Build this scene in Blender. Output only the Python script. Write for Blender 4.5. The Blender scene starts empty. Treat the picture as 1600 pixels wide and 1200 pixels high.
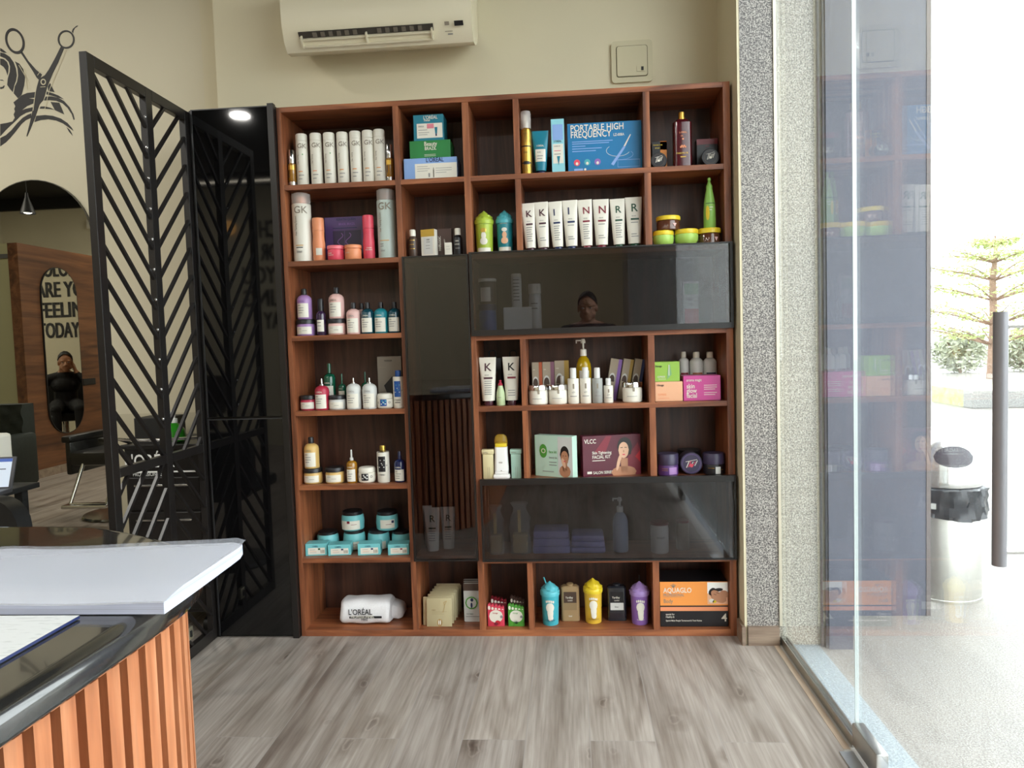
import bpy, bmesh, math, random
from mathutils import Vector, Matrix
random.seed(7)
PI = math.pi
scene = bpy.context.scene
col = scene.collection

# ------------------------------------------------------------------ camera
CAM = Vector((1.10850, -2.88092, 1.18089))
YAW, PITCH, ROLL = -0.0782728, 0.0576866, -0.0318829
cy, sy, cp, sp, cr, sr = math.cos(YAW), math.sin(YAW), math.cos(PITCH), math.sin(PITCH), math.cos(ROLL), math.sin(ROLL)
a = Vector((cy, -sy, 0)); b = Vector((sp*sy, sp*cy, cp)); fwd = Vector((cp*sy, cp*cy, -sp))
right = cr*a + sr*b; up = -sr*a + cr*b
cd = bpy.data.cameras.new('camera'); cam = bpy.data.objects.new('camera', cd); col.objects.link(cam)
cam.matrix_world = Matrix(((right.x, up.x, -fwd.x, CAM.x), (right.y, up.y, -fwd.y, CAM.y), (right.z, up.z, -fwd.z, CAM.z), (0, 0, 0, 1)))
cd.sensor_width = 36; cd.lens = 1150/1600*36; cd.clip_start = 0.005; cd.clip_end = 200
scene.camera = cam

# ------------------------------------------------------------------ world, exposure
w = bpy.data.worlds.new('sky'); scene.world = w; w.use_nodes = True
bg = w.node_tree.nodes['Background']; bg.inputs[0].default_value = (0.93, 0.97, 1.0, 1); bg.inputs[1].default_value = 7.0
vs = scene.view_settings
vs.view_transform = 'Standard'; vs.look = 'None'; vs.gamma = 1; vs.use_curve_mapping = False; vs.exposure = 0.0
scene.cycles.max_bounces = 10; scene.cycles.transparent_max_bounces = 16; scene.cycles.diffuse_bounces = 5; scene.cycles.glossy_bounces = 6

LAMP_POWER = 25.0
LAMPS = [(-1.73, -3.58), (-3.3, -1.6), (-1.7, -1.2), (-3.6, -4.4), (-5.2, -3.2), (0.55, -4.4), (-1.0, -5.0)]
CEIL = 3.3
def area(x, y, z, size, power, color=(1, .97, .89)):
    l = bpy.data.lights.new('lamp_light', 'AREA'); l.shape = 'DISK'; l.size = size; l.energy = power; l.color = color
    o = bpy.data.objects.new('lamp_light', l); o.location = (x, y, z); col.objects.link(o); return o

# ------------------------------------------------------------------ helpers
def lin(c):
    return tuple((v/12.92 if v <= .04045 else ((v+.055)/1.055)**2.4) for v in c)
def hexc(h):
    return lin(tuple(int(h[i:i+2], 16)/255 for i in (0, 2, 4)))
MATS = {}
def mat(name, hx, rough=.4, metal=0., spec=.5, noise=0.0, scale=20, trans=0., alpha=1., emit=0., coat=0.):
    if name in MATS: return MATS[name]
    m = bpy.data.materials.new(name); m.use_nodes = True; nt = m.node_tree; p = nt.nodes['Principled BSDF']
    c = hexc(hx)
    p.inputs['Base Color'].default_value = (*c, 1); p.inputs['Roughness'].default_value = rough
    p.inputs['Metallic'].default_value = metal; p.inputs['Specular IOR Level'].default_value = spec
    p.inputs['Transmission Weight'].default_value = trans; p.inputs['Alpha'].default_value = alpha
    p.inputs['Coat Weight'].default_value = coat
    if emit: p.inputs['Emission Color'].default_value = (*c, 1); p.inputs['Emission Strength'].default_value = emit
    if noise:
        tc = nt.nodes.new('ShaderNodeTexCoord'); n = nt.nodes.new('ShaderNodeTexNoise'); n.inputs['Scale'].default_value = scale; n.inputs['Detail'].default_value = 4
        nt.links.new(tc.outputs['Object'], n.inputs['Vector'])
        r = nt.nodes.new('ShaderNodeValToRGB'); r.color_ramp.elements[0].position = .3; r.color_ramp.elements[1].position = .7
        r.color_ramp.elements[0].color = (*[v*(1-noise) for v in c], 1); r.color_ramp.elements[1].color = (*[min(1, v*(1+noise)) for v in c], 1)
        nt.links.new(n.outputs['Fac'], r.inputs['Fac']); nt.links.new(r.outputs['Color'], p.inputs['Base Color'])
    MATS[name] = m; return m
PAL = dict(cream='e0dccf', black='17161a', greyw='cfd0cc', chrome='c9c9c9', taupe='8d8373', orange='e08a2a', peach='e79468', grey_text='8a8a88', green_p='3f9a4a',
 sky_box='86a9df', green_box='1f7d3d', teal_box='16788e', navy='1d2b55', gold='c9a24a', aqua_box='8fd0dc', pink_text='d77f8c', blue_device='1573a8', yellow='e2c62c',
 dark_red='6e1420', wine_glass='4a0f18', clear='cfc9c4', gold_text='d0a05a', purple_box='574173', violet_text='7d5a9c', purple_dark='33284a', coral='d8485c', coral_l='e8707c',
 mint_grey='b9c6bf', brown_cap='8a5a48', brown_lab='4a382e', gold_l='c8a850', brown_box='4a3530', lime='a6bb3c', teal_cup='1f8390', teal_l='4ba7b1', plum='4a2733', maroon='7d2233',
 dgreen='1d4a33', lime_l='a9cf62', amber_jar='5a3524', lime_d='8cbf58', lilac='a47eb4', violet_glass='33213f', blush='dcb3ac', teal_glass='0f4250', coral_d='b9304e', crimson='b02c44',
 bottle_green='12563f', greige='857c70', blue_cap='1d4f96', honey='d5b06a', navy_glass='1b2550', turq='72bfc3', teal_b='3fa6b4', teal_bl='58b6c2', yellow_c='d9b13a', violet_c='8a64ae',
 violet_l='a487c4', beige_tin='a08560', beige_d='8f7857', navy_tin='20222a', orange_box='f09a4a', pale_green='c3d6a8', beige_box='a79a86', orange_s='b65a38', mauve='84586c', gold_s='a8893c',
 silverw='d5d5d2', clear_grey='9a9c98', peach_l='eab48e', lime_box='93bd4c', hotpink='c84a92', brown_o='a5674a', cream_y='d8cda0', mint_wax='a9cbbb', mint_box='bcdcca', wine_box='581a2c',
 purple_jar='54336e', purple_lid='37304a', greyblue='93a3bb', pinkred='cf3f55', leafgreen='4f9a3a', skin='b98464', skin_l='e0b394', hair='1c1512', white='f4f3ef', red='b8232f', sage='7fae7a', lilac_towel='8f8fc4', gold_pl='cbb37a')
def C(n):
    if n in ('chrome',): return mat('chrome', 'd8d8d8', .12, 1.)
    if n in ('gold', 'gold_l'): return mat(n, PAL[n], .28, .85)
    if n.endswith('_cap') and n not in PAL:
        return mat('tinted_cap_'+n[:-4], PAL[n[:-4]], .12, 0, .6, coat=.5)
    if n == 'amber_glass': return mat('amber_glass', '9a6a1c', .08, 0, .6, coat=.6)
    if n == 'oil': return mat('yellow_oil', 'c9a512', .08, 0, .6, trans=.35)
    if n == 'clear': return mat('frosted_clear_plastic', 'e6dfda', .15, 0, .5, alpha=.38)
    if n in ('teal_glass', 'violet_glass', 'navy_glass', 'wine_glass', 'amber_jar', 'bottle_green', 'navy_tin'): return mat(n, PAL[n], .12, 0, .6, coat=.4)
    return mat(n, PAL.get(n, 'ff00ff'), .38)

def obj(name, verts, faces, m=None, parent=None, smooth=False, mats=None, idx=None, loc=None):
    me = bpy.data.meshes.new(name); me.from_pydata([tuple(v) for v in verts], [], [tuple(f) for f in faces]); me.validate()
    o = bpy.data.objects.new(name, me); col.objects.link(o)
    if mats:
        for x in mats: me.materials.append(x)
        if idx:
            for p, i in zip(me.polygons, idx): p.material_index = i
    elif m: me.materials.append(m)
    if smooth:
        me.polygons.foreach_set('use_smooth', [True]*len(me.polygons)); me.set_sharp_from_angle(angle=.65)
    if parent: o.parent = parent
    if loc is not None: o.location = loc
    return o
def tag(o, label=None, cat=None, group=None, kind=None):
    if label: o['label'] = label
    if cat: o['category'] = cat
    if group: o['group'] = group
    if kind: o['kind'] = kind
    return o
def thing(name, label, cat, loc=(0, 0, 0), rz=0, group=None):
    o = bpy.data.objects.new(name, None); o.empty_display_size = .05; col.objects.link(o); o.location = loc; o.rotation_euler = (0, 0, rz)
    return tag(o, label, cat, group)
class MB:
    def __init__(s): s.v = []; s.f = []; s.i = []
    def add(s, v, f, i=0):
        n = len(s.v); s.v += [tuple(x) for x in v]; s.f += [tuple(k+n for k in q) for q in f]; s.i += [i]*len(f); return s
    def box(s, x0, x1, y0, y1, z0, z1, i=0, b=0):
        if b and min(x1-x0, y1-y0, z1-z0) > 2.2*b:
            bm = bmesh.new(); bmesh.ops.create_cube(bm, size=1)
            for v in bm.verts: v.co = Vector((x0+(v.co.x+.5)*(x1-x0), y0+(v.co.y+.5)*(y1-y0), z0+(v.co.z+.5)*(z1-z0)))
            bmesh.ops.bevel(bm, geom=bm.edges[:], offset=b, segments=2, profile=.5, affect='EDGES')
            bm.verts.index_update(); V = [v.co.copy() for v in bm.verts]; F = [[v.index for v in f.verts] for f in bm.faces]; bm.free()
            return s.add(V, F, i)
        V = [(x, y, z) for x in (x0, x1) for y in (y0, y1) for z in (z0, z1)]
        return s.add(V, [(0, 1, 3, 2), (4, 6, 7, 5), (0, 4, 5, 1), (2, 3, 7, 6), (0, 2, 6, 4), (1, 5, 7, 3)], i)
    def tube(s, pts, r, seg=10, i=0, caps=True):
        pts = [Vector(p) for p in pts]; n = len(pts); V = []; F = []
        rr = r if isinstance(r, (list, tuple)) else [r]*n
        prev = None
        for k in range(n):
            t = (pts[min(k+1, n-1)]-pts[max(k-1, 0)]).normalized()
            if prev is None: u = t.orthogonal().normalized()
            else:
                u = prev - t*prev.dot(t); u = u.normalized() if u.length > 1e-6 else t.orthogonal().normalized()
            prev = u; w_ = t.cross(u)
            for q in range(seg):
                an = 2*PI*q/seg; V.append(pts[k]+(u*math.cos(an)+w_*math.sin(an))*rr[k])
        for k in range(n-1):
            for q in range(seg): F.append((k*seg+q, k*seg+(q+1) % seg, (k+1)*seg+(q+1) % seg, (k+1)*seg+q))
        if caps: F.append(tuple(range(seg-1, -1, -1))); F.append(tuple((n-1)*seg+q for q in range(seg)))
        return s.add(V, F, i)
    def bar(s, p0, p1, wx, t, i=0):
        # square bar in the YZ plane, wx thick along X
        p0 = Vector(p0); p1 = Vector(p1); d = (p1-p0).normalized(); n = Vector((0, -d.z, d.y))*t/2; x = Vector((wx/2, 0, 0))
        V = [p+sx*x+sn*n for p in (p0, p1) for sx in (-1, 1) for sn in (-1, 1)]
        return s.add(V, [(0, 1, 3, 2), (4, 6, 7, 5), (0, 4, 5, 1), (2, 3, 7, 6), (0, 2, 6, 4), (1, 5, 7, 3)], i)
    def lathe(s, prof, seg=28, sx=1, sy=1, i=0, c=(0, 0, 0), twist=0, lobes=0, amp=0):
        V = []; F = []; n = len(prof)
        for k, (r, z) in enumerate(prof):
            for q in range(seg):
                an = 2*PI*q/seg; R = r*(1+amp*math.cos(lobes*(an+twist*z))) if lobes else r
                V.append((c[0]+R*sx*math.cos(an), c[1]+R*sy*math.sin(an), c[2]+z))
        for k in range(n-1):
            for q in range(seg): F.append((k*seg+q, k*seg+(q+1) % seg, (k+1)*seg+(q+1) % seg, (k+1)*seg+q))
        F.append(tuple(range(seg-1, -1, -1))); F.append(tuple((n-1)*seg+q for q in range(seg)))
        return s.add(V, F, i)
    def ball(s, c, r, i=0, seg=14, rings=8):
        rx, ry, rz = r if isinstance(r, (tuple, list)) else (r, r, r)
        V = [(c[0], c[1], c[2]-rz)]; F = []
        for k in range(1, rings):
            ph = -PI/2+PI*k/rings
            for q in range(seg): an = 2*PI*q/seg; V.append((c[0]+rx*math.cos(ph)*math.cos(an), c[1]+ry*math.cos(ph)*math.sin(an), c[2]+rz*math.sin(ph)))
        V.append((c[0], c[1], c[2]+rz)); t = len(V)-1
        for q in range(seg):
            F.append((0, 1+(q+1) % seg, 1+q)); F.append((t, 1+(rings-2)*seg+q, 1+(rings-2)*seg+(q+1) % seg))
        for k in range(rings-2):
            for q in range(seg): F.append((1+k*seg+q, 1+k*seg+(q+1) % seg, 1+(k+1)*seg+(q+1) % seg, 1+(k+1)*seg+q))
        return s.add(V, F, i)
    def prism(s, poly, z0, z1, i=0):
        n = len(poly); V = [(x, y, z0) for x, y in poly]+[(x, y, z1) for x, y in poly]
        F = [tuple(range(n-1, -1, -1)), tuple(range(n, 2*n))]+[(k, (k+1) % n, n+(k+1) % n, n+k) for k in range(n)]
        return s.add(V, F, i)
    def prism_xz(s, poly, y0, y1, i=0):
        n = len(poly); V = [(x, y0, z) for x, z in poly]+[(x, y1, z) for x, z in poly]
        F = [tuple(range(n)), tuple(range(2*n-1, n-1, -1))]+[(k, n+k, n+(k+1) % n, (k+1) % n) for k in range(n)]
        return s.add(V, F, i)
    def prism_yz(s, poly, x0, x1, i=0):
        n = len(poly); V = [(x0, y, z) for y, z in poly]+[(x1, y, z) for y, z in poly]
        F = [tuple(range(n)), tuple(range(2*n-1, n-1, -1))]+[(k, n+k, n+(k+1) % n, (k+1) % n) for k in range(n)]
        return s.add(V, F, i)
    def xf(s, M):
        s.v = [tuple(M @ Vector(v)) for v in s.v]; return s
    def build(s, name, m=None, parent=None, smooth=False, mats=None, loc=None):
        o = obj(name, s.v, s.f, m, parent, smooth, mats, s.i, loc)
        bm = bmesh.new(); bm.from_mesh(o.data); bmesh.ops.recalc_face_normals(bm, faces=bm.faces[:]); bm.to_mesh(o.data); bm.free()
        return o
def struct(name, mb, m, **k):
    o = mb.build(name, m, **k); o['kind'] = 'structure'; return o
def boxs(name, dims, m, parent=None, b=0, smooth=False):
    return MB().box(*dims, b=b).build(name, m, parent, smooth=smooth)

TXT = {}
def text_polys(s):
    if s in TXT: return TXT[s]
    cu = bpy.data.curves.new('lettering', 'FONT'); cu.body = s; cu.size = 1; cu.resolution_u = 3; cu.fill_mode = 'FRONT'; cu.offset = .012
    o = bpy.data.objects.new('lettering', cu); me = bpy.data.meshes.new_from_object(o)
    V = [(v.co.x, v.co.y) for v in me.vertices]; F = [tuple(p.vertices) for p in me.polygons]
    wdt = max([v[0] for v in V] or [0])
    bpy.data.objects.remove(o); bpy.data.curves.remove(cu); bpy.data.meshes.remove(me)
    TXT[s] = (V, F, wdt); return TXT[s]

class Print:
    """flat printing laid on a surface; surf(u, v, off) -> point"""
    def __init__(s, surf, w, h, curved=False): s.surf = surf; s.w = w; s.h = h; s.mb = MB(); s.m = []; s.curved = curved
    def mi(s, c):
        if c not in s.m: s.m.append(c)
        return s.m.index(c)
    def rect(s, u0, v0, u1, v1, c, layer=0):
        n = max(1, int(math.ceil((u1-u0)*(14 if s.curved else 1)))); off = .0005+layer*.0004; V = []; F = []
        nv = 1
        for k in range(n+1):
            u = (u0+(u1-u0)*k/n)*s.w
            V += [s.surf(u, v0*s.h, off), s.surf(u, v1*s.h, off)]
        F = [(2*k, 2*k+2, 2*k+3, 2*k+1) for k in range(n)]
        s.mb.add(V, F, s.mi(c)); return s
    def ell(s, u, v, ru, rv, c, layer=1, a0=0):
        # ru, rv as fractions of the width
        n = 12; off = .0005+layer*.0004; V = []; ca, sa = math.cos(a0), math.sin(a0)
        for k in range(n+1):
            t = -1+2*k/n; hh = math.sqrt(max(0, 1-t*t))
            for sg in (-1, 1):
                x = t*ru*s.w; y = sg*hh*rv*s.w
                V.append(s.surf(u*s.w+x*ca-y*sa, v*s.h+x*sa+y*ca, off))
        s.mb.add(V, [(2*k, 2*k+2, 2*k+3, 2*k+1) for k in range(n)], s.mi(c)); return s
    def poly(s, pts, c, layer=1):
        off = .0005+layer*.0004
        s.mb.add([s.surf(u*s.w, v*s.h, off) for u, v in pts], [tuple(range(len(pts)))], s.mi(c)); return s
    def stroke(s, pts, t, c, layer=1):
        for (a_, b_) in zip(pts, pts[1:]):
            ax, ay, bx, by = a_[0]*s.w, a_[1]*s.h, b_[0]*s.w, b_[1]*s.h
            L = math.hypot(bx-ax, by-ay) or 1; nx, ny = -(by-ay)/L*t*s.w/2, (bx-ax)/L*t*s.w/2
            off = .0005+layer*.0004
            s.mb.add([s.surf(ax+nx, ay+ny, off), s.surf(ax-nx, ay-ny, off), s.surf(bx-nx, by-ny, off), s.surf(bx+nx, by+ny, off)], [(0, 1, 2, 3)], s.mi(c))
        return s
    def text(s, t, u, v, size, c, layer=2, vert=False):
        V, F, wd = text_polys(t); off = .0005+layer*.0004; k = size*s.w*1.12; kx = k*(.80 if len(t) > 2 else 1.15); k = k if len(t) > 2 else k*1.15
        if vert: P = [s.surf(u*s.w-y*k, v*s.h+x*kx, off) for x, y in V]
        else: P = [s.surf(u*s.w+x*kx, v*s.h+y*k, off) for x, y in V]
        s.mb.add(P, F, s.mi(c)); return s
    def build(s, parent, name='printing'):
        if not s.mb.f: return None
        return obj(name, s.mb.v, s.mb.f, None, parent, mats=[C(c) for c in s.m], idx=s.mb.i)

# ---------------------------------------------------------------- room materials
def nodes(name):
    m = bpy.data.materials.new(name); m.use_nodes = True; nt = m.node_tree; p = nt.nodes['Principled BSDF']
    def N(t, **k):
        n = nt.nodes.new('ShaderNode'+t)
        for a_, v in k.items():
            if a_ in n.inputs: n.inputs[a_].default_value = v
            else: setattr(n, a_, v)
        return n
    return m, nt, p, N, nt.links.new
def ramp(N, stops):
    r = N('ValToRGB'); e = r.color_ramp.elements
    while len(e) < len(stops): e.new(.5)
    for q, (pos, c) in zip(e, stops): q.position = pos; q.color = (*(hexc(c) if isinstance(c, str) else c), 1)
    return r
def wood(name, axis, dark, mid, light, scale=1.0, rough=.42):
    m, nt, p, N, L = nodes(name)
    tc = N('TexCoord'); mp = N('Mapping'); sc = {'x': (1.2, 14, 14), 'y': (14, 1.2, 14), 'z': (14, 14, 1.2)}[axis]
    mp.inputs['Scale'].default_value = [v*scale for v in sc]
    L(tc.outputs['Object'], mp.inputs['Vector'])
    n1 = N('TexNoise'); n1.inputs['Scale'].default_value = 1.6; n1.inputs['Detail'].default_value = 5; n1.inputs['Distortion'].default_value = 1.1
    n2 = N('TexNoise'); n2.inputs['Scale'].default_value = 9; n2.inputs['Detail'].default_value = 3
    L(mp.outputs[0], n1.inputs['Vector']); L(mp.outputs[0], n2.inputs['Vector'])
    r = ramp(N, [(.28, dark), (.5, mid), (.72, light)]); L(n1.outputs['Fac'], r.inputs['Fac'])
    r2 = ramp(N, [(.3, (.72, .72, .72)), (.7, (1, 1, 1))]); L(n2.outputs['Fac'], r2.inputs['Fac'])
    mx = N('Mix', data_type='RGBA', blend_type='MULTIPLY'); mx.inputs[0].default_value = .7
    L(r.outputs[0], mx.inputs[6]); L(r2.outputs[0], mx.inputs[7]); L(mx.outputs[2], p.inputs['Base Color'])
    p.inputs['Roughness'].default_value = rough
    return m
WX = wood('walnut_grain_along_x', 'x', '5a321f', '8e5334', 'b06e46')
WZ = wood('walnut_grain_upright', 'z', '5a321f', '8e5334', 'b06e46')
WBACK = wood('walnut_back_painted_shade', 'z', '38231c', '513429', '654335')  # darker walnut, shade inside the shelf is put into the colour
WPART = wood('walnut_partition', 'y', '43281a', '6a432a', '835637', .5)
DESKW = wood('salmon_slat_wood', 'z', 'a5613c', 'bd784f', 'cc8c64', 1.2)
TAN = wood('tan_baseboard', 'x', '7d6a5c', '93806f', 'a3917f')
TANY = wood('beige_strip', 'y', 'b09a84', 'c4ae96', 'd2bfa8')

def plaster(name, hx):
    m, nt, p, N, L = nodes(name); c = hexc(hx)
    tc = N('TexCoord'); n = N('TexNoise'); n.inputs['Scale'].default_value = 1.3; n.inputs['Detail'].default_value = 3
    L(tc.outputs['Object'], n.inputs['Vector']); r = ramp(N, [(.3, tuple(v*.95 for v in c)), (.7, tuple(min(1, v*1.03) for v in c))])
    L(n.outputs['Fac'], r.inputs['Fac']); L(r.outputs[0], p.inputs['Base Color']); p.inputs['Roughness'].default_value = .6
    n2 = N('TexNoise'); n2.inputs['Scale'].default_value = 180; bp = N('Bump'); bp.inputs['Strength'].default_value = .08; bp.inputs['Distance'].default_value = .002
    L(tc.outputs['Object'], n2.inputs['Vector']); L(n2.outputs['Fac'], bp.inputs['Height']); L(bp.outputs[0], p.inputs['Normal'])
    return m
WALL = plaster('cream_plaster', 'd9d0b2')
WALL2 = plaster('mural_wall_plaster', 'd8d0b6')
DADO = plaster('lower_wall_paint', 'c9c1a6')
CEILM = mat('black_ceiling', '1b1a1a', .8)
BLACKG = mat('glossy_black_panel', '0b0b0c', .035, 0, .55)
BLACKP = mat('black_powder_coat', '1a1716', .32, 0, .5)
BLACKM = mat('matt_black', '131313', .55)
BLACKL = mat('black_leather', '161616', .38, 0, .5, noise=.2, scale=60)
GREENL = mat('dark_green_tufted_fabric', '1d2624', .6, noise=.2, scale=40)
ALU = mat('aluminium', 'b5b4b0', .3, 1.)
STEEL = mat('stainless_steel', 'd0d0ce', .18, 1.)
GREYM = mat('handle_grey_metal', '8b8b90', .35, .2)
WHITEP = mat('white_plastic', 'e8e4d6', .3)
MIRROR = mat('mirror_silver', 'd2d0c6', .0, 1.)
PAPER = mat('paper', 'e6e7ea', .6)

def granite(name, cols, scale=210, rough=.35, stain=True):
    m, nt, p, N, L = nodes(name); tc = N('TexCoord')
    n = N('TexNoise'); n.inputs['Scale'].default_value = scale; n.inputs['Detail'].default_value = 2
    v = N('TexVoronoi'); v.inputs['Scale'].default_value = scale*.7
    L(tc.outputs['Object'], n.inputs['Vector']); L(tc.outputs['Object'], v.inputs['Vector'])
    r = ramp(N, [(.35, cols[0]), (.5, cols[1]), (.63, cols[2])]); L(n.outputs['Fac'], r.inputs['Fac'])
    big = N('TexNoise'); big.inputs['Scale'].default_value = 2.2; big.inputs['Detail'].default_value = 4; L(tc.outputs['Object'], big.inputs['Vector'])
    rb = ramp(N, [(.3, (.8, .8, .82)), (.7, (1.0, .98, .95))]); L(big.outputs['Fac'], rb.inputs['Fac'])
    mx = N('Mix', data_type='RGBA', blend_type='MULTIPLY'); mx.inputs[0].default_value = .8
    L(r.outputs[0], mx.inputs[6]); L(rb.outputs[0], mx.inputs[7]); L(mx.outputs[2], p.inputs['Base Color'])
    p.inputs['Roughness'].default_value = rough
    return m
GRAN = granite('grey_granite', ('474546', '87837f', 'c4c0b8'))
GRAN2 = granite('granite_painted_reflection', ('66635c', '9a968a', 'c6c2b4'))  # same granite made paler, reflection on the glass put into its colour
TERR = granite('pavement_granite', ('66635f', '8a8782', 'a6a39d'), 200, .5)
THRE = granite('blue_grey_threshold_stone', ('7d8890', '94a1a8', 'a9b4b8'), 160, .5)
CTOP = granite('black_granite_worktop', ('1c1c1b', '232221', '2b2a28'), 300, .09)

def floor_mat():
    m, nt, p, N, L = nodes('grey_oak_laminate'); tc = N('TexCoord')
    mp = N('Mapping'); mp.inputs['Rotation'].default_value = (0, 0, PI/2); L(tc.outputs['Object'], mp.inputs['Vector'])
    br = N('TexBrick'); br.offset = .37; br.inputs['Color1'].default_value = (0, 0, 0, 1); br.inputs['Color2'].default_value = (1, 1, 1, 1)
    br.inputs['Mortar'].default_value = (.5, .5, .5, 1)
    br.inputs['Scale'].default_value = 1; br.inputs['Mortar Size'].default_value = .0012; br.inputs['Brick Width'].default_value = 1.22; br.inputs['Row Height'].default_value = .19
    L(mp.outputs[0], br.inputs['Vector'])
    # shift the grain per plank
    ad = N('VectorMath', operation='MULTIPLY_ADD'); ad.inputs[1].default_value = (7, 5, 9)
    L(br.outputs['Color'], ad.inputs[0]); L(tc.outputs['Object'], ad.inputs[2])
    mg = N('Mapping'); mg.inputs['Scale'].default_value = (11, .9, 10); L(ad.outputs[0], mg.inputs['Vector'])
    g = N('TexNoise'); g.inputs['Scale'].default_value = 1.0; g.inputs['Detail'].default_value = 6; g.inputs['Distortion'].default_value = .25; L(mg.outputs[0], g.inputs['Vector'])
    mg2 = N('Mapping'); mg2.inputs['Scale'].default_value = (120, 5, 10); L(ad.outputs[0], mg2.inputs['Vector'])
    g2 = N('TexNoise'); g2.inputs['Scale'].default_value = 1.0; g2.inputs['Detail'].default_value = 3; L(mg2.outputs[0], g2.inputs['Vector'])
    # cathedral rings
    mw = N('Mapping'); mw.inputs['Scale'].default_value = (5.0, .45, 1); L(ad.outputs[0], mw.inputs['Vector'])
    nw = N('TexNoise'); nw.inputs['Scale'].default_value = 1.; nw.inputs['Detail'].default_value = 1; L(mw.outputs[0], nw.inputs['Vector'])
    mu = N('Math', operation='MULTIPLY'); mu.inputs[1].default_value = 60; L(nw.outputs['Fac'], mu.inputs[0])
    si = N('Math', operation='SINE'); L(mu.outputs[0], si.inputs[0])
    rs = ramp(N, [(.0, (.74, .71, .69)), (.35, (1, 1, 1))]); 
    mr = N('MapRange'); mr.inputs[1].default_value = -1; mr.inputs[2].default_value = 1; L(si.outputs[0], mr.inputs[0]); L(mr.outputs[0], rs.inputs['Fac'])
    r = ramp(N, [(.26, '75685f'), (.40, '978d84'), (.52, 'a9a098'), (.8, 'b9b1a9')]); L(g.outputs['Fac'], r.inputs['Fac'])
    rf = ramp(N, [(.3, (.74, .72, .70)), (.65, (1, 1, 1))]); L(g2.outputs['Fac'], rf.inputs['Fac'])
    m1 = N('Mix', data_type='RGBA', blend_type='MULTIPLY'); m1.inputs[0].default_value = 1; L(r.outputs[0], m1.inputs[6]); L(rf.outputs[0], m1.inputs[7])
    m2 = N('Mix', data_type='RGBA', blend_type='MULTIPLY'); m2.inputs[0].default_value = .6; L(m1.outputs[2], m2.inputs[6]); L(rs.outputs[0], m2.inputs[7])
    # plank tint
    rt = ramp(N, [(0, (.86, .85, .85)), (1, (1.04, 1.03, 1.01))]); L(br.outputs['Color'], rt.inputs['Fac'])
    m3 = N('Mix', data_type='RGBA', blend_type='MULTIPLY'); m3.inputs[0].default_value = 1; L(m2.outputs[2], m3.inputs[6]); L(rt.outputs[0], m3.inputs[7])
    # knots
    mk = N('Mapping'); mk.inputs['Scale'].default_value = (3.6, 1.6, 1); L(ad.outputs[0], mk.inputs['Vector'])
    vk = N('TexVoronoi', voronoi_dimensions='2D'); vk.inputs['Scale'].default_value = 1.25
    nk = N('TexNoise'); nk.inputs['Scale'].default_value = 7; nk.inputs['Detail'].default_value = 3; L(tc.outputs['Object'], nk.inputs['Vector'])
    ak = N('VectorMath', operation='MULTIPLY_ADD'); ak.inputs[1].default_value = (.32, .32, 0); L(nk.outputs['Color'], ak.inputs[0]); L(mk.outputs[0], ak.inputs[2]); L(ak.outputs[0], vk.inputs['Vector'])
    nf = N('TexNoise'); nf.inputs['Scale'].default_value = 3.1; L(ad.outputs[0], nf.inputs['Vector'])
    kf = N('MapRange'); kf.inputs[1].default_value = .40; kf.inputs[2].default_value = .62; kf.inputs[4].default_value = .95; L(nf.outputs['Fac'], kf.inputs[0])

    rk = ramp(N, [(.0, (.25, .20, .18)), (.035, (.42, .37, .34)), (.055, (.85, .82, .80)), (.075, (.6, .56, .53)), (.20, (1, 1, 1))]); L(vk.outputs['Distance'], rk.inputs['Fac'])
    m4 = N('Mix', data_type='RGBA', blend_type='MULTIPLY'); L(kf.outputs[0], m4.inputs[0]); L(m3.outputs[2], m4.inputs[6]); L(rk.outputs[0], m4.inputs[7])
    # seams
    m5 = N('Mix', data_type='RGBA', blend_type='MIX'); L(br.outputs['Fac'], m5.inputs[0]); L(m4.outputs[2], m5.inputs[6]); m5.inputs[7].default_value = (.30, .27, .25, 1)
    L(m5.outputs[2], p.inputs['Base Color']); p.inputs['Roughness'].default_value = .42; p.inputs['Specular IOR Level'].default_value = .45
    return m
FLOOR = floor_mat()

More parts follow.
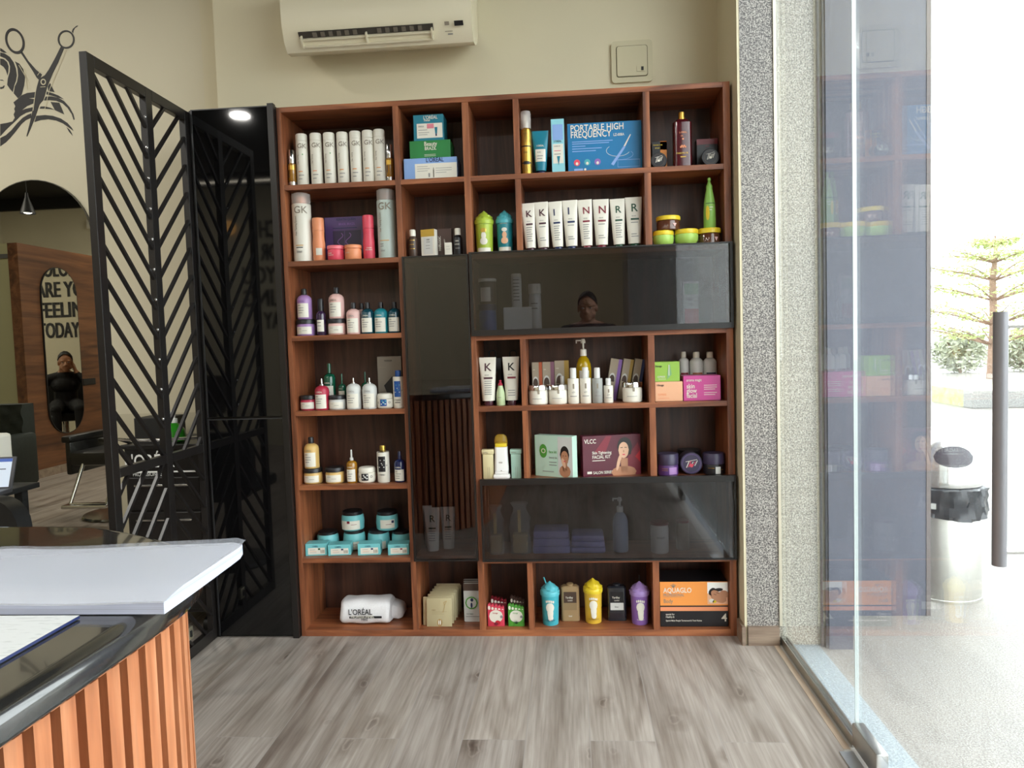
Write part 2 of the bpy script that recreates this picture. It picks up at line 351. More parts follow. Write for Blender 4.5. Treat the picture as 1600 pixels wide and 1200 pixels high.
def pane(name, tint, refl=1.0, ior=1.5, rough=0.0, scratches=False):
    """thin pane: looks through with a tint, mirrors by the angle"""
    m, nt, p, N, L = nodes(name); out = nt.nodes['Material Output']; nt.nodes.remove(p)
    t = N('BsdfTransparent'); t.inputs[0].default_value = (*tint, 1)
    g = N('BsdfGlossy'); g.inputs['Roughness'].default_value = rough; g.inputs[0].default_value = (refl, refl, refl, 1)
    fr = N('Fresnel'); ge = N('NewGeometry'); mi = N('Mix', data_type='FLOAT'); mi.inputs[2].default_value = ior; mi.inputs[3].default_value = 1/ior
    L(ge.outputs['Backfacing'], mi.inputs[0]); L(mi.outputs[0], fr.inputs[0])   # both faces of the pane reflect like air to glass
    mx = N('MixShader'); L(fr.outputs[0], mx.inputs[0]); L(t.outputs[0], mx.inputs[1]); L(g.outputs[0], mx.inputs[2])
    last = mx
    if scratches:
        d = N('BsdfDiffuse'); d.inputs[0].default_value = (.8, .82, .86, 1); tc = N('TexCoord'); mp = N('Mapping'); mp.inputs['Scale'].default_value = (1, 9, 1.2); mp.inputs['Rotation'].default_value = (.5, 0, 0)
        n = N('TexNoise'); n.inputs['Scale'].default_value = 3; n.inputs['Detail'].default_value = 6; n.inputs['Distortion'].default_value = 2
        L(tc.outputs['Object'], mp.inputs['Vector']); L(mp.outputs[0], n.inputs['Vector'])
        r = ramp(N, [(.45, (.016, .016, .016)), (.75, (.055, .055, .055))]); L(n.outputs['Fac'], r.inputs['Fac'])
        m2 = N('MixShader'); L(r.outputs[0], m2.inputs[0]); L(mx.outputs[0], m2.inputs[1]); L(d.outputs[0], m2.inputs[2]); last = m2
    L(last.outputs[0], out.inputs[0]); return m
SMOKE = pane('smoked_glass', (.55, .55, .57), .95, 1.6)
CLEAR = pane('clear_entrance_glass', (.95, .97, .96), 1.0, 1.62, scratches=True)
CTOP.node_tree.nodes['Principled BSDF'].inputs['Specular IOR Level'].default_value = 1.0
CTOP.node_tree.nodes['Principled BSDF'].inputs['Coat Weight'].default_value = .6
MURAL = {'hair_top': [(-1.4579, 2.6024), (-1.4423, 2.5914), (-1.427, 2.5779), (-1.4432, 2.5799), (-1.459, 2.5874)],
 'hair_back_lock': [(-1.3918, 2.5381), (-1.3709, 2.5268), (-1.3538, 2.5006), (-1.3479, 2.4625), (-1.3543, 2.4276), (-1.3693, 2.3871), (-1.389, 2.3715), (-1.408, 2.3953), (-1.4003, 2.4252), (-1.3879, 2.4447), (-1.3802, 2.4745), (-1.3807, 2.5047), (-1.3872, 2.5277)],
 'hair_front_lock': [(-1.4594, 2.5824), (-1.4381, 2.5761), (-1.4147, 2.5596), (-1.3976, 2.5334), (-1.3888, 2.5052), (-1.3868, 2.4749), (-1.393, 2.45), (-1.4026, 2.4304), (-1.412, 2.4006), (-1.4255, 2.4166), (-1.4367, 2.4349), (-1.4314, 2.4623), (-1.4199, 2.4919), (-1.4163, 2.5169), (-1.4219, 2.5374), (-1.437, 2.5534), (-1.4608, 2.5649)],
 'hair_inner_lock': [(-1.4615, 2.5549), (-1.4454, 2.5514), (-1.43, 2.5379), (-1.4234, 2.5173), (-1.4267, 2.4949), (-1.4319, 2.4775), (-1.4383, 2.5006), (-1.4481, 2.5163), (-1.4636, 2.5273)],
 'hair_neck': [(-1.3909, 2.3681), (-1.3718, 2.3832), (-1.3427, 2.3926), (-1.2979, 2.3951), (-1.3085, 2.3695), (-1.3363, 2.3685), (-1.3121, 2.3636), (-1.3163, 2.3437), (-1.3471, 2.3338), (-1.3757, 2.3151), (-1.3561, 2.3216), (-1.3203, 2.3272), (-1.3248, 2.3098), (-1.3547, 2.3038), (-1.3831, 2.2902), (-1.4122, 2.2664), (-1.4354, 2.2499), (-1.4646, 2.226), (-1.4883, 2.2043), (-1.484, 2.2601), (-1.4508, 2.2634), (-1.423, 2.2685), (-1.4109, 2.2841), (-1.4152, 2.2995), (-1.4076, 2.3133), (-1.4106, 2.3246), (-1.4042, 2.3369), (-1.4122, 2.3541), (-1.4024, 2.3606)],
 'hair_low': [(-1.4889, 2.1967), (-1.4605, 2.208), (-1.4314, 2.2293), (-1.4019, 2.2582), (-1.3727, 2.282), (-1.3444, 2.2957), (-1.3288, 2.2999), (-1.3319, 2.2798), (-1.3571, 2.271), (-1.3802, 2.2545), (-1.41, 2.2231), (-1.4396, 2.1941), (-1.463, 2.175), (-1.4918, 2.1586)],
 'hair_wave1': [(-1.2474, 2.3938), (-1.2183, 2.3845), (-1.192, 2.373), (-1.1663, 2.3539), (-1.1927, 2.363), (-1.2192, 2.372), (-1.25, 2.3813)],
 'hair_wave2': [(-1.2545, 2.3715), (-1.2247, 2.3708), (-1.1927, 2.363), (-1.1668, 2.3464), (-1.1418, 2.3173), (-1.1253, 2.2837), (-1.1215, 2.2608), (-1.127, 2.2595), (-1.1334, 2.2841), (-1.1528, 2.3154), (-1.1756, 2.3368), (-1.2045, 2.3495), (-1.2367, 2.3544), (-1.2639, 2.3544)],
 'hair_wave3': [(-1.282, 2.3286), (-1.2604, 2.3274), (-1.2338, 2.3199), (-1.2129, 2.3086), (-1.2396, 2.3142), (-1.2665, 2.3177), (-1.2871, 2.3188)],
 'hair_wave4': [(-1.3057, 2.2875), (-1.2632, 2.2887), (-1.2255, 2.2831), (-1.1885, 2.2695), (-1.1576, 2.2476), (-1.1376, 2.2238), (-1.1305, 2.2092), (-1.1536, 2.2272), (-1.1793, 2.2462), (-1.2109, 2.2606), (-1.2483, 2.2687), (-1.2865, 2.2672), (-1.317, 2.2597)],
 'hair_wave5': [(-1.1632, 2.2292), (-1.1489, 2.2168), (-1.1393, 2.1986), (-1.1358, 2.1873), (-1.1523, 2.2069)],
 'eye': [(-1.4688, 2.4595), (-1.4579, 2.4588), (-1.4496, 2.4523), (-1.4582, 2.4548), (-1.469, 2.4565)],
 'lash': [(-1.4713, 2.4268), (-1.4604, 2.4262), (-1.4516, 2.4332), (-1.4491, 2.4306), (-1.4553, 2.4208), (-1.4665, 2.4179), (-1.472, 2.4182)],
 'blade_a': [(-1.163, 2.5918), (-1.1514, 2.5801), (-1.1814, 2.5229), (-1.2118, 2.4746), (-1.2431, 2.4162), (-1.2664, 2.357), (-1.2868, 2.338), (-1.3129, 2.2788), (-1.3384, 2.2294), (-1.3572, 2.1959), (-1.3586, 2.2), (-1.3392, 2.2548), (-1.3216, 2.3096), (-1.3063, 2.3694), (-1.2918, 2.419), (-1.2784, 2.4534), (-1.2503, 2.4668), (-1.2296, 2.4907), (-1.1964, 2.5388)],
 'blade_b': [(-1.3637, 2.5791), (-1.3532, 2.5809), (-1.3266, 2.5367), (-1.2917, 2.4944), (-1.2651, 2.4717), (-1.279, 2.4459), (-1.2916, 2.4592), (-1.3083, 2.4904), (-1.3374, 2.5373)],
 'blade_tip': [(-1.2285, 2.4304), (-1.2098, 2.3891), (-1.2392, 2.3958), (-1.2404, 2.416)],
 'blade_tip2': [(-1.2319, 2.346), (-1.19, 2.3401), (-1.17, 2.2861), (-1.2129, 2.3076)],
 'tail': [(-1.1076, 2.6531), (-1.1014, 2.6651), (-1.0845, 2.6765), (-1.0774, 2.6785), (-1.0782, 2.6751), (-1.0915, 2.668), (-1.0992, 2.6575), (-1.1028, 2.6453)]}
# ================================================================= ROOM
struct('floor', MB().box(-6.6, 1.852, -6.0, .45, -.1, 0), FLOOR)
struct('trim_1', MB().box(1.852, 1.872, -.80, -.08, -.05, .001), TANY)                 # beige strip beside the glass channel
struct('ceiling', MB().box(-6.6, 2.05, -6.0, .55, CEIL, CEIL+.1), CEILM)
struct('wall_front', MB().box(-.373, 1.757, .26, .55, 0, CEIL), WALL)
mw = MB().box(-6.6, -.373, .4, .5, .90, CEIL, 0).box(-6.6, -.373, .4, .5, 0, .90, 1)
struct('wall_mural_side', mw, None, mats=[WALL2, DADO])
struct('trim_2', MB().box(-.496, -.43, .392, .40, .905, CEIL), WALL)                   # pale upright strip beside the corner
struct('wall_left', MB().box(-6.6, -6.5, -6.0, .4, 0, CEIL), WALL2)
struct('wall_back', MB().box(-6.6, 2.05, -5.975, -5.875, 0, CEIL), WALL2)
struct('trim_3', MB().box(-6.5, 1.9, -5.875, -5.80, 3.15, CEIL), CEILM)                # black bulkhead along the back wall
struct('trim_4', MB().box(-4.95, -4.55, -5.875, -5.72, 0, 3.15), WALL)                 # column on the back wall
struct('wall_right_return', MB().box(1.748, 1.757, -.079, .26, 0, CEIL), WALL)
struct('wall_right_pillar', MB().box(1.757, 1.8755, -.08, .55, .07, CEIL).box(1.757, 1.8755, -.08, .55, 0, .07), GRAN)
struct('wall_right_pillar_outside', MB().box(1.8755, 2.024, -.08, .55, 0, CEIL), GRAN2)
struct('baseboard_right', MB().box(1.7575, 1.874, -.093, -.08, 0, .073).box(1.735, 1.748, -.093, -.001, 0, .073), TAN)
struct('wall_right', MB().box(1.87, 2.0, -6.0, -4.0, 0, CEIL), WALL2)
struct('wall_right_rear_pillar', MB().box(1.62, 2.02, -4.0, -3.42, 0, CEIL), GRAN)
struct('trim_5', MB().box(1.86, 1.92, -3.42, -.08, 2.92, CEIL), BLACKM)                # header over the entrance glass

# ---- outside ground and cladding
struct('ground_threshold', MB().box(1.906, 2.02, -8, -.08, -.06, 0), THRE)
struct('ground_pavement', MB().box(2.02, 60, -30, 60, -.06, 0), TERR)
struct('trim_6', MB().box(1.852, 1.906, -8, -.80, -.05, .0005).box(1.872, 1.906, -.80, -.08, -.05, .0005), mat('pale_sill', 'bdbab2', .5))
DARKCL = mat('dark_grey_cladding', '5a5d69', .45, 0, .4, noise=.08, scale=3)
DARKF = mat('dark_window_profile', '3c3e44', .4)
struct('wall_outside_near', MB().box(2.045, 2.13, -.125, .25, 0, 3.5), DARKCL)
struct('trim_7', MB().box(2.024, 2.032, -.105, .3, 0, 3.5).box(2.036, 2.045, -.118, .3, 0, 3.5), DARKF)
struct('wall_outside_far', MB().box(2.13, 2.545, .208, .30, 0, 3.5), DARKCL)
struct('trim_8', MB().box(2.545, 2.562, .205, .32, 0, 3.5), mat('reddish_edge_strip', '6a6260', .5))

# ---- entrance glazing (fixed pane and two door leaves)
def glazing(name, y0, y1, z0=.03, z1=2.92):
    o = tag(MB().box(1.8880, 1.8970, y0, y1, z0, z1).build(name, CLEAR), kind='structure'); return o
w1 = glazing('window_1', -.79, -.082)
ch = MB().box(1.880, 1.884, -.79, -.082, 0, .032).box(1.901, 1.905, -.79, -.082, 0, .032); ch.build('floor_channel', ALU, w1)
MB().box(1.8755, 1.8865, -.086, -.081, .073, 2.92).build('wall_channel', mat('pale_metal_bead', 'cfc8b4', .35, .5), w1)
MB().box(1.8872, 1.8978, -.7925, -.7902, .03, 2.92).build('polished_edge', mat('polished_glass_edge', 'b9c4c4', .1, 0, .8), w1)
def door(name, y0, y1, hy):
    d = glazing(name, y0, y1, .075)
    def bx(n, dims, m, b=0): return MB().box(*dims, b=b).build(n, m, d, smooth=bool(b))
    for s in (0,):
        bx('bottom_patch_fitting', (1.876, 1.909, y1-.165 if hy < y1-.3 else y0, y1 if hy < y1-.3 else y0+.165, .012, .078), ALU, .004)
    h = MB().tube([(1.845, hy, .765), (1.845, hy, 1.205)], .0115, 16)
    h2 = MB().tube([(1.925, hy, .765), (1.925, hy, 1.205)], .0115, 16)
    ho = h.build('pull_handle', GREYM, d, True); h2.build('pull_handle', GREYM, d, True)
    for z in (.79, 1.182): MB().tube([(1.845, hy, z), (1.925, hy, z)], .0055, 10).build('standoff', STEEL, ho, True)
    return d
door('door_1', -1.68, -.797, -1.56)
door('door_2', -2.565, -1.686, -1.80)
glazing('window_2', -3.42, -2.571)
fs = tag(MB().box(1.834, 1.874, -1.12, -.815, -.02, .004, b=.001).build('floor_spring_plate', mat('brushed_plate', 'c6c9ca', .3, .7)), 'brushed metal floor spring plate beside the glass door pivot', 'floor plate')

# ================================================================= DISPLAY SHELF
T = .02
sh = thing('wall_display_shelf', 'tall walnut open shelving unit with black smoked glass doors against the front wall', 'shelf')
D = .255
boxs('side_panel', (-.016, .002, .001, D, 0, 2.13), WZ, sh, .0008)
boxs('side_panel', (1.712, 1.738, 0, D, 0, 2.13), WZ, sh, .0008)
boxs('top_board', (.002, 1.712, 0, D, 2.110, 2.13), WX, sh, .0008)
boxs('bottom_board', (.002, 1.712, .0, D, 0, .026), WX, sh, .0008)
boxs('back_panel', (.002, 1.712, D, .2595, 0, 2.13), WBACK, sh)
def vd(x0, x1, z0, z1): boxs('divider', (x0, x1, .0005, D, z0, z1), WZ, sh, .0008)
def hb(x0, x1, z1, t=T): boxs('shelf_board', (x0, x1, .0002, D, z1-t, z1), WX, sh, .0008)
vd(.449, .471, .026, 2.11); 
for z0, z1 in ((.026, 1.507), (1.527, 2.11)): vd(.721, .746, z0, z1)
for z in (.325, .625, .927, 1.23, 1.527, 1.827): hb(.002, .449, z)
hb(.471, .721, 1.827); hb(.746, 1.712, 1.827)
hb(.471, .746, 1.527); hb(.746, 1.712, 1.527)
hb(.471, .721, .331); hb(.746, 1.712, 1.208, .002+.018); hb(.746, 1.712, .927); hb(.746, 1.712, .632); hb(.746, 1.712, .315, .018)
for z0, z1 in ((.026, .297), (.632, .907), (.927, 1.188), (1.527, 1.807), (1.827, 2.11)):
    vd(.919, .941, z0, z1); vd(1.414, 1.439, z0, z1)
def flap(x0, x1, z0, z1, bot=.006, top=.006, side=.006, y=-.019):
    d = MB().box(x0+side, x1-side, y+.004, y+.009, z0+bot, z1-top).build('glass_door', SMOKE, sh)
    f = MB().box(x0, x1, y, y+.018, z0, z0+bot).box(x0, x1, y, y+.018, z1-top, z1).box(x0, x0+side, y, y+.018, z0+bot, z1-top).box(x1-side, x1, y, y+.018, z0+bot, z1-top)
    f.build('door_frame', BLACKP, d)
    return d
flap(.731, 1.737, 1.206, 1.532, .022, .005, .010)
flap(.744, 1.737, .309, .640, .006, .024, .008)
flap(.467, .727, .313, 1.526, .006, .005, .007)

# ================================================================= BLACK TALL CABINET
cb = thing('tall_black_cabinet', 'tall glossy black two-door cabinet between the lattice screen and the shelf', 'cabinet')
boxs('cabinet_body', (-.396, -.018, .004, .258, 0, 2.135), BLACKP, cb)
for z0, z1 in ((.012, .905), (.912, 2.135)):
    d = boxs('glossy_door', (-.352, -.045, -.016, .003, z0, z1), BLACKG, cb, .0012)
    e = MB().box(-.3575, -.3525, -.017, .003, z0, z1).box(-.3525, -.0445, -.0165, -.0155, z1-.004, z1); e.build('edge_trim', mat('dark_brushed_trim', '4a4a4c', .35, .6), d)
boxs('side_profile', (-.044, -.019, -.022, .003, 0, 2.142), BLACKP, cb, .001)
boxs('side_profile', (-.369, -.359, -.006, .003, 0, 2.135), BLACKP, cb)

# ================================================================= LATTICE SCREEN
ls = thing('lattice_screen', 'tall black metal chevron lattice screen standing at the left of the cabinet', 'screen')
XA, XB = -.395, -.370; XM = (XA+XB)/2
for y0, y1 in ((-.63, -.592), (-.308, -.268), (-.038, -.002)): boxs('post', (XA, XB, y0, y1, 0, 2.13), BLACKP, ls, .0015)
boxs('top_rail', (XA, XB, -.5915, -.3085, 2.092, 2.13), BLACKP, ls, .0015); boxs('top_rail', (XA, XB, -.2675, -.0385, 2.092, 2.13), BLACKP, ls, .0015)
for y0, y1 in ((-.5915, -.3085), (-.2675, -.0385)):
    boxs('middle_rail', (XA, XB, y0, y1, .775, .806), BLACKP, ls, .0015)
    boxs('bottom_rail', (XA, XB, y0, y1, 0, .045), BLACKP, ls, .0015)
def clipbar(ya, za, yb, zb, zlo, zhi):
    # clip the segment to zlo..zhi
    if za > zb: ya, za, yb, zb = yb, zb, ya, za
    if zb <= zlo+.01 or za >= zhi-.01: return
    if za < zlo: t = (zlo-za)/(zb-za); ya, za = ya+(yb-ya)*t, zlo
    if zb > zhi: t = (zhi-za)/(zb-za); yb, zb = ya+(yb-ya)*t, zhi
    MB().bar((XM+.004, ya, za), (XM+.004, yb, zb), .011, .0112).build('slat', BLACKP, ls)
k = -3
for k in range(-3, 13):
    zc = 1.772-.108*k
    clipbar(-.308, zc, -.592, zc+.300, .800, 2.098)
    clipbar(-.268, zc+.01, -.038, zc+.25, .800, 2.098)
for k in range(-3, 9):
    zc = .905-.112*k
    clipbar(-.308, zc, -.592, zc-.300, .04, .780)
    clipbar(-.268, zc, -.038, zc-.24, .04, .780)
for k in range(17):
    z = 1.72+.30-.108*k
    if z > .85: MB().ball((XB+.001-.0, -.3215, z), (.004, .003, .006), 0, 8, 6).build('screw', mat('bright_screw', 'c8c8c8', .2, .9), ls)
lk = MB().box(-.369, -.355, -.262, -.222, .085, .135, b=.003).build('lock_body', mat('brass_lock', 'b9b39a', .35, .8), ls, True)
MB().box(-.356, -.350, -.248, -.238, .098, .122, b=.001).build('keyhole', BLACKM, lk)

# ================================================================= AIR CONDITIONER
ac = thing('air_conditioner', 'white wall-mounted split air conditioner with open louvre above the shelf', 'air conditioner')
prof = [(.258, 2.66), (.258, 2.46), (.20, 2.405), (.13, 2.372), (.085, 2.368), (.055, 2.40), (.035, 2.455), (.028, 2.53), (.035, 2.61), (.06, 2.65), (.10, 2.66)]
ACW = mat('warm_white_plastic', 'ddd5bb', .25, 0, .5)
pc = [(y, z) for y, z in prof]
body = MB().prism_yz(pc, .01, .768); body.build('housing', ACW, ac, True)
# outlet: dark plate painted as the shaded opening, with vanes, on the lower front slope
def slope(t): # t 0 (front top) .. 1 (rear bottom) along the underside slope
    return (.040+.10*t, 2.447-.080*t)
y0_, z0_ = .046, 2.425; y1_, z1_ = .100, 2.3655
ov = Vector((0, y1_-y0_, z1_-z0_)).normalized(); on_ = Vector((0, ov.z, -ov.y)); 
if on_.y > 0: on_ = -on_
def acp(x, t, off): v = Vector((x, y0_, z0_))+ov*(t*.075)+on_*off; return v
def acbox(mb, x0, x1, t0, t1, o0, o1, i=0):
    V = [acp(x, t, o) for x in (x0, x1) for t in (t0, t1) for o in (o0, o1)]
    mb.add(V, [(0, 1, 3, 2), (4, 6, 7, 5), (0, 4, 5, 1), (2, 3, 7, 6), (0, 2, 6, 4), (1, 5, 7, 3)], i)
m_ = MB(); acbox(m_, .075, .615, -.12, .62, .002, .007); m_.build('air_outlet', mat('outlet_painted_shade', '3a352f', .5), ac)
for t0, o0 in ((.20, .018), (.55, .020)):
    m_ = MB(); acbox(m_, .082, .608, t0, t0+.09, o0-.012, o0); m_.build('louvre', ACW, ac)
for k in range(16):
    if k in (0, 7, 8, 15): continue
    x = .10+k*.0325; m_ = MB(); acbox(m_, x, x+.016, -.08, .15, .006, .011); m_.build('vane', mat('vane_grey', '6c655a', .5), ac)
for x in (.083, .345, .606): m_ = MB(); acbox(m_, x, x+.006, .05, .62, .006, .024); m_.build('louvre_arm', ACW, ac)
m_ = MB(); acbox(m_, .70, .735, -.22, .02, .012, .016); m_.build('display', BLACKM, ac)
pp = Print(lambda u, v, off: acp(u, -v/.075, .0135+off), 1, 1)
pp.rect(.662, .002, .68, .016, 'taupe').rect(.66, -.022, .69, -.0195, 'taupe').rect(.67, -.034, .69, -.029, 'grey_text').build(ac)

# ================================================================= WALL BOX
eb = thing('wall_junction_box', 'cream square electrical box cover on the wall above the shelf', 'electrical box', (1.40, .26, 2.315))
def rrect(w_, h_, r, n=5):
    P_ = []
    for cx, cz, a0 in ((w_/2-r, h_/2-r, 0), (-w_/2+r, h_/2-r, PI/2), (-w_/2+r, -h_/2+r, PI), (w_/2-r, -h_/2+r, 1.5*PI)):
        for k in range(n+1): an = a0+PI/2*k/n; P_.append((cx+r*math.cos(an), cz+r*math.sin(an)))
    return P_
EBM = mat('cream_box_plastic', 'cbc3a3', .35)
MB().prism_xz(rrect(.168, .168, .016), -.012, -.0002).build('cover_frame', EBM, eb, True)
MB().prism_xz(rrect(.128, .126, .010), -.0135, -.0118).build('panel_gap', mat('box_gap', '6e684f', .6), eb)
MB().prism_xz(rrect(.122, .120, .009), -.017, -.013).build('cover_door', EBM, eb, True)
lt = MB().box(.018, .052, -.0195, -.0165, -.045, -.022, b=.0007).build('latch', EBM, eb); MB().box(.036, .046, -.0205, -.019, -.041, -.026).build('latch_slot', BLACKM, lt)

# ================================================================= ARCH MIRROR (wall beside the lattice)
def arch(cx, r, zb, zs, n=24):
    return [(cx-r, zb), (cx+r, zb)]+[(cx+r*math.cos(PI*k/n), zs+r*math.sin(PI*k/n)) for k in range(n+1)]
am = thing('arch_wall_mirror', 'frameless arched mirror on the wall left of the lattice screen', 'mirror')
MB().prism_xz(arch(-1.343, .280, .12, 1.716), .3852, .399).build('mirror_edge', mat('dark_mirror_edge', '4a463a', .3), am)
MB().prism_xz(arch(-1.343, .2765, .124, 1.716), .3848, .3851).build('mirror_glass', MIRROR, am)

# ================================================================= WALL DECAL
dc = thing('wall_decal', 'black vinyl decal of scissors cutting flowing hair above the arched mirror', 'wall decal')
INK = mat('black_vinyl', '1d1a17', .5)
def tess(pts):
    from mathutils.geometry import tessellate_polygon
    return tessellate_polygon([[Vector((x, z, 0)) for x, z in pts]])
def decal(name, keys, y0=.3985, m=INK):
    mb = MB()
    for k_ in keys:
        pts = MURAL[k_]; n = len(pts)
        V = [(x, y0, z) for x, z in pts]+[(x, .3999, z) for x, z in pts]; F = [tuple(t) for t in tess(pts)]+[(k2, (k2+1) % n, n+(k2+1) % n, n+k2) for k2 in range(n)]
        mb.add(V, F)
    return mb.build(name, m, dc)
decal('hair_silhouette', ['hair_top', 'hair_back_lock', 'hair_front_lock', 'hair_inner_lock', 'hair_neck', 'hair_low', 'hair_wave1', 'hair_wave2', 'hair_wave3', 'hair_wave4', 'hair_wave5'], .3990)
decal('closed_eye', ['eye', 'lash'])
decal('scissor_blade', ['blade_a'], .3978); decal('scissor_blade', ['blade_b'], .3984); decal('scissor_blade', ['blade_tip'], .3984); decal('scissor_blade', ['blade_tip2'], .3984); decal('scissor_finger_rest', ['tail'])
def ring(cx, cz, rx, rz, t, rot=0, m=INK, name='scissor_ring', y0=.3975):
    mb = MB(); n = 40; V = []; F = []
    for k2 in range(n):
        an = 2*PI*k2/n
        for s in (1, 1-t/rx):
            x, z = rx*s*math.cos(an), rz*s*math.sin(an); V.append((cx+x*math.cos(rot)-z*math.sin(rot), y0, cz+x*math.sin(rot)+z*math.cos(rot)))
        for s in (1, 1-t/rx):
            x, z = rx*s*math.cos(an), rz*s*math.sin(an); V.append((cx+x*math.cos(rot)-z*math.sin(rot), .3999, cz+x*math.sin(rot)+z*math.cos(rot)))
    for k2 in range(n):
        a_ = k2*4; b_ = (k2+1) % n*4
        F += [(a_, b_, b_+1, a_+1), (a_, a_+2, b_+2, b_), (a_+1, b_+1, b_+3, a_+3)]
    return mb.add(V, F).build(name, m, dc)
ring(-1.384, 2.628, .044, .060, .009, .35); ring(-1.137, 2.620, .040, .041, .007)
ring(-1.2595, 2.4372, .013, .014, .0045, 0, mat('decal_gap', 'd8cfb0', .6), 'pivot_ring', .3972)
mb = MB()
for (x0, z0), (x1, z1) in (((-1.140, 2.575), (-1.232, 2.40)), ((-1.300, 2.395), (-1.318, 2.31)), ((-1.232, 2.40), (-1.262, 2.31)), ((-1.275, 2.415), (-1.25, 2.415)), ((-1.285, 2.468), (-1.270, 2.485)),
    ((-1.372, 2.52), (-1.33, 2.44)), ((-1.345, 2.50), (-1.340, 2.41))):
    dx, dz = x1-x0, z1-z0; L_ = math.hypot(dx, dz); nx, nz = -dz/L_*.0013, dx/L_*.0013
    mb.add([(x0+nx, .3970, z0+nz), (x0-nx, .3970, z0-nz), (x1-nx, .3970, z1-nz), (x1+nx, .3970, z1+nz)], [(0, 1, 2, 3)])
mb.build('cut_line', mat('decal_gap', 'd8cfb0', .6), dc)

# ================================================================= PARTITION, OVAL MIRROR, TEXT WALL
pt = struct('wall_left_wood_partition', MB().box(-4.15, -4.05, -5.875, -2.98, .08, 2.26), WPART)
struct('baseboard_left', MB().box(-4.16, -4.035, -5.875, -2.965, 0, .08), TAN)
struct('wall_left_green_panel', MB().box(-5.6, -4.15, -3.06, -3.0, 0, 2.12).box(-5.6, -4.15, -3.06, -2.99, 2.16, 2.26), mat('olive_cream_panel', 'a3a07c', .6))
struct('trim_9', MB().box(-5.6, -4.15, -3.065, -2.985, 2.12, 2.16), mat('grey_lintel', '5a5a58', .4))
om = thing('oval_wall_mirror', 'tall pill-shaped mirror on the walnut partition, seen inside the arched mirror', 'mirror', (-4.05, -3.50, 1.232))
def stad(w_, h_, n=16):
    r = w_/2
    return [(r*math.cos(PI*k2/n), h_/2-r+r*math.sin(PI*k2/n)) for k2 in range(n+1)]+[(-r*math.cos(PI*k2/n), -h_/2+r-r*math.sin(PI*k2/n)) for k2 in range(n+1)]
MB().prism_yz(stad(.53, 1.69), .0002, .017).build('mirror_rim', BLACKM, om)
MB().prism_yz(stad(.515, 1.675), .0171, .0176).build('mirror_glass', MIRROR, om)
sg = thing('wall_lettering', 'large black lettering reading WHICH COLOR ARE YOU FEELING TODAY on the far back wall', 'lettering', (-1.99, -5.875, 0))
for t_, z_ in (('WHICH', 2.53), ('COLOR', 2.255), ('ARE YOU', 1.98), ('FEELING', 1.705), ('TODAY', 1.43)):
    V, F, wd = text_polys(t_); s_ = .117*len(t_)/wd; mb = MB()
    n0 = [(-x*s_, .004, z_+y*.29) for x, y in V]; mb.add(n0, F)
    for dx, dy in ((-.008, .0002), (.008, .0004)): mb.add([(x+dx, y+dy, z) for x, y, z in n0], F)
    mb.build('text_line', mat('black_vinyl', '1d1a17', .5), sg)
tag(MB().box(-4.4, -2.30, -5.80, -5.785, 3.185, 3.2).build('led_strip', mat('led_strip_glow', 'fff4dc', .5, emit=7)), 'thin lit strip below the black bulkhead of the back wall', 'light strip')
sc_ = thing('wall_sconce', 'round warm glowing wall lamp on the far back wall', 'wall lamp', (-2.95, -5.875, 2.66))
MB().prism_xz([(.085*math.cos(2*PI*k2/24), .085*math.sin(2*PI*k2/24)) for k2 in range(24)], .001, .03).build('lamp_shade', mat('warm_lamp_glow', 'ffc070', .5, emit=2.0), sc_)
MB().prism_xz([(.05*math.cos(2*PI*k2/24), .05*math.sin(2*PI*k2/24)) for k2 in range(24)], -.0, .002).build('wall_plate', BLACKM, sc_)
tag(MB().box(-5.25, -5.13, -5.874, -5.80, 2.86, 2.98, b=.006).build('wall_camera', WHITEP, smooth=True), 'small white box with dark lens high on the back wall', 'security camera')

# ---- ceiling downlights and pendant
for k2, (x, y) in enumerate(LAMPS):
    l_ = thing('ceiling_downlight', ['round surface downlight mirrored in the black cabinet', 'round surface downlight above the green armchair', 'round surface downlight above the black styling chair', 'round surface downlight above the seated man',
        'round surface downlight near the far left wall', 'round surface downlight behind the photographer', 'round surface downlight before the lettered back wall'][k2], 'ceiling lamp', (x, y, CEIL), group='round surface downlights')
    MB().lathe([(.075, -.045), (.085, -.045), (.085, -.0005), (.04, -.0005)], 32).build('lamp_housing', BLACKM, l_, True)
    MB().lathe([(.01, -.0475), (.074, -.0475), (.074, -.044), (.01, -.044)], 32).build('lit_lens', mat('lit_lens', 'f4f2ff', .5, emit=14), l_)
    area(x, y, CEIL-.052, .15, LAMP_POWER)
pn = thing('pendant_lamp', 'black cone pendant lamp hanging from the black ceiling, seen in the arched mirror', 'pendant lamp', (-4.58, -3.85, 2.70))
MB().lathe([(.012, .22), (.02, .17), (.05, .08), (.075, 0), (.073, 0), (.047, .08), (.017, .165), (.01, .2)], 28).build('shade', BLACKM, pn, True)
MB().tube([(0, 0, .21), (0, 0, CEIL-2.70)], .003, 8).build('cord', BLACKM, pn)
MB().ball((0, 0, .02), (.045, .045, .022)).build('bulb', mat('pendant_bulb_glow', 'ffffff', .5, emit=9), pn, True)
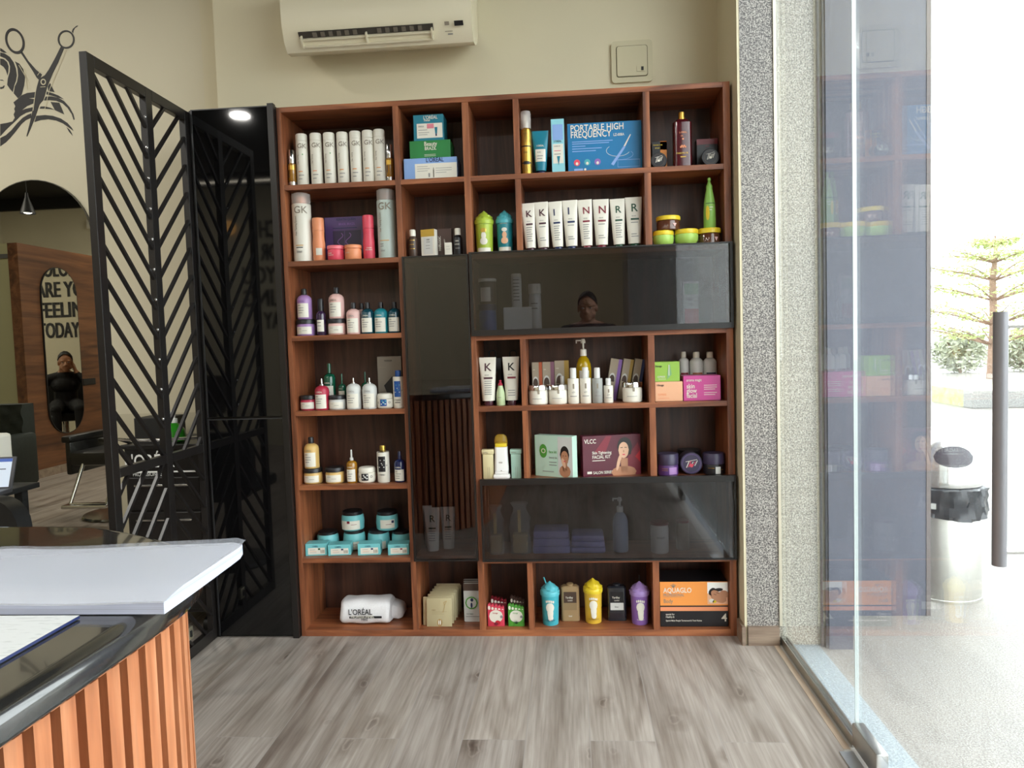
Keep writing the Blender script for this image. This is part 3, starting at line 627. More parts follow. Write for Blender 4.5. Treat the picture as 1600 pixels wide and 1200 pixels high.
ITEMS = [
    ('serum', 'hair_serum_bottle', 'bottle', 'small amber glass serum bottle with chrome cap, left end of top left shelf', 'amber serum bottles on the top left shelf', 0.0198, 0.05, 1.827, 0.0317, 0.147, {'body': 'amber_glass', 'cap': 'chrome'}),
    ('serum', 'hair_serum_bottle', 'bottle', 'small amber glass serum bottle with chrome cap, right end of the slim white bottles', 'amber serum bottles on the top left shelf', 0.4191, 0.05, 1.827, 0.031, 0.1489, {'body': 'amber_glass', 'cap': 'chrome'}),
    ('cyl', 'shampoo_bottle', 'bottle', 'slim white shampoo bottle, first from the left in the top shelf row', 'slim white shampoo bottles on the top left shelf', 0.0616, 0.055, 1.827, 0.0469, 0.2085, {'body': 'cream', 'cap': 'cream', 'capf': 0.14, 'txt': [('GK', -0.22, 0.72, 0.42, 'taupe')], 'vt': [('Hair Taming', -0.16, 0.42, 0.17, 'taupe')], 'lines': [(-0.2, 0.27, 0.35, 'orange'), (-0.2, 0.2, 0.45, 'grey_text'), (-0.2, 0.13, 0.3, 'grey_text')], 'dot': (0.2, 0.6, 'green_p')}),
    ('cyl', 'shampoo_bottle', 'bottle', 'slim white shampoo bottle, second from the left in the top shelf row', 'slim white shampoo bottles on the top left shelf', 0.1201, 0.055, 1.827, 0.0468, 0.2084, {'body': 'cream', 'cap': 'cream', 'capf': 0.14, 'txt': [('GK', -0.22, 0.72, 0.42, 'taupe')], 'vt': [('Hair Taming', -0.16, 0.42, 0.17, 'taupe')], 'lines': [(-0.2, 0.27, 0.35, 'peach'), (-0.2, 0.2, 0.45, 'grey_text'), (-0.2, 0.13, 0.3, 'grey_text')], 'dot': None}),
    ('cyl', 'shampoo_bottle', 'bottle', 'slim white shampoo bottle, third from the left in the top shelf row', 'slim white shampoo bottles on the top left shelf', 0.1747, 0.055, 1.827, 0.0466, 0.2073, {'body': 'cream', 'cap': 'cream', 'capf': 0.14, 'txt': [('GK', -0.22, 0.72, 0.42, 'taupe')], 'vt': [('Hair Taming', -0.16, 0.42, 0.17, 'taupe')], 'lines': [(-0.2, 0.27, 0.35, 'orange'), (-0.2, 0.2, 0.45, 'grey_text'), (-0.2, 0.13, 0.3, 'grey_text')], 'dot': (0.2, 0.6, 'green_p')}),
    ('cyl', 'shampoo_bottle', 'bottle', 'slim white shampoo bottle, fourth from the left in the top shelf row', 'slim white shampoo bottles on the top left shelf', 0.229, 0.055, 1.827, 0.0465, 0.207, {'body': 'cream', 'cap': 'cream', 'capf': 0.14, 'txt': [('GK', -0.22, 0.72, 0.42, 'taupe')], 'vt': [('Hair Taming', -0.16, 0.42, 0.17, 'taupe')], 'lines': [(-0.2, 0.27, 0.35, 'orange'), (-0.2, 0.2, 0.45, 'grey_text'), (-0.2, 0.13, 0.3, 'grey_text')], 'dot': None}),
    ('cyl', 'shampoo_bottle', 'bottle', 'slim white shampoo bottle, fifth from the left in the top shelf row', 'slim white shampoo bottles on the top left shelf', 0.282, 0.055, 1.827, 0.0464, 0.2077, {'body': 'cream', 'cap': 'cream', 'capf': 0.14, 'txt': [('GK', -0.22, 0.72, 0.42, 'taupe')], 'vt': [('Hair Taming', -0.16, 0.42, 0.17, 'taupe')], 'lines': [(-0.2, 0.27, 0.35, 'orange'), (-0.2, 0.2, 0.45, 'grey_text'), (-0.2, 0.13, 0.3, 'grey_text')], 'dot': None}),
    ('cyl', 'shampoo_bottle', 'bottle', 'slim white shampoo bottle, sixth from the left in the top shelf row', 'slim white shampoo bottles on the top left shelf', 0.3328, 0.055, 1.827, 0.0463, 0.2082, {'body': 'cream', 'cap': 'cream', 'capf': 0.14, 'txt': [('GK', -0.22, 0.72, 0.42, 'taupe')], 'vt': [('Hair Taming', -0.16, 0.42, 0.17, 'taupe')], 'lines': [(-0.2, 0.27, 0.35, 'orange'), (-0.2, 0.2, 0.45, 'grey_text'), (-0.2, 0.13, 0.3, 'grey_text')], 'dot': None}),
    ('cyl', 'shampoo_bottle', 'bottle', 'slim white shampoo bottle, seventh from the left in the top shelf row', 'slim white shampoo bottles on the top left shelf', 0.3788, 0.055, 1.827, 0.0461, 0.2098, {'body': 'cream', 'cap': 'cream', 'capf': 0.14, 'txt': [('GK', -0.22, 0.72, 0.42, 'taupe')], 'vt': [('Hair Taming', -0.16, 0.42, 0.17, 'taupe')], 'lines': [(-0.2, 0.27, 0.35, 'orange'), (-0.2, 0.2, 0.45, 'grey_text'), (-0.2, 0.13, 0.3, 'grey_text')], 'dot': None}),
    ('box', 'hair_kit_box', 'box', 'pale blue kit box, lowest of the stack of three on upper shelf', 'boxes stacked on the upper shelf', 0.585, 0.03, 1.827, 0.2113, 0.0854, {'d': 0.12, 'body': 'sky_box', 'lab': (-0.29, 0.04, 0.5, 0.74, 'cream'), 'txt': [("L'ORÉAL", -0.08, 0.8, 0.1, 'navy')], 'lines': [(-0.25, 0.6, 0.2, 'grey_text'), (-0.25, 0.5, 0.24, 'grey_text'), (-0.25, 0.4, 0.2, 'grey_text'), (0.1, 0.5, 0.3, 'grey_text'), (0.1, 0.4, 0.3, 'grey_text'), (0.1, 0.3, 0.2, 'grey_text')], 'pic': 'ampoule'}),
    ('box', 'hair_kit_box', 'box', 'green kit box in the middle of the stack of three on upper shelf', 'boxes stacked on the upper shelf', 0.5853, 0.035, 1.9129, 0.162, 0.0681, {'d': 0.11, 'body': 'green_box', 'txt': [('Beauty', -0.14, 0.68, 0.13, 'cream'), ('BRAZIL', -0.13, 0.45, 0.1, 'cream')], 'lines': [(-0.14, 0.18, 0.28, 'cream'), (-0.14, 0.1, 0.28, 'cream')]}),
    ('box', 'hair_kit_box', 'box', 'teal kit box with tube picture, topmost of the stack of three on upper shelf', 'boxes stacked on the upper shelf', 0.5818, 0.04, 1.9815, 0.1197, 0.1008, {'d': 0.09, 'body': 'teal_box', 'lab': (-0.39, 0.1, 0.46, 0.66, 'cream'), 'txt': [("L'ORÉAL", -0.16, 0.82, 0.14, 'cream'), ('metal', -0.14, 0.74, 0.1, 'cream'), ('detox', -0.34, 0.52, 0.09, 'grey_text')], 'lines': [(-0.34, 0.4, 0.3, 'grey_text'), (-0.34, 0.3, 0.36, 'grey_text'), (-0.34, 0.22, 0.3, 'grey_text')], 'pic': 'tube_pic'}),
    ('spray', 'hair_spray_can', 'spray can', 'gold hair spray can with clear cap, top shelf left of the teal tube', None, 0.9648, 0.05, 1.827, 0.0414, 0.2461, {'body': 'gold', 'cap': 'cream'}),
    ('tube', 'hair_mask_tube', 'tube', 'teal squeeze tube standing beside the gold spray can', None, 1.0192, 0.06, 1.827, 0.0653, 0.1737, {'body': 'teal_box', 'cap': 'navy', 'capf': 0.1, 'bw': 0.62, 'lab': (-0.3, 0.3, 0.3, 0.58, 'cream'), 'txt': [("L'ORÉAL", -0.22, 0.64, 0.13, 'cream'), ('scalp', -0.2, 0.5, 0.13, 'grey_text')], 'lines': [(-0.2, 0.42, 0.35, 'grey_text'), (-0.2, 0.36, 0.3, 'grey_text')], 'clearcap': 1}),
    ('box', 'tall_tube_carton', 'box', 'tall pale aqua carton standing left of the large blue box', None, 1.0884, 0.05, 1.827, 0.0508, 0.2138, {'d': 0.045, 'body': 'aqua_box', 'lab': (-0.4, 0.2, 0.4, 0.55, 'cream'), 'txt': [("L'ORÉAL", -0.32, 0.58, 0.18, 'navy'), ('metal dx', -0.3, 0.5, 0.15, 'grey_text')], 'lines': [(-0.3, 0.42, 0.5, 'pink_text'), (-0.3, 0.36, 0.5, 'grey_text')], 'pic': 'wedge'}),
    ('box', 'facial_device_box', 'box', 'large blue box printed PORTABLE HIGH FREQUENCY on the top shelf', None, 1.2691, 0.045, 1.827, 0.2859, 0.1907, {'d': 0.1, 'body': 'blue_device', 'txt': [('PORTABLE HIGH', -0.46, 0.84, 0.108, 'cream'), ('FREQUENCY', -0.46, 0.71, 0.108, 'cream'), ('LZ-008A', 0.12, 0.71, 0.045, 'cream')], 'lines': [(-0.44, 0.62, 0.55, 'sky_box'), (-0.44, 0.58, 0.5, 'sky_box'), (-0.44, 0.53, 0.18, 'sky_box'), (-0.44, 0.48, 0.4, 'sky_box'), (-0.44, 0.43, 0.32, 'sky_box')], 'pic': 'device'}),
    ('box', 'hair_wax_carton', 'box', 'small black and orange carton behind a round tin, top right shelf', None, 1.4844, 0.09, 1.827, 0.057, 0.1175, {'d': 0.05, 'body': 'black', 'lab': (0.05, 0.0, 0.5, 1.0, 'orange'), 'lab2': (-0.5, 0.72, 0.5, 0.98, 'black'), 'txt': [('POWDER WAX', -0.42, 0.86, 0.1, 'yellow'), ('STYLING', -0.3, 0.76, 0.1, 'yellow')]}),
    ('disc', 'hair_wax_tin', 'tin', 'round black tin leaning on the black and orange carton', None, 1.4752, 0.04, 1.827, 0.056, 0.0699, {'body': 'black', 'pr': 'cream'}),
    ('square', 'hair_oil_bottle', 'bottle', 'dark red bottle with gold cap on the top right shelf', None, 1.5672, 0.06, 1.827, 0.0707, 0.216, {'body': 'wine_glass', 'cap': 'gold', 'txt': [('L-OREAL', -0.2, 0.6, 0.12, 'peach'), ('OIL', -0.12, 0.54, 0.1, 'peach'), ('CHARCOAL OIL', -0.38, 0.24, 0.1, 'gold')], 'lines': [(-0.15, 0.18, 0.3, 'gold')], 'pic': 'crest'}),
    ('box', 'hair_wax_carton', 'box', 'small black and red carton on the right end of the top shelf', None, 1.6685, 0.09, 1.827, 0.0809, 0.1174, {'d': 0.05, 'body': 'black', 'lab': (-0.5, 0.82, 0.5, 1.0, 'dark_red'), 'txt': [('HAIR', -0.1, 0.73, 0.1, 'dark_red'), ('STYLING', -0.12, 0.6, 0.1, 'dark_red')]}),
    ('disc', 'hair_wax_tin', 'tin', 'round black tin leaning on the black and red carton', None, 1.6718, 0.04, 1.827, 0.0603, 0.0753, {'body': 'black', 'pr': 'cream'}),
    ('cyl', 'treatment_bottle', 'bottle', 'tall white bottle with clear cap, left end of the second shelf', 'tall treatment bottles with clear caps', 0.0462, 0.06, 1.527, 0.0757, 0.2757, {'body': 'cream', 'cap': 'clear', 'capf': 0.16, 'inner': 'peach', 'txt': [('GK', -0.25, 0.7, 0.4, 'taupe'), ('250ml', -0.2, 0.13, 0.14, 'grey_text')], 'vt': [('Hair Taming System', -0.12, 0.38, 0.14, 'taupe')], 'lines': [(-0.22, 0.23, 0.4, 'gold_text'), (-0.2, 0.2, 0.36, 'black')]}),
    ('waist', 'conditioner_bottle', 'bottle', 'orange shampoo bottle beside the tall white bottle, second shelf', None, 0.1137, 0.055, 1.527, 0.05, 0.1743, {'body': 'peach', 'cap': 'peach', 'lab': (-0.1, 0.14, 0.4, 0.3, 'cream')}),
    ('box', 'hair_kit_box', 'box', 'purple kit box standing behind the pink and orange jars', None, 0.2007, 0.13, 1.527, 0.1699, 0.1889, {'d': 0.07, 'body': 'purple_box', 'txt': [('KERATIN QUEEN', -0.2, 0.92, 0.07, 'navy'), ('BRASIL BRAZIL', -0.15, 0.82, 0.07, 'violet_text')], 'lines': [(-0.3, 0.75, 0.6, 'navy')], 'lab': (-0.3, 0.2, 0.4, 0.7, 'purple_dark'), 'pic': 'swirls'}),
    ('jar', 'hair_mask_jar', 'jar', 'round pink jar in front of the purple box', 'low jars before the purple box', 0.1857, 0.045, 1.527, 0.0684, 0.0593, {'body': 'coral', 'cap': 'coral_l', 'capf': 0.25, 'txt': [('COLOR', -0.38, 0.42, 0.09, 'cream'), ('BRILLIANCE', -0.38, 0.3, 0.08, 'cream')]}),
    ('jar', 'hair_mask_jar', 'jar', 'round orange jar in front of the purple box', 'low jars before the purple box', 0.2564, 0.045, 1.527, 0.0686, 0.0589, {'body': 'peach', 'cap': 'peach', 'capf': 0.25, 'txt': [('ENRICH', -0.38, 0.42, 0.09, 'cream')]}),
    ('waist', 'shampoo_bottle', 'bottle', 'coral pink bottle between orange jar and mint green bottle', None, 0.3194, 0.055, 1.527, 0.0471, 0.1759, {'body': 'coral', 'cap': 'coral', 'txt': [('COLOR', -0.1, 0.24, 0.14, 'cream'), ('BRILLIANCE', -0.2, 0.2, 0.12, 'cream')]}),
    ('cyl', 'treatment_bottle', 'bottle', 'tall mint bottle with clear cap, right end of second left shelf', 'tall treatment bottles with clear caps', 0.3948, 0.06, 1.527, 0.0756, 0.2746, {'body': 'mint_grey', 'cap': 'clear', 'capf': 0.16, 'inner': 'brown_cap', 'txt': [('GK', -0.35, 0.7, 0.4, 'taupe'), ('250ml', -0.3, 0.1, 0.12, 'grey_text')], 'vt': [('Hair Taming System', -0.2, 0.38, 0.14, 'taupe')], 'lines': [(-0.3, 0.25, 0.5, 'gold_text'), (-0.3, 0.2, 0.2, 'grey_text'), (-0.3, 0.17, 0.2, 'grey_text')]}),
    ('shoulder', 'hair_serum_bottle', 'bottle', 'tiny brown bottle with cream cap on the second shelf', None, 0.4994, 0.05, 1.527, 0.0344, 0.1107, {'body': 'brown_lab', 'cap': 'cream', 'capf': 0.24, 'capr': 0.72, 'lines': [(-0.3, 0.6, 0.6, 'gold'), (-0.3, 0.3, 0.6, 'gold'), (-0.3, 0.45, 0.5, 'gold')]}),
    ('box', 'hair_serum_carton', 'box', 'white carton with gold top beside the tiny brown bottle', None, 0.5618, 0.04, 1.527, 0.0592, 0.1086, {'d': 0.03, 'body': 'cream', 'rot': -0.25, 'lab': (-0.5, 0.74, 0.5, 1.0, 'gold_l'), 'lab2': (-0.3, 0.1, 0.35, 0.7, 'greyw'), 'txt': [('HAIR', -0.1, 0.6, 0.12, 'black'), ('LOGIC', -0.1, 0.52, 0.1, 'black')], 'lines': [(-0.15, 0.4, 0.3, 'grey_text'), (-0.15, 0.3, 0.3, 'grey_text')]}),
    ('box', 'hair_care_carton', 'box', 'brown carton with white vertical lettering on the second shelf', None, 0.625, 0.07, 1.527, 0.057, 0.1141, {'d': 0.03, 'body': 'brown_box', 'vt': [('HAIRLOGIC', -0.28, 0.22, 0.22, 'cream'), ('HAIR AND BEAUTY', 0.02, 0.28, 0.09, 'cream')]}),
    ('box', 'sample_carton', 'box', 'tiny white carton in front of the brown carton', None, 0.6435, 0.035, 1.527, 0.0289, 0.0529, {'d': 0.015, 'body': 'cream', 'lines': [(-0.3, 0.7, 0.5, 'grey_text'), (-0.3, 0.5, 0.6, 'grey_text')]}),
    ('shoulder', 'hair_serum_bottle', 'bottle', 'small black bottle with white cap right of the brown carton', None, 0.6818, 0.045, 1.527, 0.0358, 0.1079, {'body': 'black', 'cap': 'cream', 'capf': 0.25, 'capr': 0.68, 'txt': [('HAIR', -0.25, 0.5, 0.2, 'cream'), ('LOGIC', -0.3, 0.38, 0.2, 'cream')], 'lines': [(-0.25, 0.25, 0.5, 'grey_text')]}),
    ('cup', 'foot_cream_cup', 'cup', 'lime green cup with swirl lid on the second shelf', 'swirl lid cups on the second shelf', 0.787, 0.06, 1.527, 0.078, 0.1738, {'body': 'lime', 'cap': 'lime', 'lab': (-0.4, 0.0, 0.4, 0.15, 'cream'), 'pic': 'face_g'}),
    ('cup', 'foot_cream_cup', 'cup', 'teal cup with swirl lid on the second shelf', 'swirl lid cups on the second shelf', 0.8691, 0.06, 1.527, 0.0713, 0.1733, {'body': 'teal_cup', 'cap': 'teal_l', 'lab': (-0.4, 0.0, 0.4, 0.15, 'cream'), 'pic': 'face_t'}),
    ('tube', 'hair_cream_tube', 'tube', 'white tube marked K with plum cap, first in row of eight', 'white letter tubes on the second shelf', 0.9703, 0.06, 1.527, 0.0546, 0.1962, {'body': 'cream', 'cap': 'plum_cap', 'capf': 0.1, 'bw': 0.74, 'tilt': 0.055, 'txt': [('K', -0.18, 0.72, 0.52, 'plum'), ('REPAIR', -0.14, 0.62, 0.09, 'grey_text')], 'bar': (-0.2, 0.555, 0.48, 0.035, 'plum'), 'lines': [(-0.2, 0.5, 0.42, 'grey_text'), (-0.2, 0.455, 0.37, 'grey_text'), (-0.2, 0.41000000000000003, 0.31999999999999995, 'grey_text'), (-0.2, 0.365, 0.42, 'grey_text'), (-0.2, 0.32, 0.37, 'grey_text'), (-0.2, 0.275, 0.31999999999999995, 'grey_text'), (-0.2, 0.22999999999999998, 0.42, 'grey_text')]}),
    ('tube', 'hair_cream_tube', 'tube', 'white tube marked K with plum cap, second in row of eight', 'white letter tubes on the second shelf', 1.0218, 0.06, 1.527, 0.0565, 0.1988, {'body': 'cream', 'cap': 'plum_cap', 'capf': 0.1, 'bw': 0.74, 'tilt': 0.05, 'txt': [('K', -0.18, 0.72, 0.52, 'plum'), ('REPAIR', -0.14, 0.62, 0.09, 'grey_text')], 'bar': (-0.2, 0.555, 0.48, 0.035, 'plum'), 'lines': [(-0.2, 0.5, 0.42, 'grey_text'), (-0.2, 0.275, 0.31999999999999995, 'grey_text'), (-0.2, 0.22999999999999998, 0.42, 'grey_text')]}),
    ('tube', 'hair_cream_tube', 'tube', 'white tube marked I with navy cap, third in row of eight', 'white letter tubes on the second shelf', 1.079, 0.06, 1.527, 0.055, 0.1982, {'body': 'cream', 'cap': 'navy_cap', 'capf': 0.1, 'bw': 0.74, 'tilt': 0.06, 'txt': [('I', -0.18, 0.72, 0.52, 'navy'), ('REPAIR', -0.14, 0.62, 0.09, 'grey_text')], 'bar': (-0.2, 0.555, 0.48, 0.035, 'navy'), 'lines': [(-0.2, 0.5, 0.42, 'grey_text'), (-0.2, 0.455, 0.37, 'grey_text'), (-0.2, 0.41000000000000003, 0.31999999999999995, 'grey_text'), (-0.2, 0.365, 0.42, 'grey_text'), (-0.2, 0.32, 0.37, 'grey_text'), (-0.2, 0.275, 0.31999999999999995, 'grey_text'), (-0.2, 0.22999999999999998, 0.42, 'grey_text')]}),
    ('tube', 'hair_cream_tube', 'tube', 'white tube marked I with navy cap, fourth in row of eight', 'white letter tubes on the second shelf', 1.1323, 0.06, 1.527, 0.0596, 0.2004, {'body': 'cream', 'cap': 'navy_cap', 'capf': 0.1, 'bw': 0.74, 'tilt': 0.029, 'txt': [('I', -0.18, 0.72, 0.52, 'navy'), ('REPAIR', -0.14, 0.62, 0.09, 'grey_text')], 'bar': (-0.2, 0.555, 0.48, 0.035, 'navy'), 'lines': [(-0.2, 0.5, 0.42, 'grey_text'), (-0.2, 0.275, 0.31999999999999995, 'grey_text'), (-0.2, 0.22999999999999998, 0.42, 'grey_text')]}),
    ('tube', 'hair_cream_tube', 'tube', 'white tube marked N with red cap, fifth in row of eight', 'white letter tubes on the second shelf', 1.1929, 0.06, 1.527, 0.0573, 0.1999, {'body': 'cream', 'cap': 'maroon_cap', 'capf': 0.1, 'bw': 0.74, 'tilt': 0.045, 'txt': [('N', -0.18, 0.72, 0.52, 'maroon'), ('REPAIR', -0.14, 0.62, 0.09, 'grey_text')], 'bar': (-0.2, 0.555, 0.48, 0.035, 'maroon'), 'lines': [(-0.2, 0.5, 0.42, 'grey_text'), (-0.2, 0.455, 0.37, 'grey_text'), (-0.2, 0.41000000000000003, 0.31999999999999995, 'grey_text'), (-0.2, 0.365, 0.42, 'grey_text'), (-0.2, 0.32, 0.37, 'grey_text'), (-0.2, 0.275, 0.31999999999999995, 'grey_text'), (-0.2, 0.22999999999999998, 0.42, 'grey_text')]}),
    ('tube', 'hair_cream_tube', 'tube', 'white tube marked N with red cap, sixth in row of eight', 'white letter tubes on the second shelf', 1.2501, 0.06, 1.527, 0.0626, 0.1985, {'body': 'cream', 'cap': 'maroon_cap', 'capf': 0.1, 'bw': 0.74, 'tilt': 0.005, 'txt': [('N', -0.18, 0.72, 0.52, 'maroon'), ('REPAIR', -0.14, 0.62, 0.09, 'grey_text')], 'bar': (-0.2, 0.555, 0.48, 0.035, 'maroon'), 'lines': [(-0.2, 0.5, 0.42, 'grey_text'), (-0.2, 0.275, 0.31999999999999995, 'grey_text'), (-0.2, 0.22999999999999998, 0.42, 'grey_text')]}),
    ('tube', 'hair_cream_tube', 'tube', 'white tube marked R with green cap, seventh in row of eight', 'white letter tubes on the second shelf', 1.3178, 0.06, 1.527, 0.0583, 0.1973, {'body': 'cream', 'cap': 'dgreen_cap', 'capf': 0.1, 'bw': 0.74, 'tilt': 0.031, 'txt': [('R', -0.18, 0.72, 0.52, 'dgreen'), ('REPAIR', -0.14, 0.62, 0.09, 'grey_text')], 'bar': (-0.2, 0.555, 0.48, 0.035, 'dgreen'), 'lines': [(-0.2, 0.5, 0.42, 'grey_text'), (-0.2, 0.455, 0.37, 'grey_text'), (-0.2, 0.41000000000000003, 0.31999999999999995, 'grey_text'), (-0.2, 0.365, 0.42, 'grey_text'), (-0.2, 0.32, 0.37, 'grey_text'), (-0.2, 0.275, 0.31999999999999995, 'grey_text'), (-0.2, 0.22999999999999998, 0.42, 'grey_text')]}),
    ('tube', 'hair_cream_tube', 'tube', 'white tube marked R with green cap, eighth in row of eight', 'white letter tubes on the second shelf', 1.3778, 0.06, 1.527, 0.0655, 0.2007, {'body': 'cream', 'cap': 'dgreen_cap', 'capf': 0.1, 'bw': 0.74, 'tilt': 0.012, 'txt': [('R', -0.18, 0.72, 0.52, 'dgreen'), ('REPAIR', -0.14, 0.62, 0.09, 'grey_text')], 'bar': (-0.2, 0.555, 0.48, 0.035, 'dgreen'), 'lines': [(-0.2, 0.5, 0.42, 'grey_text'), (-0.2, 0.275, 0.31999999999999995, 'grey_text'), (-0.2, 0.22999999999999998, 0.42, 'grey_text')]}),
    ('bowljar', 'cream_jar', 'jar', 'lime jar with yellow lid under the brown jar, second shelf', 'yellow lid cream jars on the second shelf', 1.4873, 0.05, 1.527, 0.0816, 0.0615, {'body': 'lime_l', 'cap': 'yellow'}),
    ('bowljar', 'cream_jar', 'jar', 'lime jar with yellow lid in the middle of the yellow lid jars', 'yellow lid cream jars on the second shelf', 1.5759, 0.05, 1.527, 0.0905, 0.0638, {'body': 'lime_l', 'cap': 'yellow'}),
    ('jar', 'cream_jar', 'jar', 'brown jar with yellow lid stacked on the left lime jar', 'yellow lid cream jars on the second shelf', 1.5077, 0.055, 1.589, 0.0934, 0.056, {'body': 'amber_jar', 'cap': 'yellow', 'capf': 0.3, 'pic': 'tri'}),
    ('jar', 'cream_jar', 'jar', 'brown jar with yellow lid under the green pointed bottle', 'yellow lid cream jars on the second shelf', 1.6645, 0.055, 1.527, 0.089, 0.0643, {'body': 'amber_jar', 'cap': 'yellow', 'capf': 0.3, 'pic': 'tri'}),
    ('cone', 'toner_bottle', 'bottle', 'green pointed bottle standing on a yellow lid jar', None, 1.6668, 0.055, 1.5918, 0.0462, 0.1953, {'body': 'lime_d', 'cap': 'lime_d', 'txt': [], 'bar': (-0.4, 0.48, 0.8, 0.012, 'dgreen'), 'lines': [(-0.1, 0.4, 0.3, 'cream'), (-0.1, 0.35, 0.2, 'cream')], 'pic': 'leaf'}),
    ('jar', 'hair_mask_jar', 'jar', 'low purple jar with black lid at the left of the third left shelf', 'salon bottles and jars on the third left shelf', 0.0423, 0.06, 1.23, 0.0766, 0.0664, {'body': 'lilac', 'cap': 'black', 'capf': 0.28, 'lab': (-0.46, 0.1, 0.46, 0.55, 'cream'), 'txt': [], 'lines': [(-0.3, 0.42, 0.2, 'grey_text'), (-0.05, 0.3, 0.25, 'grey_text')]}),
    ('shoulder', 'shampoo_bottle', 'bottle', 'purple bottle standing on the purple jar', 'salon bottles and jars on the third left shelf', 0.0401, 0.06, 1.2969, 0.0601, 0.1242, {'body': 'lilac', 'cap': 'black', 'capf': 0.2, 'capr': 0.38, 'lab': (-0.42, 0.06, 0.42, 0.52, 'cream'), 'txt': [("L'ORÉAL", -0.28, 0.56, 0.13, 'violet_text'), ('serie', -0.3, 0.44, 0.11, 'black')], 'lines': [(-0.3, 0.36, 0.4, 'grey_text'), (-0.3, 0.28, 0.4, 'grey_text'), (-0.3, 0.2, 0.3, 'grey_text')]}),
    ('shoulder', 'leave_in_spray_bottle', 'bottle', 'narrow dark purple bottle between two stacks on third left shelf', 'salon bottles and jars on the third left shelf', 0.1105, 0.05, 1.23, 0.0385, 0.1478, {'body': 'violet_glass', 'cap': 'black', 'capf': 0.34, 'capr': 0.6, 'lab': (-0.38, 0.1, 0.42, 0.42, 'cream'), 'lines': [(-0.3, 0.34, 0.4, 'black'), (-0.3, 0.25, 0.4, 'grey_text')]}),
    ('jar', 'hair_mask_jar', 'jar', 'low pink jar with black lid on the third left shelf', 'salon bottles and jars on the third left shelf', 0.1723, 0.06, 1.23, 0.0745, 0.0646, {'body': 'blush', 'cap': 'black', 'capf': 0.28, 'lab': (-0.46, 0.1, 0.46, 0.55, 'cream'), 'txt': [], 'lines': [(-0.3, 0.42, 0.2, 'grey_text'), (-0.05, 0.3, 0.25, 'grey_text')]}),
    ('shoulder', 'shampoo_bottle', 'bottle', 'pale pink bottle standing on the pink jar', 'salon bottles and jars on the third left shelf', 0.1735, 0.06, 1.2951, 0.0624, 0.1265, {'body': 'blush', 'cap': 'black', 'capf': 0.2, 'capr': 0.38, 'lab': (-0.42, 0.06, 0.42, 0.52, 'cream'), 'txt': [("L'ORÉAL", -0.28, 0.56, 0.13, 'taupe'), ('serie', -0.3, 0.44, 0.11, 'black')], 'lines': [(-0.3, 0.36, 0.4, 'grey_text'), (-0.3, 0.28, 0.4, 'grey_text'), (-0.3, 0.2, 0.3, 'grey_text')]}),
    ('shoulder', 'shampoo_bottle', 'bottle', 'pale pink bottle standing directly on the third left shelf', 'salon bottles and jars on the third left shelf', 0.245, 0.05, 1.23, 0.0573, 0.1275, {'body': 'blush', 'cap': 'black', 'capf': 0.2, 'capr': 0.36, 'lab': (-0.44, 0.05, 0.44, 0.5, 'cream'), 'txt': [("L'ORÉAL", -0.3, 0.55, 0.14, 'grey_text'), ('serie', -0.34, 0.42, 0.12, 'black')], 'lines': [(-0.34, 0.35, 0.5, 'grey_text'), (-0.34, 0.28, 0.4, 'grey_text'), (-0.34, 0.21000000000000002, 0.4, 'grey_text')]}),
    ('shoulder', 'shampoo_bottle', 'bottle', 'pink bottle with black cap hidden behind teal bottle', 'salon bottles and jars on the third left shelf', 0.2591, 0.12, 1.23, 0.0512, 0.1279, {'body': 'blush', 'cap': 'black', 'capf': 0.2, 'capr': 0.36, 'lab': (-0.44, 0.05, 0.44, 0.5, 'cream'), 'txt': [("L'ORÉAL", -0.3, 0.55, 0.14, 'grey_text'), ('serie', -0.34, 0.42, 0.12, 'black')], 'lines': [(-0.34, 0.35, 0.5, 'grey_text'), (-0.34, 0.28, 0.4, 'grey_text'), (-0.34, 0.21000000000000002, 0.4, 'grey_text')]}),
    ('shoulder', 'shampoo_bottle', 'bottle', 'dark teal bottle left of the bright teal bottle, third left shelf', 'salon bottles and jars on the third left shelf', 0.3028, 0.05, 1.23, 0.0539, 0.1265, {'body': 'teal_glass', 'cap': 'black', 'capf': 0.2, 'capr': 0.36, 'lab': (-0.44, 0.05, 0.44, 0.5, 'cream'), 'txt': [("L'ORÉAL", -0.3, 0.55, 0.14, 'cream'), ('serie', -0.34, 0.42, 0.12, 'black')], 'lines': [(-0.34, 0.35, 0.5, 'grey_text'), (-0.34, 0.28, 0.4, 'grey_text'), (-0.34, 0.21000000000000002, 0.4, 'grey_text')]}),
    ('shoulder', 'shampoo_bottle', 'bottle', 'bright teal bottle between two dark teal bottles', 'salon bottles and jars on the third left shelf', 0.3578, 0.05, 1.23, 0.0551, 0.1253, {'body': 'teal_cup', 'cap': 'black', 'capf': 0.2, 'capr': 0.36, 'lab': (-0.44, 0.05, 0.44, 0.5, 'cream'), 'txt': [("L'ORÉAL", -0.3, 0.55, 0.14, 'cream'), ('serie', -0.34, 0.42, 0.12, 'black')], 'lines': [(-0.34, 0.35, 0.5, 'grey_text'), (-0.34, 0.28, 0.4, 'grey_text'), (-0.34, 0.21000000000000002, 0.4, 'grey_text')]}),
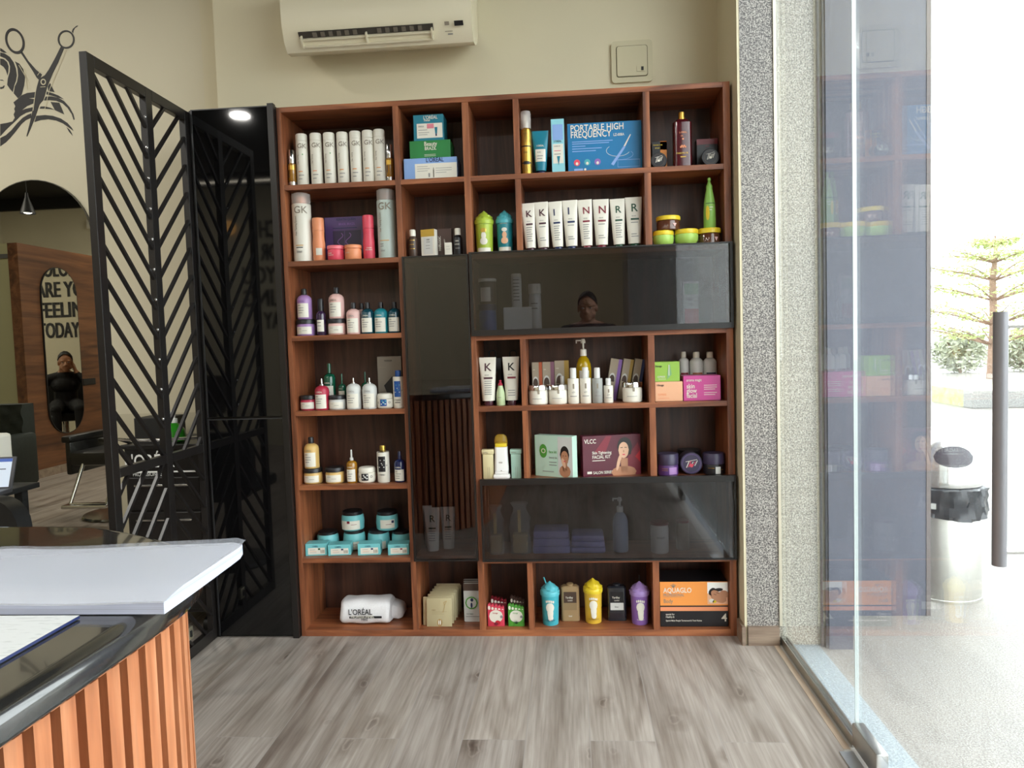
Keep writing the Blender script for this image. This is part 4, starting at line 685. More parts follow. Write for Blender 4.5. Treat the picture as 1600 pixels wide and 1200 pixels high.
    ('shoulder', 'shampoo_bottle', 'bottle', 'dark teal bottle at the right end of the third left shelf', 'salon bottles and jars on the third left shelf', 0.4133, 0.05, 1.23, 0.0542, 0.1241, {'body': 'teal_glass', 'cap': 'black', 'capf': 0.2, 'capr': 0.36, 'lab': (-0.44, 0.05, 0.44, 0.5, 'cream'), 'txt': [("L'ORÉAL", -0.3, 0.55, 0.14, 'cream'), ('serie', -0.34, 0.42, 0.12, 'black')], 'lines': [(-0.34, 0.35, 0.5, 'grey_text'), (-0.34, 0.28, 0.4, 'grey_text'), (-0.34, 0.21000000000000002, 0.4, 'grey_text')]}),
    ('jar', 'hair_mask_jar', 'jar', 'low crimson jar with black lid on the fourth left shelf', 'salon bottles and jars on the fourth left shelf', 0.0391, 0.06, 0.927, 0.0701, 0.0601, {'body': 'coral_d', 'cap': 'black', 'capf': 0.28, 'lab': (-0.46, 0.1, 0.46, 0.55, 'cream'), 'txt': [], 'lines': [(-0.3, 0.42, 0.2, 'grey_text'), (-0.05, 0.3, 0.25, 'grey_text')]}),
    ('shoulder', 'shampoo_bottle', 'bottle', 'crimson bottle with silver tip beside the crimson jar', 'salon bottles and jars on the fourth left shelf', 0.0993, 0.05, 0.927, 0.0578, 0.127, {'body': 'crimson', 'cap': 'chrome', 'capf': 0.22, 'capr': 0.14, 'lab': (-0.44, 0.05, 0.44, 0.5, 'cream'), 'txt': [("L'ORÉAL", -0.3, 0.55, 0.14, 'cream'), ('serie', -0.34, 0.42, 0.12, 'black')], 'lines': [(-0.34, 0.35, 0.5, 'grey_text'), (-0.34, 0.28, 0.4, 'grey_text'), (-0.34, 0.21000000000000002, 0.4, 'grey_text')]}),
    ('shoulder', 'shampoo_bottle', 'bottle', 'tall green bottle behind the crimson bottle', 'salon bottles and jars on the fourth left shelf', 0.1068, 0.13, 0.927, 0.0507, 0.1864, {'body': 'bottle_green', 'cap': 'bottle_green', 'capf': 0.22, 'capr': 0.3, 'lab': (-0.44, 0.05, 0.44, 0.5, 'cream'), 'txt': [("L'ORÉAL", -0.3, 0.55, 0.14, 'cream'), ('serie', -0.34, 0.42, 0.12, 'black')], 'lines': [(-0.34, 0.35, 0.5, 'grey_text'), (-0.34, 0.28, 0.4, 'grey_text'), (-0.34, 0.21000000000000002, 0.4, 'grey_text')]}),
    ('shoulder', 'shampoo_bottle', 'bottle', 'small pointed green bottle behind the silver jar', 'salon bottles and jars on the fourth left shelf', 0.1622, 0.12, 0.927, 0.0324, 0.1422, {'body': 'bottle_green', 'cap': 'bottle_green', 'capf': 0.3, 'capr': 0.22, 'lab': (-0.44, 0.05, 0.44, 0.5, 'cream'), 'txt': [("L'ORÉAL", -0.3, 0.55, 0.14, 'cream'), ('serie', -0.34, 0.42, 0.12, 'black')], 'lines': [(-0.34, 0.35, 0.5, 'grey_text'), (-0.34, 0.28, 0.4, 'grey_text'), (-0.34, 0.21000000000000002, 0.4, 'grey_text')]}),
    ('jar', 'hair_mask_jar', 'jar', 'low white jar with black lid on the fourth left shelf', 'salon bottles and jars on the fourth left shelf', 0.1593, 0.06, 0.927, 0.0723, 0.0567, {'body': 'greyw', 'cap': 'black', 'capf': 0.28, 'lab': (-0.46, 0.1, 0.46, 0.55, 'cream'), 'txt': [], 'lines': [(-0.3, 0.42, 0.2, 'grey_text'), (-0.05, 0.3, 0.25, 'grey_text')]}),
    ('shoulder', 'shampoo_bottle', 'bottle', 'white bottle with silver tip, left of the pair, fourth left shelf', 'salon bottles and jars on the fourth left shelf', 0.2317, 0.05, 0.927, 0.0587, 0.1262, {'body': 'greyw', 'cap': 'chrome', 'capf': 0.18, 'capr': 0.14, 'lab': (-0.44, 0.05, 0.44, 0.5, 'cream'), 'txt': [("L'ORÉAL", -0.3, 0.55, 0.14, 'grey_text'), ('serie', -0.34, 0.42, 0.12, 'black')], 'lines': [(-0.34, 0.35, 0.5, 'grey_text'), (-0.34, 0.28, 0.4, 'grey_text'), (-0.34, 0.21000000000000002, 0.4, 'grey_text')]}),
    ('shoulder', 'shampoo_bottle', 'bottle', 'white bottle with silver tip, right of the pair, fourth left shelf', 'salon bottles and jars on the fourth left shelf', 0.2978, 0.05, 0.927, 0.0585, 0.1249, {'body': 'greyw', 'cap': 'chrome', 'capf': 0.18, 'capr': 0.14, 'lab': (-0.44, 0.05, 0.44, 0.5, 'cream'), 'txt': [("L'ORÉAL", -0.3, 0.55, 0.14, 'grey_text'), ('serie', -0.34, 0.42, 0.12, 'black')], 'lines': [(-0.34, 0.35, 0.5, 'grey_text'), (-0.34, 0.28, 0.4, 'grey_text'), (-0.34, 0.21000000000000002, 0.4, 'grey_text')]}),
    ('shoulder', 'shampoo_bottle', 'bottle', 'green tip of a bottle behind the pair of white bottles', 'salon bottles and jars on the fourth left shelf', 0.2554, 0.14, 0.927, 0.0328, 0.1466, {'body': 'bottle_green', 'cap': 'bottle_green', 'capf': 0.3, 'capr': 0.22, 'lab': (-0.44, 0.05, 0.44, 0.5, 'cream'), 'txt': [("L'ORÉAL", -0.3, 0.55, 0.14, 'cream'), ('serie', -0.34, 0.42, 0.12, 'black')], 'lines': [(-0.34, 0.35, 0.5, 'grey_text'), (-0.34, 0.28, 0.4, 'grey_text'), (-0.34, 0.21000000000000002, 0.4, 'grey_text')]}),
    ('box', 'styling_tool_box', 'box', 'grey box with dark tool picture behind the white jar', 'boxes on the left shelves', 0.3632, 0.13, 0.927, 0.1014, 0.2078, {'d': 0.06, 'body': 'greige', 'txt': [('WONDER', -0.2, 0.9, 0.08, 'black')], 'lines': [(-0.45, 0.78, 0.3, 'taupe')], 'pic': 'tool'}),
    ('roundjar', 'hair_mask_jar', 'jar', 'white rounded jar with blue emblem on fourth left shelf', 'salon bottles and jars on the fourth left shelf', 0.3606, 0.05, 0.927, 0.066, 0.0608, {'body': 'cream', 'cap': 'cream', 'pic': 'square_b'}),
    ('cyl', 'conditioner_bottle', 'bottle', 'white bottle with blue cap at right end of fourth left shelf', 'salon bottles and jars on the fourth left shelf', 0.4179, 0.05, 0.927, 0.0447, 0.1519, {'body': 'cream', 'cap': 'blue_cap', 'capf': 0.17, 'capr': 0.55, 'pic': 'square_t', 'txt': [('X TENSO', -0.35, 0.2, 0.16, 'black')], 'lines': [(-0.3, 0.14, 0.5, 'black')]}),
    ('jar', 'hair_mask_jar', 'jar', 'low gold jar with black lid under the gold bottle', 'salon bottles and jars on the fifth left shelf', 0.0427, 0.06, 0.625, 0.0775, 0.0614, {'body': 'honey', 'cap': 'black', 'capf': 0.28, 'lab': (-0.46, 0.1, 0.46, 0.55, 'cream'), 'txt': [], 'lines': [(-0.3, 0.42, 0.2, 'grey_text'), (-0.05, 0.3, 0.25, 'grey_text')]}),
    ('shoulder', 'shampoo_bottle', 'bottle', 'gold bottle standing on a gold jar, fifth left shelf', 'salon bottles and jars on the fifth left shelf', 0.0399, 0.06, 0.6869, 0.0608, 0.1272, {'body': 'honey', 'cap': 'black', 'capf': 0.2, 'capr': 0.38, 'lab': (-0.42, 0.06, 0.42, 0.52, 'cream'), 'txt': [("L'ORÉAL", -0.28, 0.56, 0.13, 'taupe'), ('serie', -0.3, 0.44, 0.11, 'black')], 'lines': [(-0.3, 0.36, 0.4, 'grey_text'), (-0.3, 0.28, 0.4, 'grey_text'), (-0.3, 0.2, 0.3, 'grey_text')]}),
    ('jar', 'hair_mask_jar', 'jar', 'low gold jar with black lid standing alone, fifth left shelf', 'salon bottles and jars on the fifth left shelf', 0.1346, 0.06, 0.625, 0.0782, 0.0637, {'body': 'honey', 'cap': 'black', 'capf': 0.28, 'lab': (-0.46, 0.1, 0.46, 0.55, 'cream'), 'txt': [], 'lines': [(-0.3, 0.42, 0.2, 'grey_text'), (-0.05, 0.3, 0.25, 'grey_text')]}),
    ('shoulder', 'shampoo_bottle', 'bottle', 'amber glass dropper bottle with white label, fifth left shelf', 'salon bottles and jars on the fifth left shelf', 0.21, 0.05, 0.625, 0.0441, 0.134, {'body': 'amber_glass', 'cap': 'greyw', 'capf': 0.32, 'capr': 0.16, 'lab': (-0.44, 0.05, 0.44, 0.42, 'cream'), 'txt': [("L'ORÉAL", -0.3, 0.47, 0.14, 'cream'), ('serie', -0.34, 0.33999999999999997, 0.12, 'black')], 'lines': [(-0.34, 0.27, 0.5, 'grey_text'), (-0.34, 0.19999999999999998, 0.4, 'grey_text'), (-0.34, 0.13, 0.4, 'grey_text')]}),
    ('roundjar', 'hair_mask_jar', 'jar', 'white rounded jar with black emblem on fifth left shelf', 'salon bottles and jars on the fifth left shelf', 0.2708, 0.055, 0.625, 0.0714, 0.0634, {'body': 'cream', 'cap': 'cream', 'pic': 'square_k'}),
    ('cyl', 'hair_oil_bottle', 'bottle', 'slim white bottle with gold cap on fifth left shelf', 'salon bottles and jars on the fifth left shelf', 0.3415, 0.05, 0.625, 0.0502, 0.1497, {'body': 'cream', 'cap': 'gold_l', 'capf': 0.17, 'capr': 0.5, 'pic': 'square_k2', 'txt': [('X TENSO', -0.3, 0.2, 0.14, 'black')], 'lines': [(-0.3, 0.86, 0.6, 'black'), (-0.3, 0.83, 0.5, 'black')]}),
    ('shoulder', 'shampoo_bottle', 'bottle', 'dark blue bottle at the right end of fifth left shelf', 'salon bottles and jars on the fifth left shelf', 0.4101, 0.05, 0.625, 0.0477, 0.1247, {'body': 'navy_glass', 'cap': 'navy_glass', 'capf': 0.25, 'capr': 0.3, 'lab': (-0.44, 0.05, 0.44, 0.42, 'cream'), 'txt': [("L'ORÉAL", -0.3, 0.47, 0.14, 'cream'), ('serie', -0.34, 0.33999999999999997, 0.12, 'black')], 'lines': [(-0.34, 0.27, 0.5, 'grey_text'), (-0.34, 0.19999999999999998, 0.4, 'grey_text'), (-0.34, 0.13, 0.4, 'grey_text')]}),
    ('bowlmask', 'hair_mask_jar', 'jar', 'low turquoise jar, leftmost of the lower jars', 'turquoise jars on the sixth left shelf', 0.0615, 0.15, 0.325, 0.0937, 0.0751, {'body': 'turq', 'cap': 'black', 'capf': 0.16, 'lab': (-0.45, 0.05, 0.45, 0.45, 'cream'), 'lines': [(0, 0.3, 0.25, 'maroon')]}),
    ('bowlmask', 'hair_mask_jar', 'jar', 'low turquoise jar under the left raised jar', 'turquoise jars on the sixth left shelf', 0.1768, 0.15, 0.325, 0.0946, 0.0806, {'body': 'turq', 'cap': 'black', 'capf': 0.16, 'lab': (-0.45, 0.05, 0.45, 0.45, 'cream'), 'lines': [(0, 0.3, 0.25, 'maroon')]}),
    ('bowlmask', 'hair_mask_jar', 'jar', 'low turquoise jar under the right raised jar', 'turquoise jars on the sixth left shelf', 0.2823, 0.15, 0.325, 0.0941, 0.0794, {'body': 'turq', 'cap': 'black', 'capf': 0.16, 'lab': (-0.45, 0.05, 0.45, 0.45, 'cream'), 'lines': [(0, 0.3, 0.25, 'maroon')]}),
    ('bowlmask', 'hair_mask_jar', 'jar', 'low turquoise jar at the right end, partly behind the door', 'turquoise jars on the sixth left shelf', 0.3795, 0.15, 0.325, 0.0813, 0.0741, {'body': 'turq', 'cap': 'black', 'capf': 0.16, 'lab': (-0.45, 0.05, 0.45, 0.45, 'cream'), 'lines': [(0, 0.3, 0.25, 'maroon')]}),
    ('bowlmask', 'hair_mask_jar', 'jar', 'turquoise jar raised on top of lower jars, left one', 'turquoise jars on the sixth left shelf', 0.1736, 0.15, 0.4049, 0.0972, 0.0822, {'body': 'turq', 'cap': 'black', 'capf': 0.2, 'lab': (-0.45, 0.1, 0.45, 0.55, 'cream'), 'lines': [(0.05, 0.35, 0.25, 'maroon')], 'bar': (-0.12, 0.42, 0.12, 0.13, 'maroon')}),
    ('bowlmask', 'hair_mask_jar', 'jar', 'turquoise jar raised on top of lower jars, right one', 'turquoise jars on the sixth left shelf', 0.3224, 0.15, 0.4049, 0.0952, 0.0801, {'body': 'turq', 'cap': 'black', 'capf': 0.2, 'lab': (-0.2, 0.15, 0.45, 0.6, 'cream'), 'lines': [(0.05, 0.35, 0.25, 'maroon')], 'bar': (0.3, 0.42, 0.12, 0.13, 'navy')}),
    ('box', 'hair_treatment_box', 'box', 'small turquoise carton, first from the left on the sixth left shelf', 'turquoise cartons on the sixth left shelf', 0.0495, 0.035, 0.325, 0.0892, 0.0494, {'d': 0.06, 'body': 'turq', 'rot': 0.12, 'lab': (-0.38, 0.12, 0.4, 0.66, 'cream'), 'txt': [("L'ORÉAL", -0.18, 0.74, 0.08, 'navy')], 'bar': (0.08, 0.48, 0.1, 0.14, 'dgreen'), 'lines': [(-0.3, 0.5, 0.25, 'black'), (-0.3, 0.36, 0.3, 'orange'), (-0.3, 0.26, 0.3, 'grey_text')], 'pic': 'tinyb'}),
    ('box', 'hair_treatment_box', 'box', 'small turquoise carton, second from the left on the sixth left shelf', 'turquoise cartons on the sixth left shelf', 0.1463, 0.035, 0.325, 0.0927, 0.0442, {'d': 0.06, 'body': 'turq', 'rot': 0.12, 'lab': (-0.38, 0.12, 0.4, 0.66, 'cream'), 'txt': [("L'ORÉAL", -0.18, 0.74, 0.08, 'navy')], 'bar': (0.08, 0.48, 0.1, 0.14, 'navy'), 'lines': [(-0.3, 0.5, 0.25, 'black'), (-0.3, 0.36, 0.3, 'orange'), (-0.3, 0.26, 0.3, 'grey_text')], 'pic': 'tinyb'}),
    ('box', 'hair_treatment_box', 'box', 'small turquoise carton, third from the left on the sixth left shelf', 'turquoise cartons on the sixth left shelf', 0.271, 0.035, 0.325, 0.0921, 0.0469, {'d': 0.06, 'body': 'turq', 'rot': 0.12, 'lab': (-0.38, 0.12, 0.4, 0.66, 'cream'), 'txt': [("L'ORÉAL", -0.18, 0.74, 0.08, 'navy')], 'bar': (0.08, 0.48, 0.1, 0.14, 'navy'), 'lines': [(-0.3, 0.5, 0.25, 'black'), (-0.3, 0.36, 0.3, 'orange'), (-0.3, 0.26, 0.3, 'grey_text')], 'pic': 'tinyb'}),
    ('box', 'hair_treatment_box', 'box', 'small turquoise carton, fourth from the left on the sixth left shelf', 'turquoise cartons on the sixth left shelf', 0.3935, 0.035, 0.325, 0.0863, 0.0443, {'d': 0.06, 'body': 'turq', 'rot': 0.12, 'lab': (-0.38, 0.12, 0.4, 0.66, 'cream'), 'txt': [("L'ORÉAL", -0.18, 0.74, 0.08, 'navy')], 'bar': (0.08, 0.48, 0.1, 0.14, 'maroon'), 'lines': [(-0.3, 0.5, 0.25, 'black'), (-0.3, 0.36, 0.3, 'orange'), (-0.3, 0.26, 0.3, 'grey_text')], 'pic': 'tinyb'}),
    ('towel', 'rolled_towel', 'towel', 'white rolled towel with black salon lettering on the bottom left shelf', None, 0.2365, 0.1, 0.026, 0.2031, 0.1177, {'end': 630}),
    ('footpouch', 'foot_mask_packet', 'packet', 'silver foot packet with green emblem in front, bottom bay', 'silver foot packets in the bottom bay', 0.6829, 0.09, 0.026, 0.0722, 0.1621, {}),
    ('footpouch', 'foot_mask_packet', 'packet', 'silver foot packet standing behind the front one', 'silver foot packets in the bottom bay', 0.6797, 0.115, 0.026, 0.0728, 0.1619, {}),
    ('footpouch', 'foot_mask_packet', 'packet', 'rearmost silver foot packet in the bottom bay', 'silver foot packets in the bottom bay', 0.6763, 0.14, 0.026, 0.0734, 0.1619, {}),
    ('footpack', 'foot_mask_packet', 'packet', 'red foot care packet in front on the bottom shelf', 'foot shaped packets on the bottom shelf', 0.7845, 0.035, 0.026, 0.068, 0.0953, {'body': 'pinkred', 'pic': 'pome'}),
    ('footpack', 'foot_mask_packet', 'packet', 'green foot care packet in front on the bottom shelf', 'foot shaped packets on the bottom shelf', 0.8666, 0.035, 0.026, 0.0651, 0.0949, {'body': 'leafgreen', 'pic': 'aloe'}),
    ('footpack', 'foot_mask_packet', 'packet', 'dark red foot packet behind the red one', 'foot shaped packets on the bottom shelf', 0.7912, 0.09, 0.026, 0.0665, 0.1063, {'body': 'dark_red', 'pic': None}),
    ('footpack', 'foot_mask_packet', 'packet', 'brown foot packet behind the green one', 'foot shaped packets on the bottom shelf', 0.8689, 0.09, 0.026, 0.0596, 0.1082, {'body': 'brown_box', 'pic': None}),
    ('cup', 'foot_cream_cup', 'cup', 'turquoise cup with swirl lid and straw on the bottom shelf', 'swirl lid foot cream cups on the bottom shelf', 1.005, 0.07, 0.026, 0.0797, 0.1748, {'body': 'teal_b', 'cap': 'teal_bl', 'pic': 'foot', 'straw': 1, 'bar': (-0.4, 0.7, 0.4, 0.035, 'dgreen'), 'txt': [('COLD BREW', -0.3, 0.12, 0.11, 'navy')]}),
    ('cup', 'foot_cream_cup', 'cup', 'yellow cup with swirl lid on the bottom shelf', 'swirl lid foot cream cups on the bottom shelf', 1.1801, 0.09, 0.026, 0.0795, 0.1803, {'body': 'yellow_c', 'cap': 'yellow', 'pic': 'foot', 'bar': (-0.3, 0.1, 0.6, 0.03, 'gold_l')}),
    ('cup', 'foot_cream_cup', 'cup', 'purple cup with swirl lid on the bottom shelf', 'swirl lid foot cream cups on the bottom shelf', 1.3672, 0.075, 0.026, 0.0796, 0.1708, {'body': 'violet_c', 'cap': 'violet_l', 'pic': 'foot', 'straw': 2, 'txt': [('foot cream', -0.2, 0.13, 0.1, 'cream')]}),
    ('tin', 'talc_tin', 'tin', 'beige talc tin between turquoise and yellow cups', 'talc tins on the bottom shelf', 1.0864, 0.11, 0.026, 0.0791, 0.1529, {'body': 'beige_tin', 'lab': (-0.33, 0.5, 0.33, 0.8, 'brown_lab'), 'lab2': (-0.33, 0.3, 0.33, 0.5, 'beige_d'), 'txt': [('Yardley', -0.24, 0.62, 0.14, 'cream'), ('London', -0.13, 0.55, 0.09, 'cream'), ('Gold', -0.1, 0.12, 0.1, 'cream')]}),
    ('tin', 'talc_tin', 'tin', 'black talc tin between yellow and purple cups', 'talc tins on the bottom shelf', 1.2766, 0.11, 0.026, 0.0809, 0.1517, {'body': 'navy_tin', 'lab': (-0.33, 0.5, 0.33, 0.8, 'black'), 'lab2': (-0.33, 0.3, 0.33, 0.5, 'greyw'), 'txt': [('Yardley', -0.24, 0.62, 0.14, 'cream'), ('London', -0.13, 0.55, 0.09, 'cream'), ('Silver', -0.12, 0.37, 0.1, 'black')]}),
    ('box', 'massage_gel_box', 'box', 'orange and black box with resting man picture, bottom right shelf', None, 1.5764, 0.03, 0.026, 0.2651, 0.1818, {'d': 0.15, 'body': 'black', 'lab': (-0.5, 0.47, 0.5, 1.0, 'orange_box'), 'lab2': (-0.5, 0.35, 0.5, 0.44, 'peach'), 'txt': [('AQUAGLO', -0.45, 0.76, 0.095, 'cream'), ('PROFESSIONAL', -0.45, 0.68, 0.05, 'grey_text'), ('Body', -0.45, 0.53, 0.075, 'taupe'), ('special for', -0.42, 0.26, 0.035, 'cream'), ('Healthy &', -0.42, 0.2, 0.035, 'cream'), ('Special Make People Turnaround & Train Notice', -0.42, 0.12, 0.03, 'cream'), ('4', 0.4, 0.12, 0.13, 'cream')], 'pic': 'resting'}),
    ('tube', 'hair_cream_tube', 'tube', 'white tube marked K, left of the small green bottle', 'white hair tubes on the middle right shelf', 0.7825, 0.055, 0.927, 0.069, 0.1931, {'body': 'cream', 'cap': 'plum_cap', 'capf': 0.1, 'bw': 0.72, 'tilt': 0.0, 'txt': [('K', -0.2, 0.72, 0.5, 'plum'), ('REPAIR', -0.18, 0.62, 0.09, 'grey_text')], 'bar': (-0.22, 0.55, 0.5, 0.04, 'plum'), 'lines': [(-0.2, 0.5, 0.42, 'grey_text'), (-0.2, 0.455, 0.42, 'grey_text'), (-0.2, 0.41000000000000003, 0.42, 'grey_text'), (-0.2, 0.365, 0.42, 'grey_text'), (-0.2, 0.32, 0.42, 'grey_text'), (-0.2, 0.275, 0.42, 'grey_text'), (-0.2, 0.22999999999999998, 0.42, 'grey_text')]}),
    ('tube', 'hair_cream_tube', 'tube', 'white tube marked K, right of the small green bottle', 'white hair tubes on the middle right shelf', 0.8761, 0.055, 0.927, 0.0669, 0.1928, {'body': 'cream', 'cap': 'plum_cap', 'capf': 0.1, 'bw': 0.72, 'tilt': 0.0, 'txt': [('K', -0.2, 0.72, 0.5, 'black'), ('REPAIR', -0.18, 0.62, 0.09, 'grey_text')], 'bar': (-0.22, 0.55, 0.5, 0.04, 'maroon'), 'lines': [(-0.2, 0.3, 0.42, 'grey_text'), (-0.2, 0.25, 0.42, 'grey_text'), (-0.2, 0.19999999999999998, 0.42, 'grey_text')]}),
    ('cone', 'face_lotion_bottle', 'bottle', 'small pale green bottle with red cap between two white tubes', None, 0.8316, 0.05, 0.927, 0.0353, 0.1008, {'body': 'pale_green', 'cap': 'crimson', 'txt': [('lotus', -0.25, 0.3, 0.18, 'grey_text')]}),
    ('hanger', 'hanging_pouch', 'pouch', 'black hook top pouch behind the left white tube', 'black pouches behind the white tubes', 0.7911, 0.17, 0.927, 0.0724, 0.218, {}),
    ('hanger', 'hanging_pouch', 'pouch', 'black hook top pouch behind the right white tube', 'black pouches behind the white tubes', 0.878, 0.17, 0.927, 0.0694, 0.2153, {}),
    ('box', 'hair_colour_box', 'box', 'beige carton with orange edge at the left behind chrome lid jars', 'colour chart boxes on the middle right shelf', 0.9753, 0.15, 0.927, 0.0422, 0.1653, {'d': 0.035, 'body': 'beige_box', 'lean': 0.1, 'lab': (0.18, 0, 0.5, 1.0, 'orange_s'), 'txt': [('HAIR', -0.4, 0.8, 0.1, 'cream')], 'pic': 'arch'}),
    ('box', 'hair_colour_box', 'box', 'beige carton with mauve edge behind chrome lid jars', 'colour chart boxes on the middle right shelf', 1.0221, 0.15, 0.927, 0.0487, 0.1652, {'d': 0.035, 'body': 'beige_box', 'lean': 0.08, 'lab': (0.18, 0, 0.5, 1.0, 'mauve'), 'txt': [('HAIR', -0.4, 0.8, 0.1, 'cream')], 'pic': 'arch'}),
    ('box', 'hair_colour_box', 'box', 'beige carton with gold edge behind the white pump bottles', 'colour chart boxes on the middle right shelf', 1.0774, 0.15, 0.927, 0.0591, 0.1688, {'d': 0.035, 'body': 'beige_box', 'lean': 0.06, 'lab': (0.18, 0, 0.5, 1.0, 'gold_s'), 'txt': [('HAIR', -0.4, 0.8, 0.1, 'cream')], 'pic': 'arch'}),
    ('box', 'hair_colour_box', 'box', 'beige carton with violet edge leaning right behind the small bottle', 'colour chart boxes on the middle right shelf', 1.2728, 0.14, 0.927, 0.0467, 0.1672, {'d': 0.03, 'body': 'beige_box', 'tiltx': 0.18, 'lab': (0.2, 0, 0.5, 1.0, 'violet_c'), 'pic': 'arch'}),
    ('box', 'hair_colour_box', 'box', 'beige carton with gold edge leaning right behind the last jar', 'colour chart boxes on the middle right shelf', 1.322, 0.14, 0.927, 0.0414, 0.1657, {'d': 0.03, 'body': 'beige_box', 'tiltx': 0.18, 'lab': (0.2, 0, 0.5, 1.0, 'gold_s'), 'pic': 'arch'}),
    ('box', 'hair_colour_box', 'box', 'beige carton with blue edge at the right end of carton row', 'colour chart boxes on the middle right shelf', 1.3685, 0.14, 0.927, 0.0413, 0.1643, {'d': 0.03, 'body': 'beige_box', 'tiltx': 0.18, 'lab': (0.2, 0, 0.5, 1.0, 'navy'), 'pic': 'arch'}),
    ('pumpb', 'massage_oil_bottle', 'bottle', 'yellow oil bottle with white pump on the middle right shelf', None, 1.167, 0.12, 0.927, 0.0621, 0.2549, {'body': 'oil', 'cap': 'cream'}),
    ('jar', 'face_cream_jar', 'jar', 'white jar with chrome lid, left end of jar row', 'white cosmetics with chrome lids on the middle right shelf', 0.9827, 0.055, 0.927, 0.0794, 0.0769, {'body': 'cream', 'cap': 'chrome', 'capf': 0.26, 'bar': (-0.02, 0.55, 0.1, 0.35, 'taupe'), 'lines': [(-0.3, 0.3, 0.5, 'grey_text')]}),
    ('jar', 'face_cream_jar', 'jar', 'white jar with chrome lid touching the first jar', 'white cosmetics with chrome lids on the middle right shelf', 1.0609, 0.055, 0.927, 0.0772, 0.0762, {'body': 'cream', 'cap': 'chrome', 'capf': 0.26, 'bar': (-0.02, 0.55, 0.1, 0.35, 'taupe'), 'lines': [(-0.3, 0.3, 0.5, 'grey_text')]}),
    ('jar', 'face_cream_jar', 'jar', 'white jar with chrome lid at the right of the small bottle', 'white cosmetics with chrome lids on the middle right shelf', 1.3549, 0.055, 0.927, 0.0803, 0.0791, {'body': 'cream', 'cap': 'chrome', 'capf': 0.26, 'bar': (-0.02, 0.55, 0.1, 0.35, 'taupe'), 'lines': [(-0.3, 0.3, 0.5, 'grey_text')]}),
    ('cyl', 'face_serum_bottle', 'bottle', 'small bottle with clear cap behind the second jar', 'white cosmetics with chrome lids on the middle right shelf', 1.0793, 0.11, 0.927, 0.0311, 0.1062, {'body': 'cream', 'cap': 'silverw', 'capf': 0.3, 'capr': 0.55, 'txt': [('o3+', -0.15, 0.3, 0.2, 'grey_text')], 'bar': (-0.06, 0.42, 0.14, 0.14, 'taupe'), 'lines': [(-0.3, 0.2, 0.6, 'grey_text')]}),
    ('cyl', 'face_serum_bottle', 'bottle', 'white bottle with clear cap, first right of the jars', 'white cosmetics with chrome lids on the middle right shelf', 1.123, 0.05, 0.927, 0.0449, 0.141, {'body': 'cream', 'cap': 'silverw', 'capf': 0.3, 'capr': 0.55, 'txt': [('o3+', -0.15, 0.3, 0.2, 'grey_text')], 'bar': (-0.06, 0.42, 0.14, 0.14, 'taupe'), 'lines': [(-0.3, 0.2, 0.6, 'grey_text')]}),
    ('cyl', 'face_serum_bottle', 'bottle', 'white bottle with clear cap in front of the oil bottle', 'white cosmetics with chrome lids on the middle right shelf', 1.1709, 0.05, 0.927, 0.0442, 0.1422, {'body': 'cream', 'cap': 'silverw', 'capf': 0.3, 'capr': 0.55, 'txt': [('o3+', -0.15, 0.3, 0.2, 'grey_text')], 'bar': (-0.06, 0.42, 0.14, 0.14, 'taupe'), 'lines': [(-0.3, 0.2, 0.6, 'grey_text')]}),
    ('cyl', 'face_serum_bottle', 'bottle', 'clear grey bottle with white cap beside white bottles', 'white cosmetics with chrome lids on the middle right shelf', 1.2176, 0.05, 0.927, 0.0416, 0.1391, {'body': 'clear_grey', 'cap': 'silverw', 'capf': 0.3, 'capr': 0.55, 'txt': [('o3+', -0.15, 0.3, 0.2, 'grey_text')], 'bar': (-0.06, 0.42, 0.14, 0.14, 'taupe'), 'lines': [(-0.3, 0.2, 0.6, 'grey_text')]}),
    ('cyl', 'face_serum_bottle', 'bottle', 'short white bottle with tall cap before the cartons', 'white cosmetics with chrome lids on the middle right shelf', 1.2606, 0.05, 0.927, 0.0378, 0.0965, {'body': 'cream', 'cap': 'silverw', 'capf': 0.3, 'capr': 0.55, 'txt': [('o3+', -0.15, 0.3, 0.2, 'grey_text')], 'bar': (-0.06, 0.42, 0.14, 0.14, 'taupe'), 'lines': [(-0.3, 0.2, 0.6, 'grey_text')]}),
    ('box', 'facial_kit_box', 'box', 'peach box under the lime green box, middle right shelf', 'facial kit boxes on the middle right shelf', 1.4957, 0.035, 0.927, 0.1056, 0.0769, {'d': 0.1, 'body': 'peach_l', 'txt': [('Hinoge', -0.44, 0.78, 0.1, 'black'), ('EXPRESS', -0.4, 0.3, 0.09, 'peach')], 'lines': [(-0.4, 0.15, 0.4, 'peach')]}),
    ('box', 'facial_kit_box', 'box', 'lime green box stacked on the peach box', 'facial kit boxes on the middle right shelf', 1.4902, 0.04, 1.0044, 0.0978, 0.0772, {'d': 0.1, 'body': 'lime_box', 'txt': [('Hinoge', -0.46, 0.74, 0.1, 'black'), ('EXPRESS', -0.38, 0.2, 0.09, 'cream')], 'lines': [(-0.35, 0.12, 0.3, 'cream')], 'pic': 'leafb'}),
    ('box', 'facial_kit_box', 'box', 'bright pink box printed skin glow facial', 'facial kit boxes on the middle right shelf', 1.6232, 0.035, 0.927, 0.1425, 0.0972, {'d': 0.11, 'body': 'hotpink', 'txt': [('skin', -0.42, 0.5, 0.16, 'cream'), ('glow', -0.42, 0.32, 0.16, 'cream'), ('facial', -0.42, 0.12, 0.16, 'cream'), ('aroma magic', -0.42, 0.78, 0.09, 'cream')], 'lines': [(0.05, 0.6, 0.35, 'cream'), (0.05, 0.52, 0.35, 'cream'), (0.05, 0.44, 0.3, 'cream'), (0.05, 0.3, 0.35, 'cream'), (0.05, 0.22, 0.3, 'cream')]}),
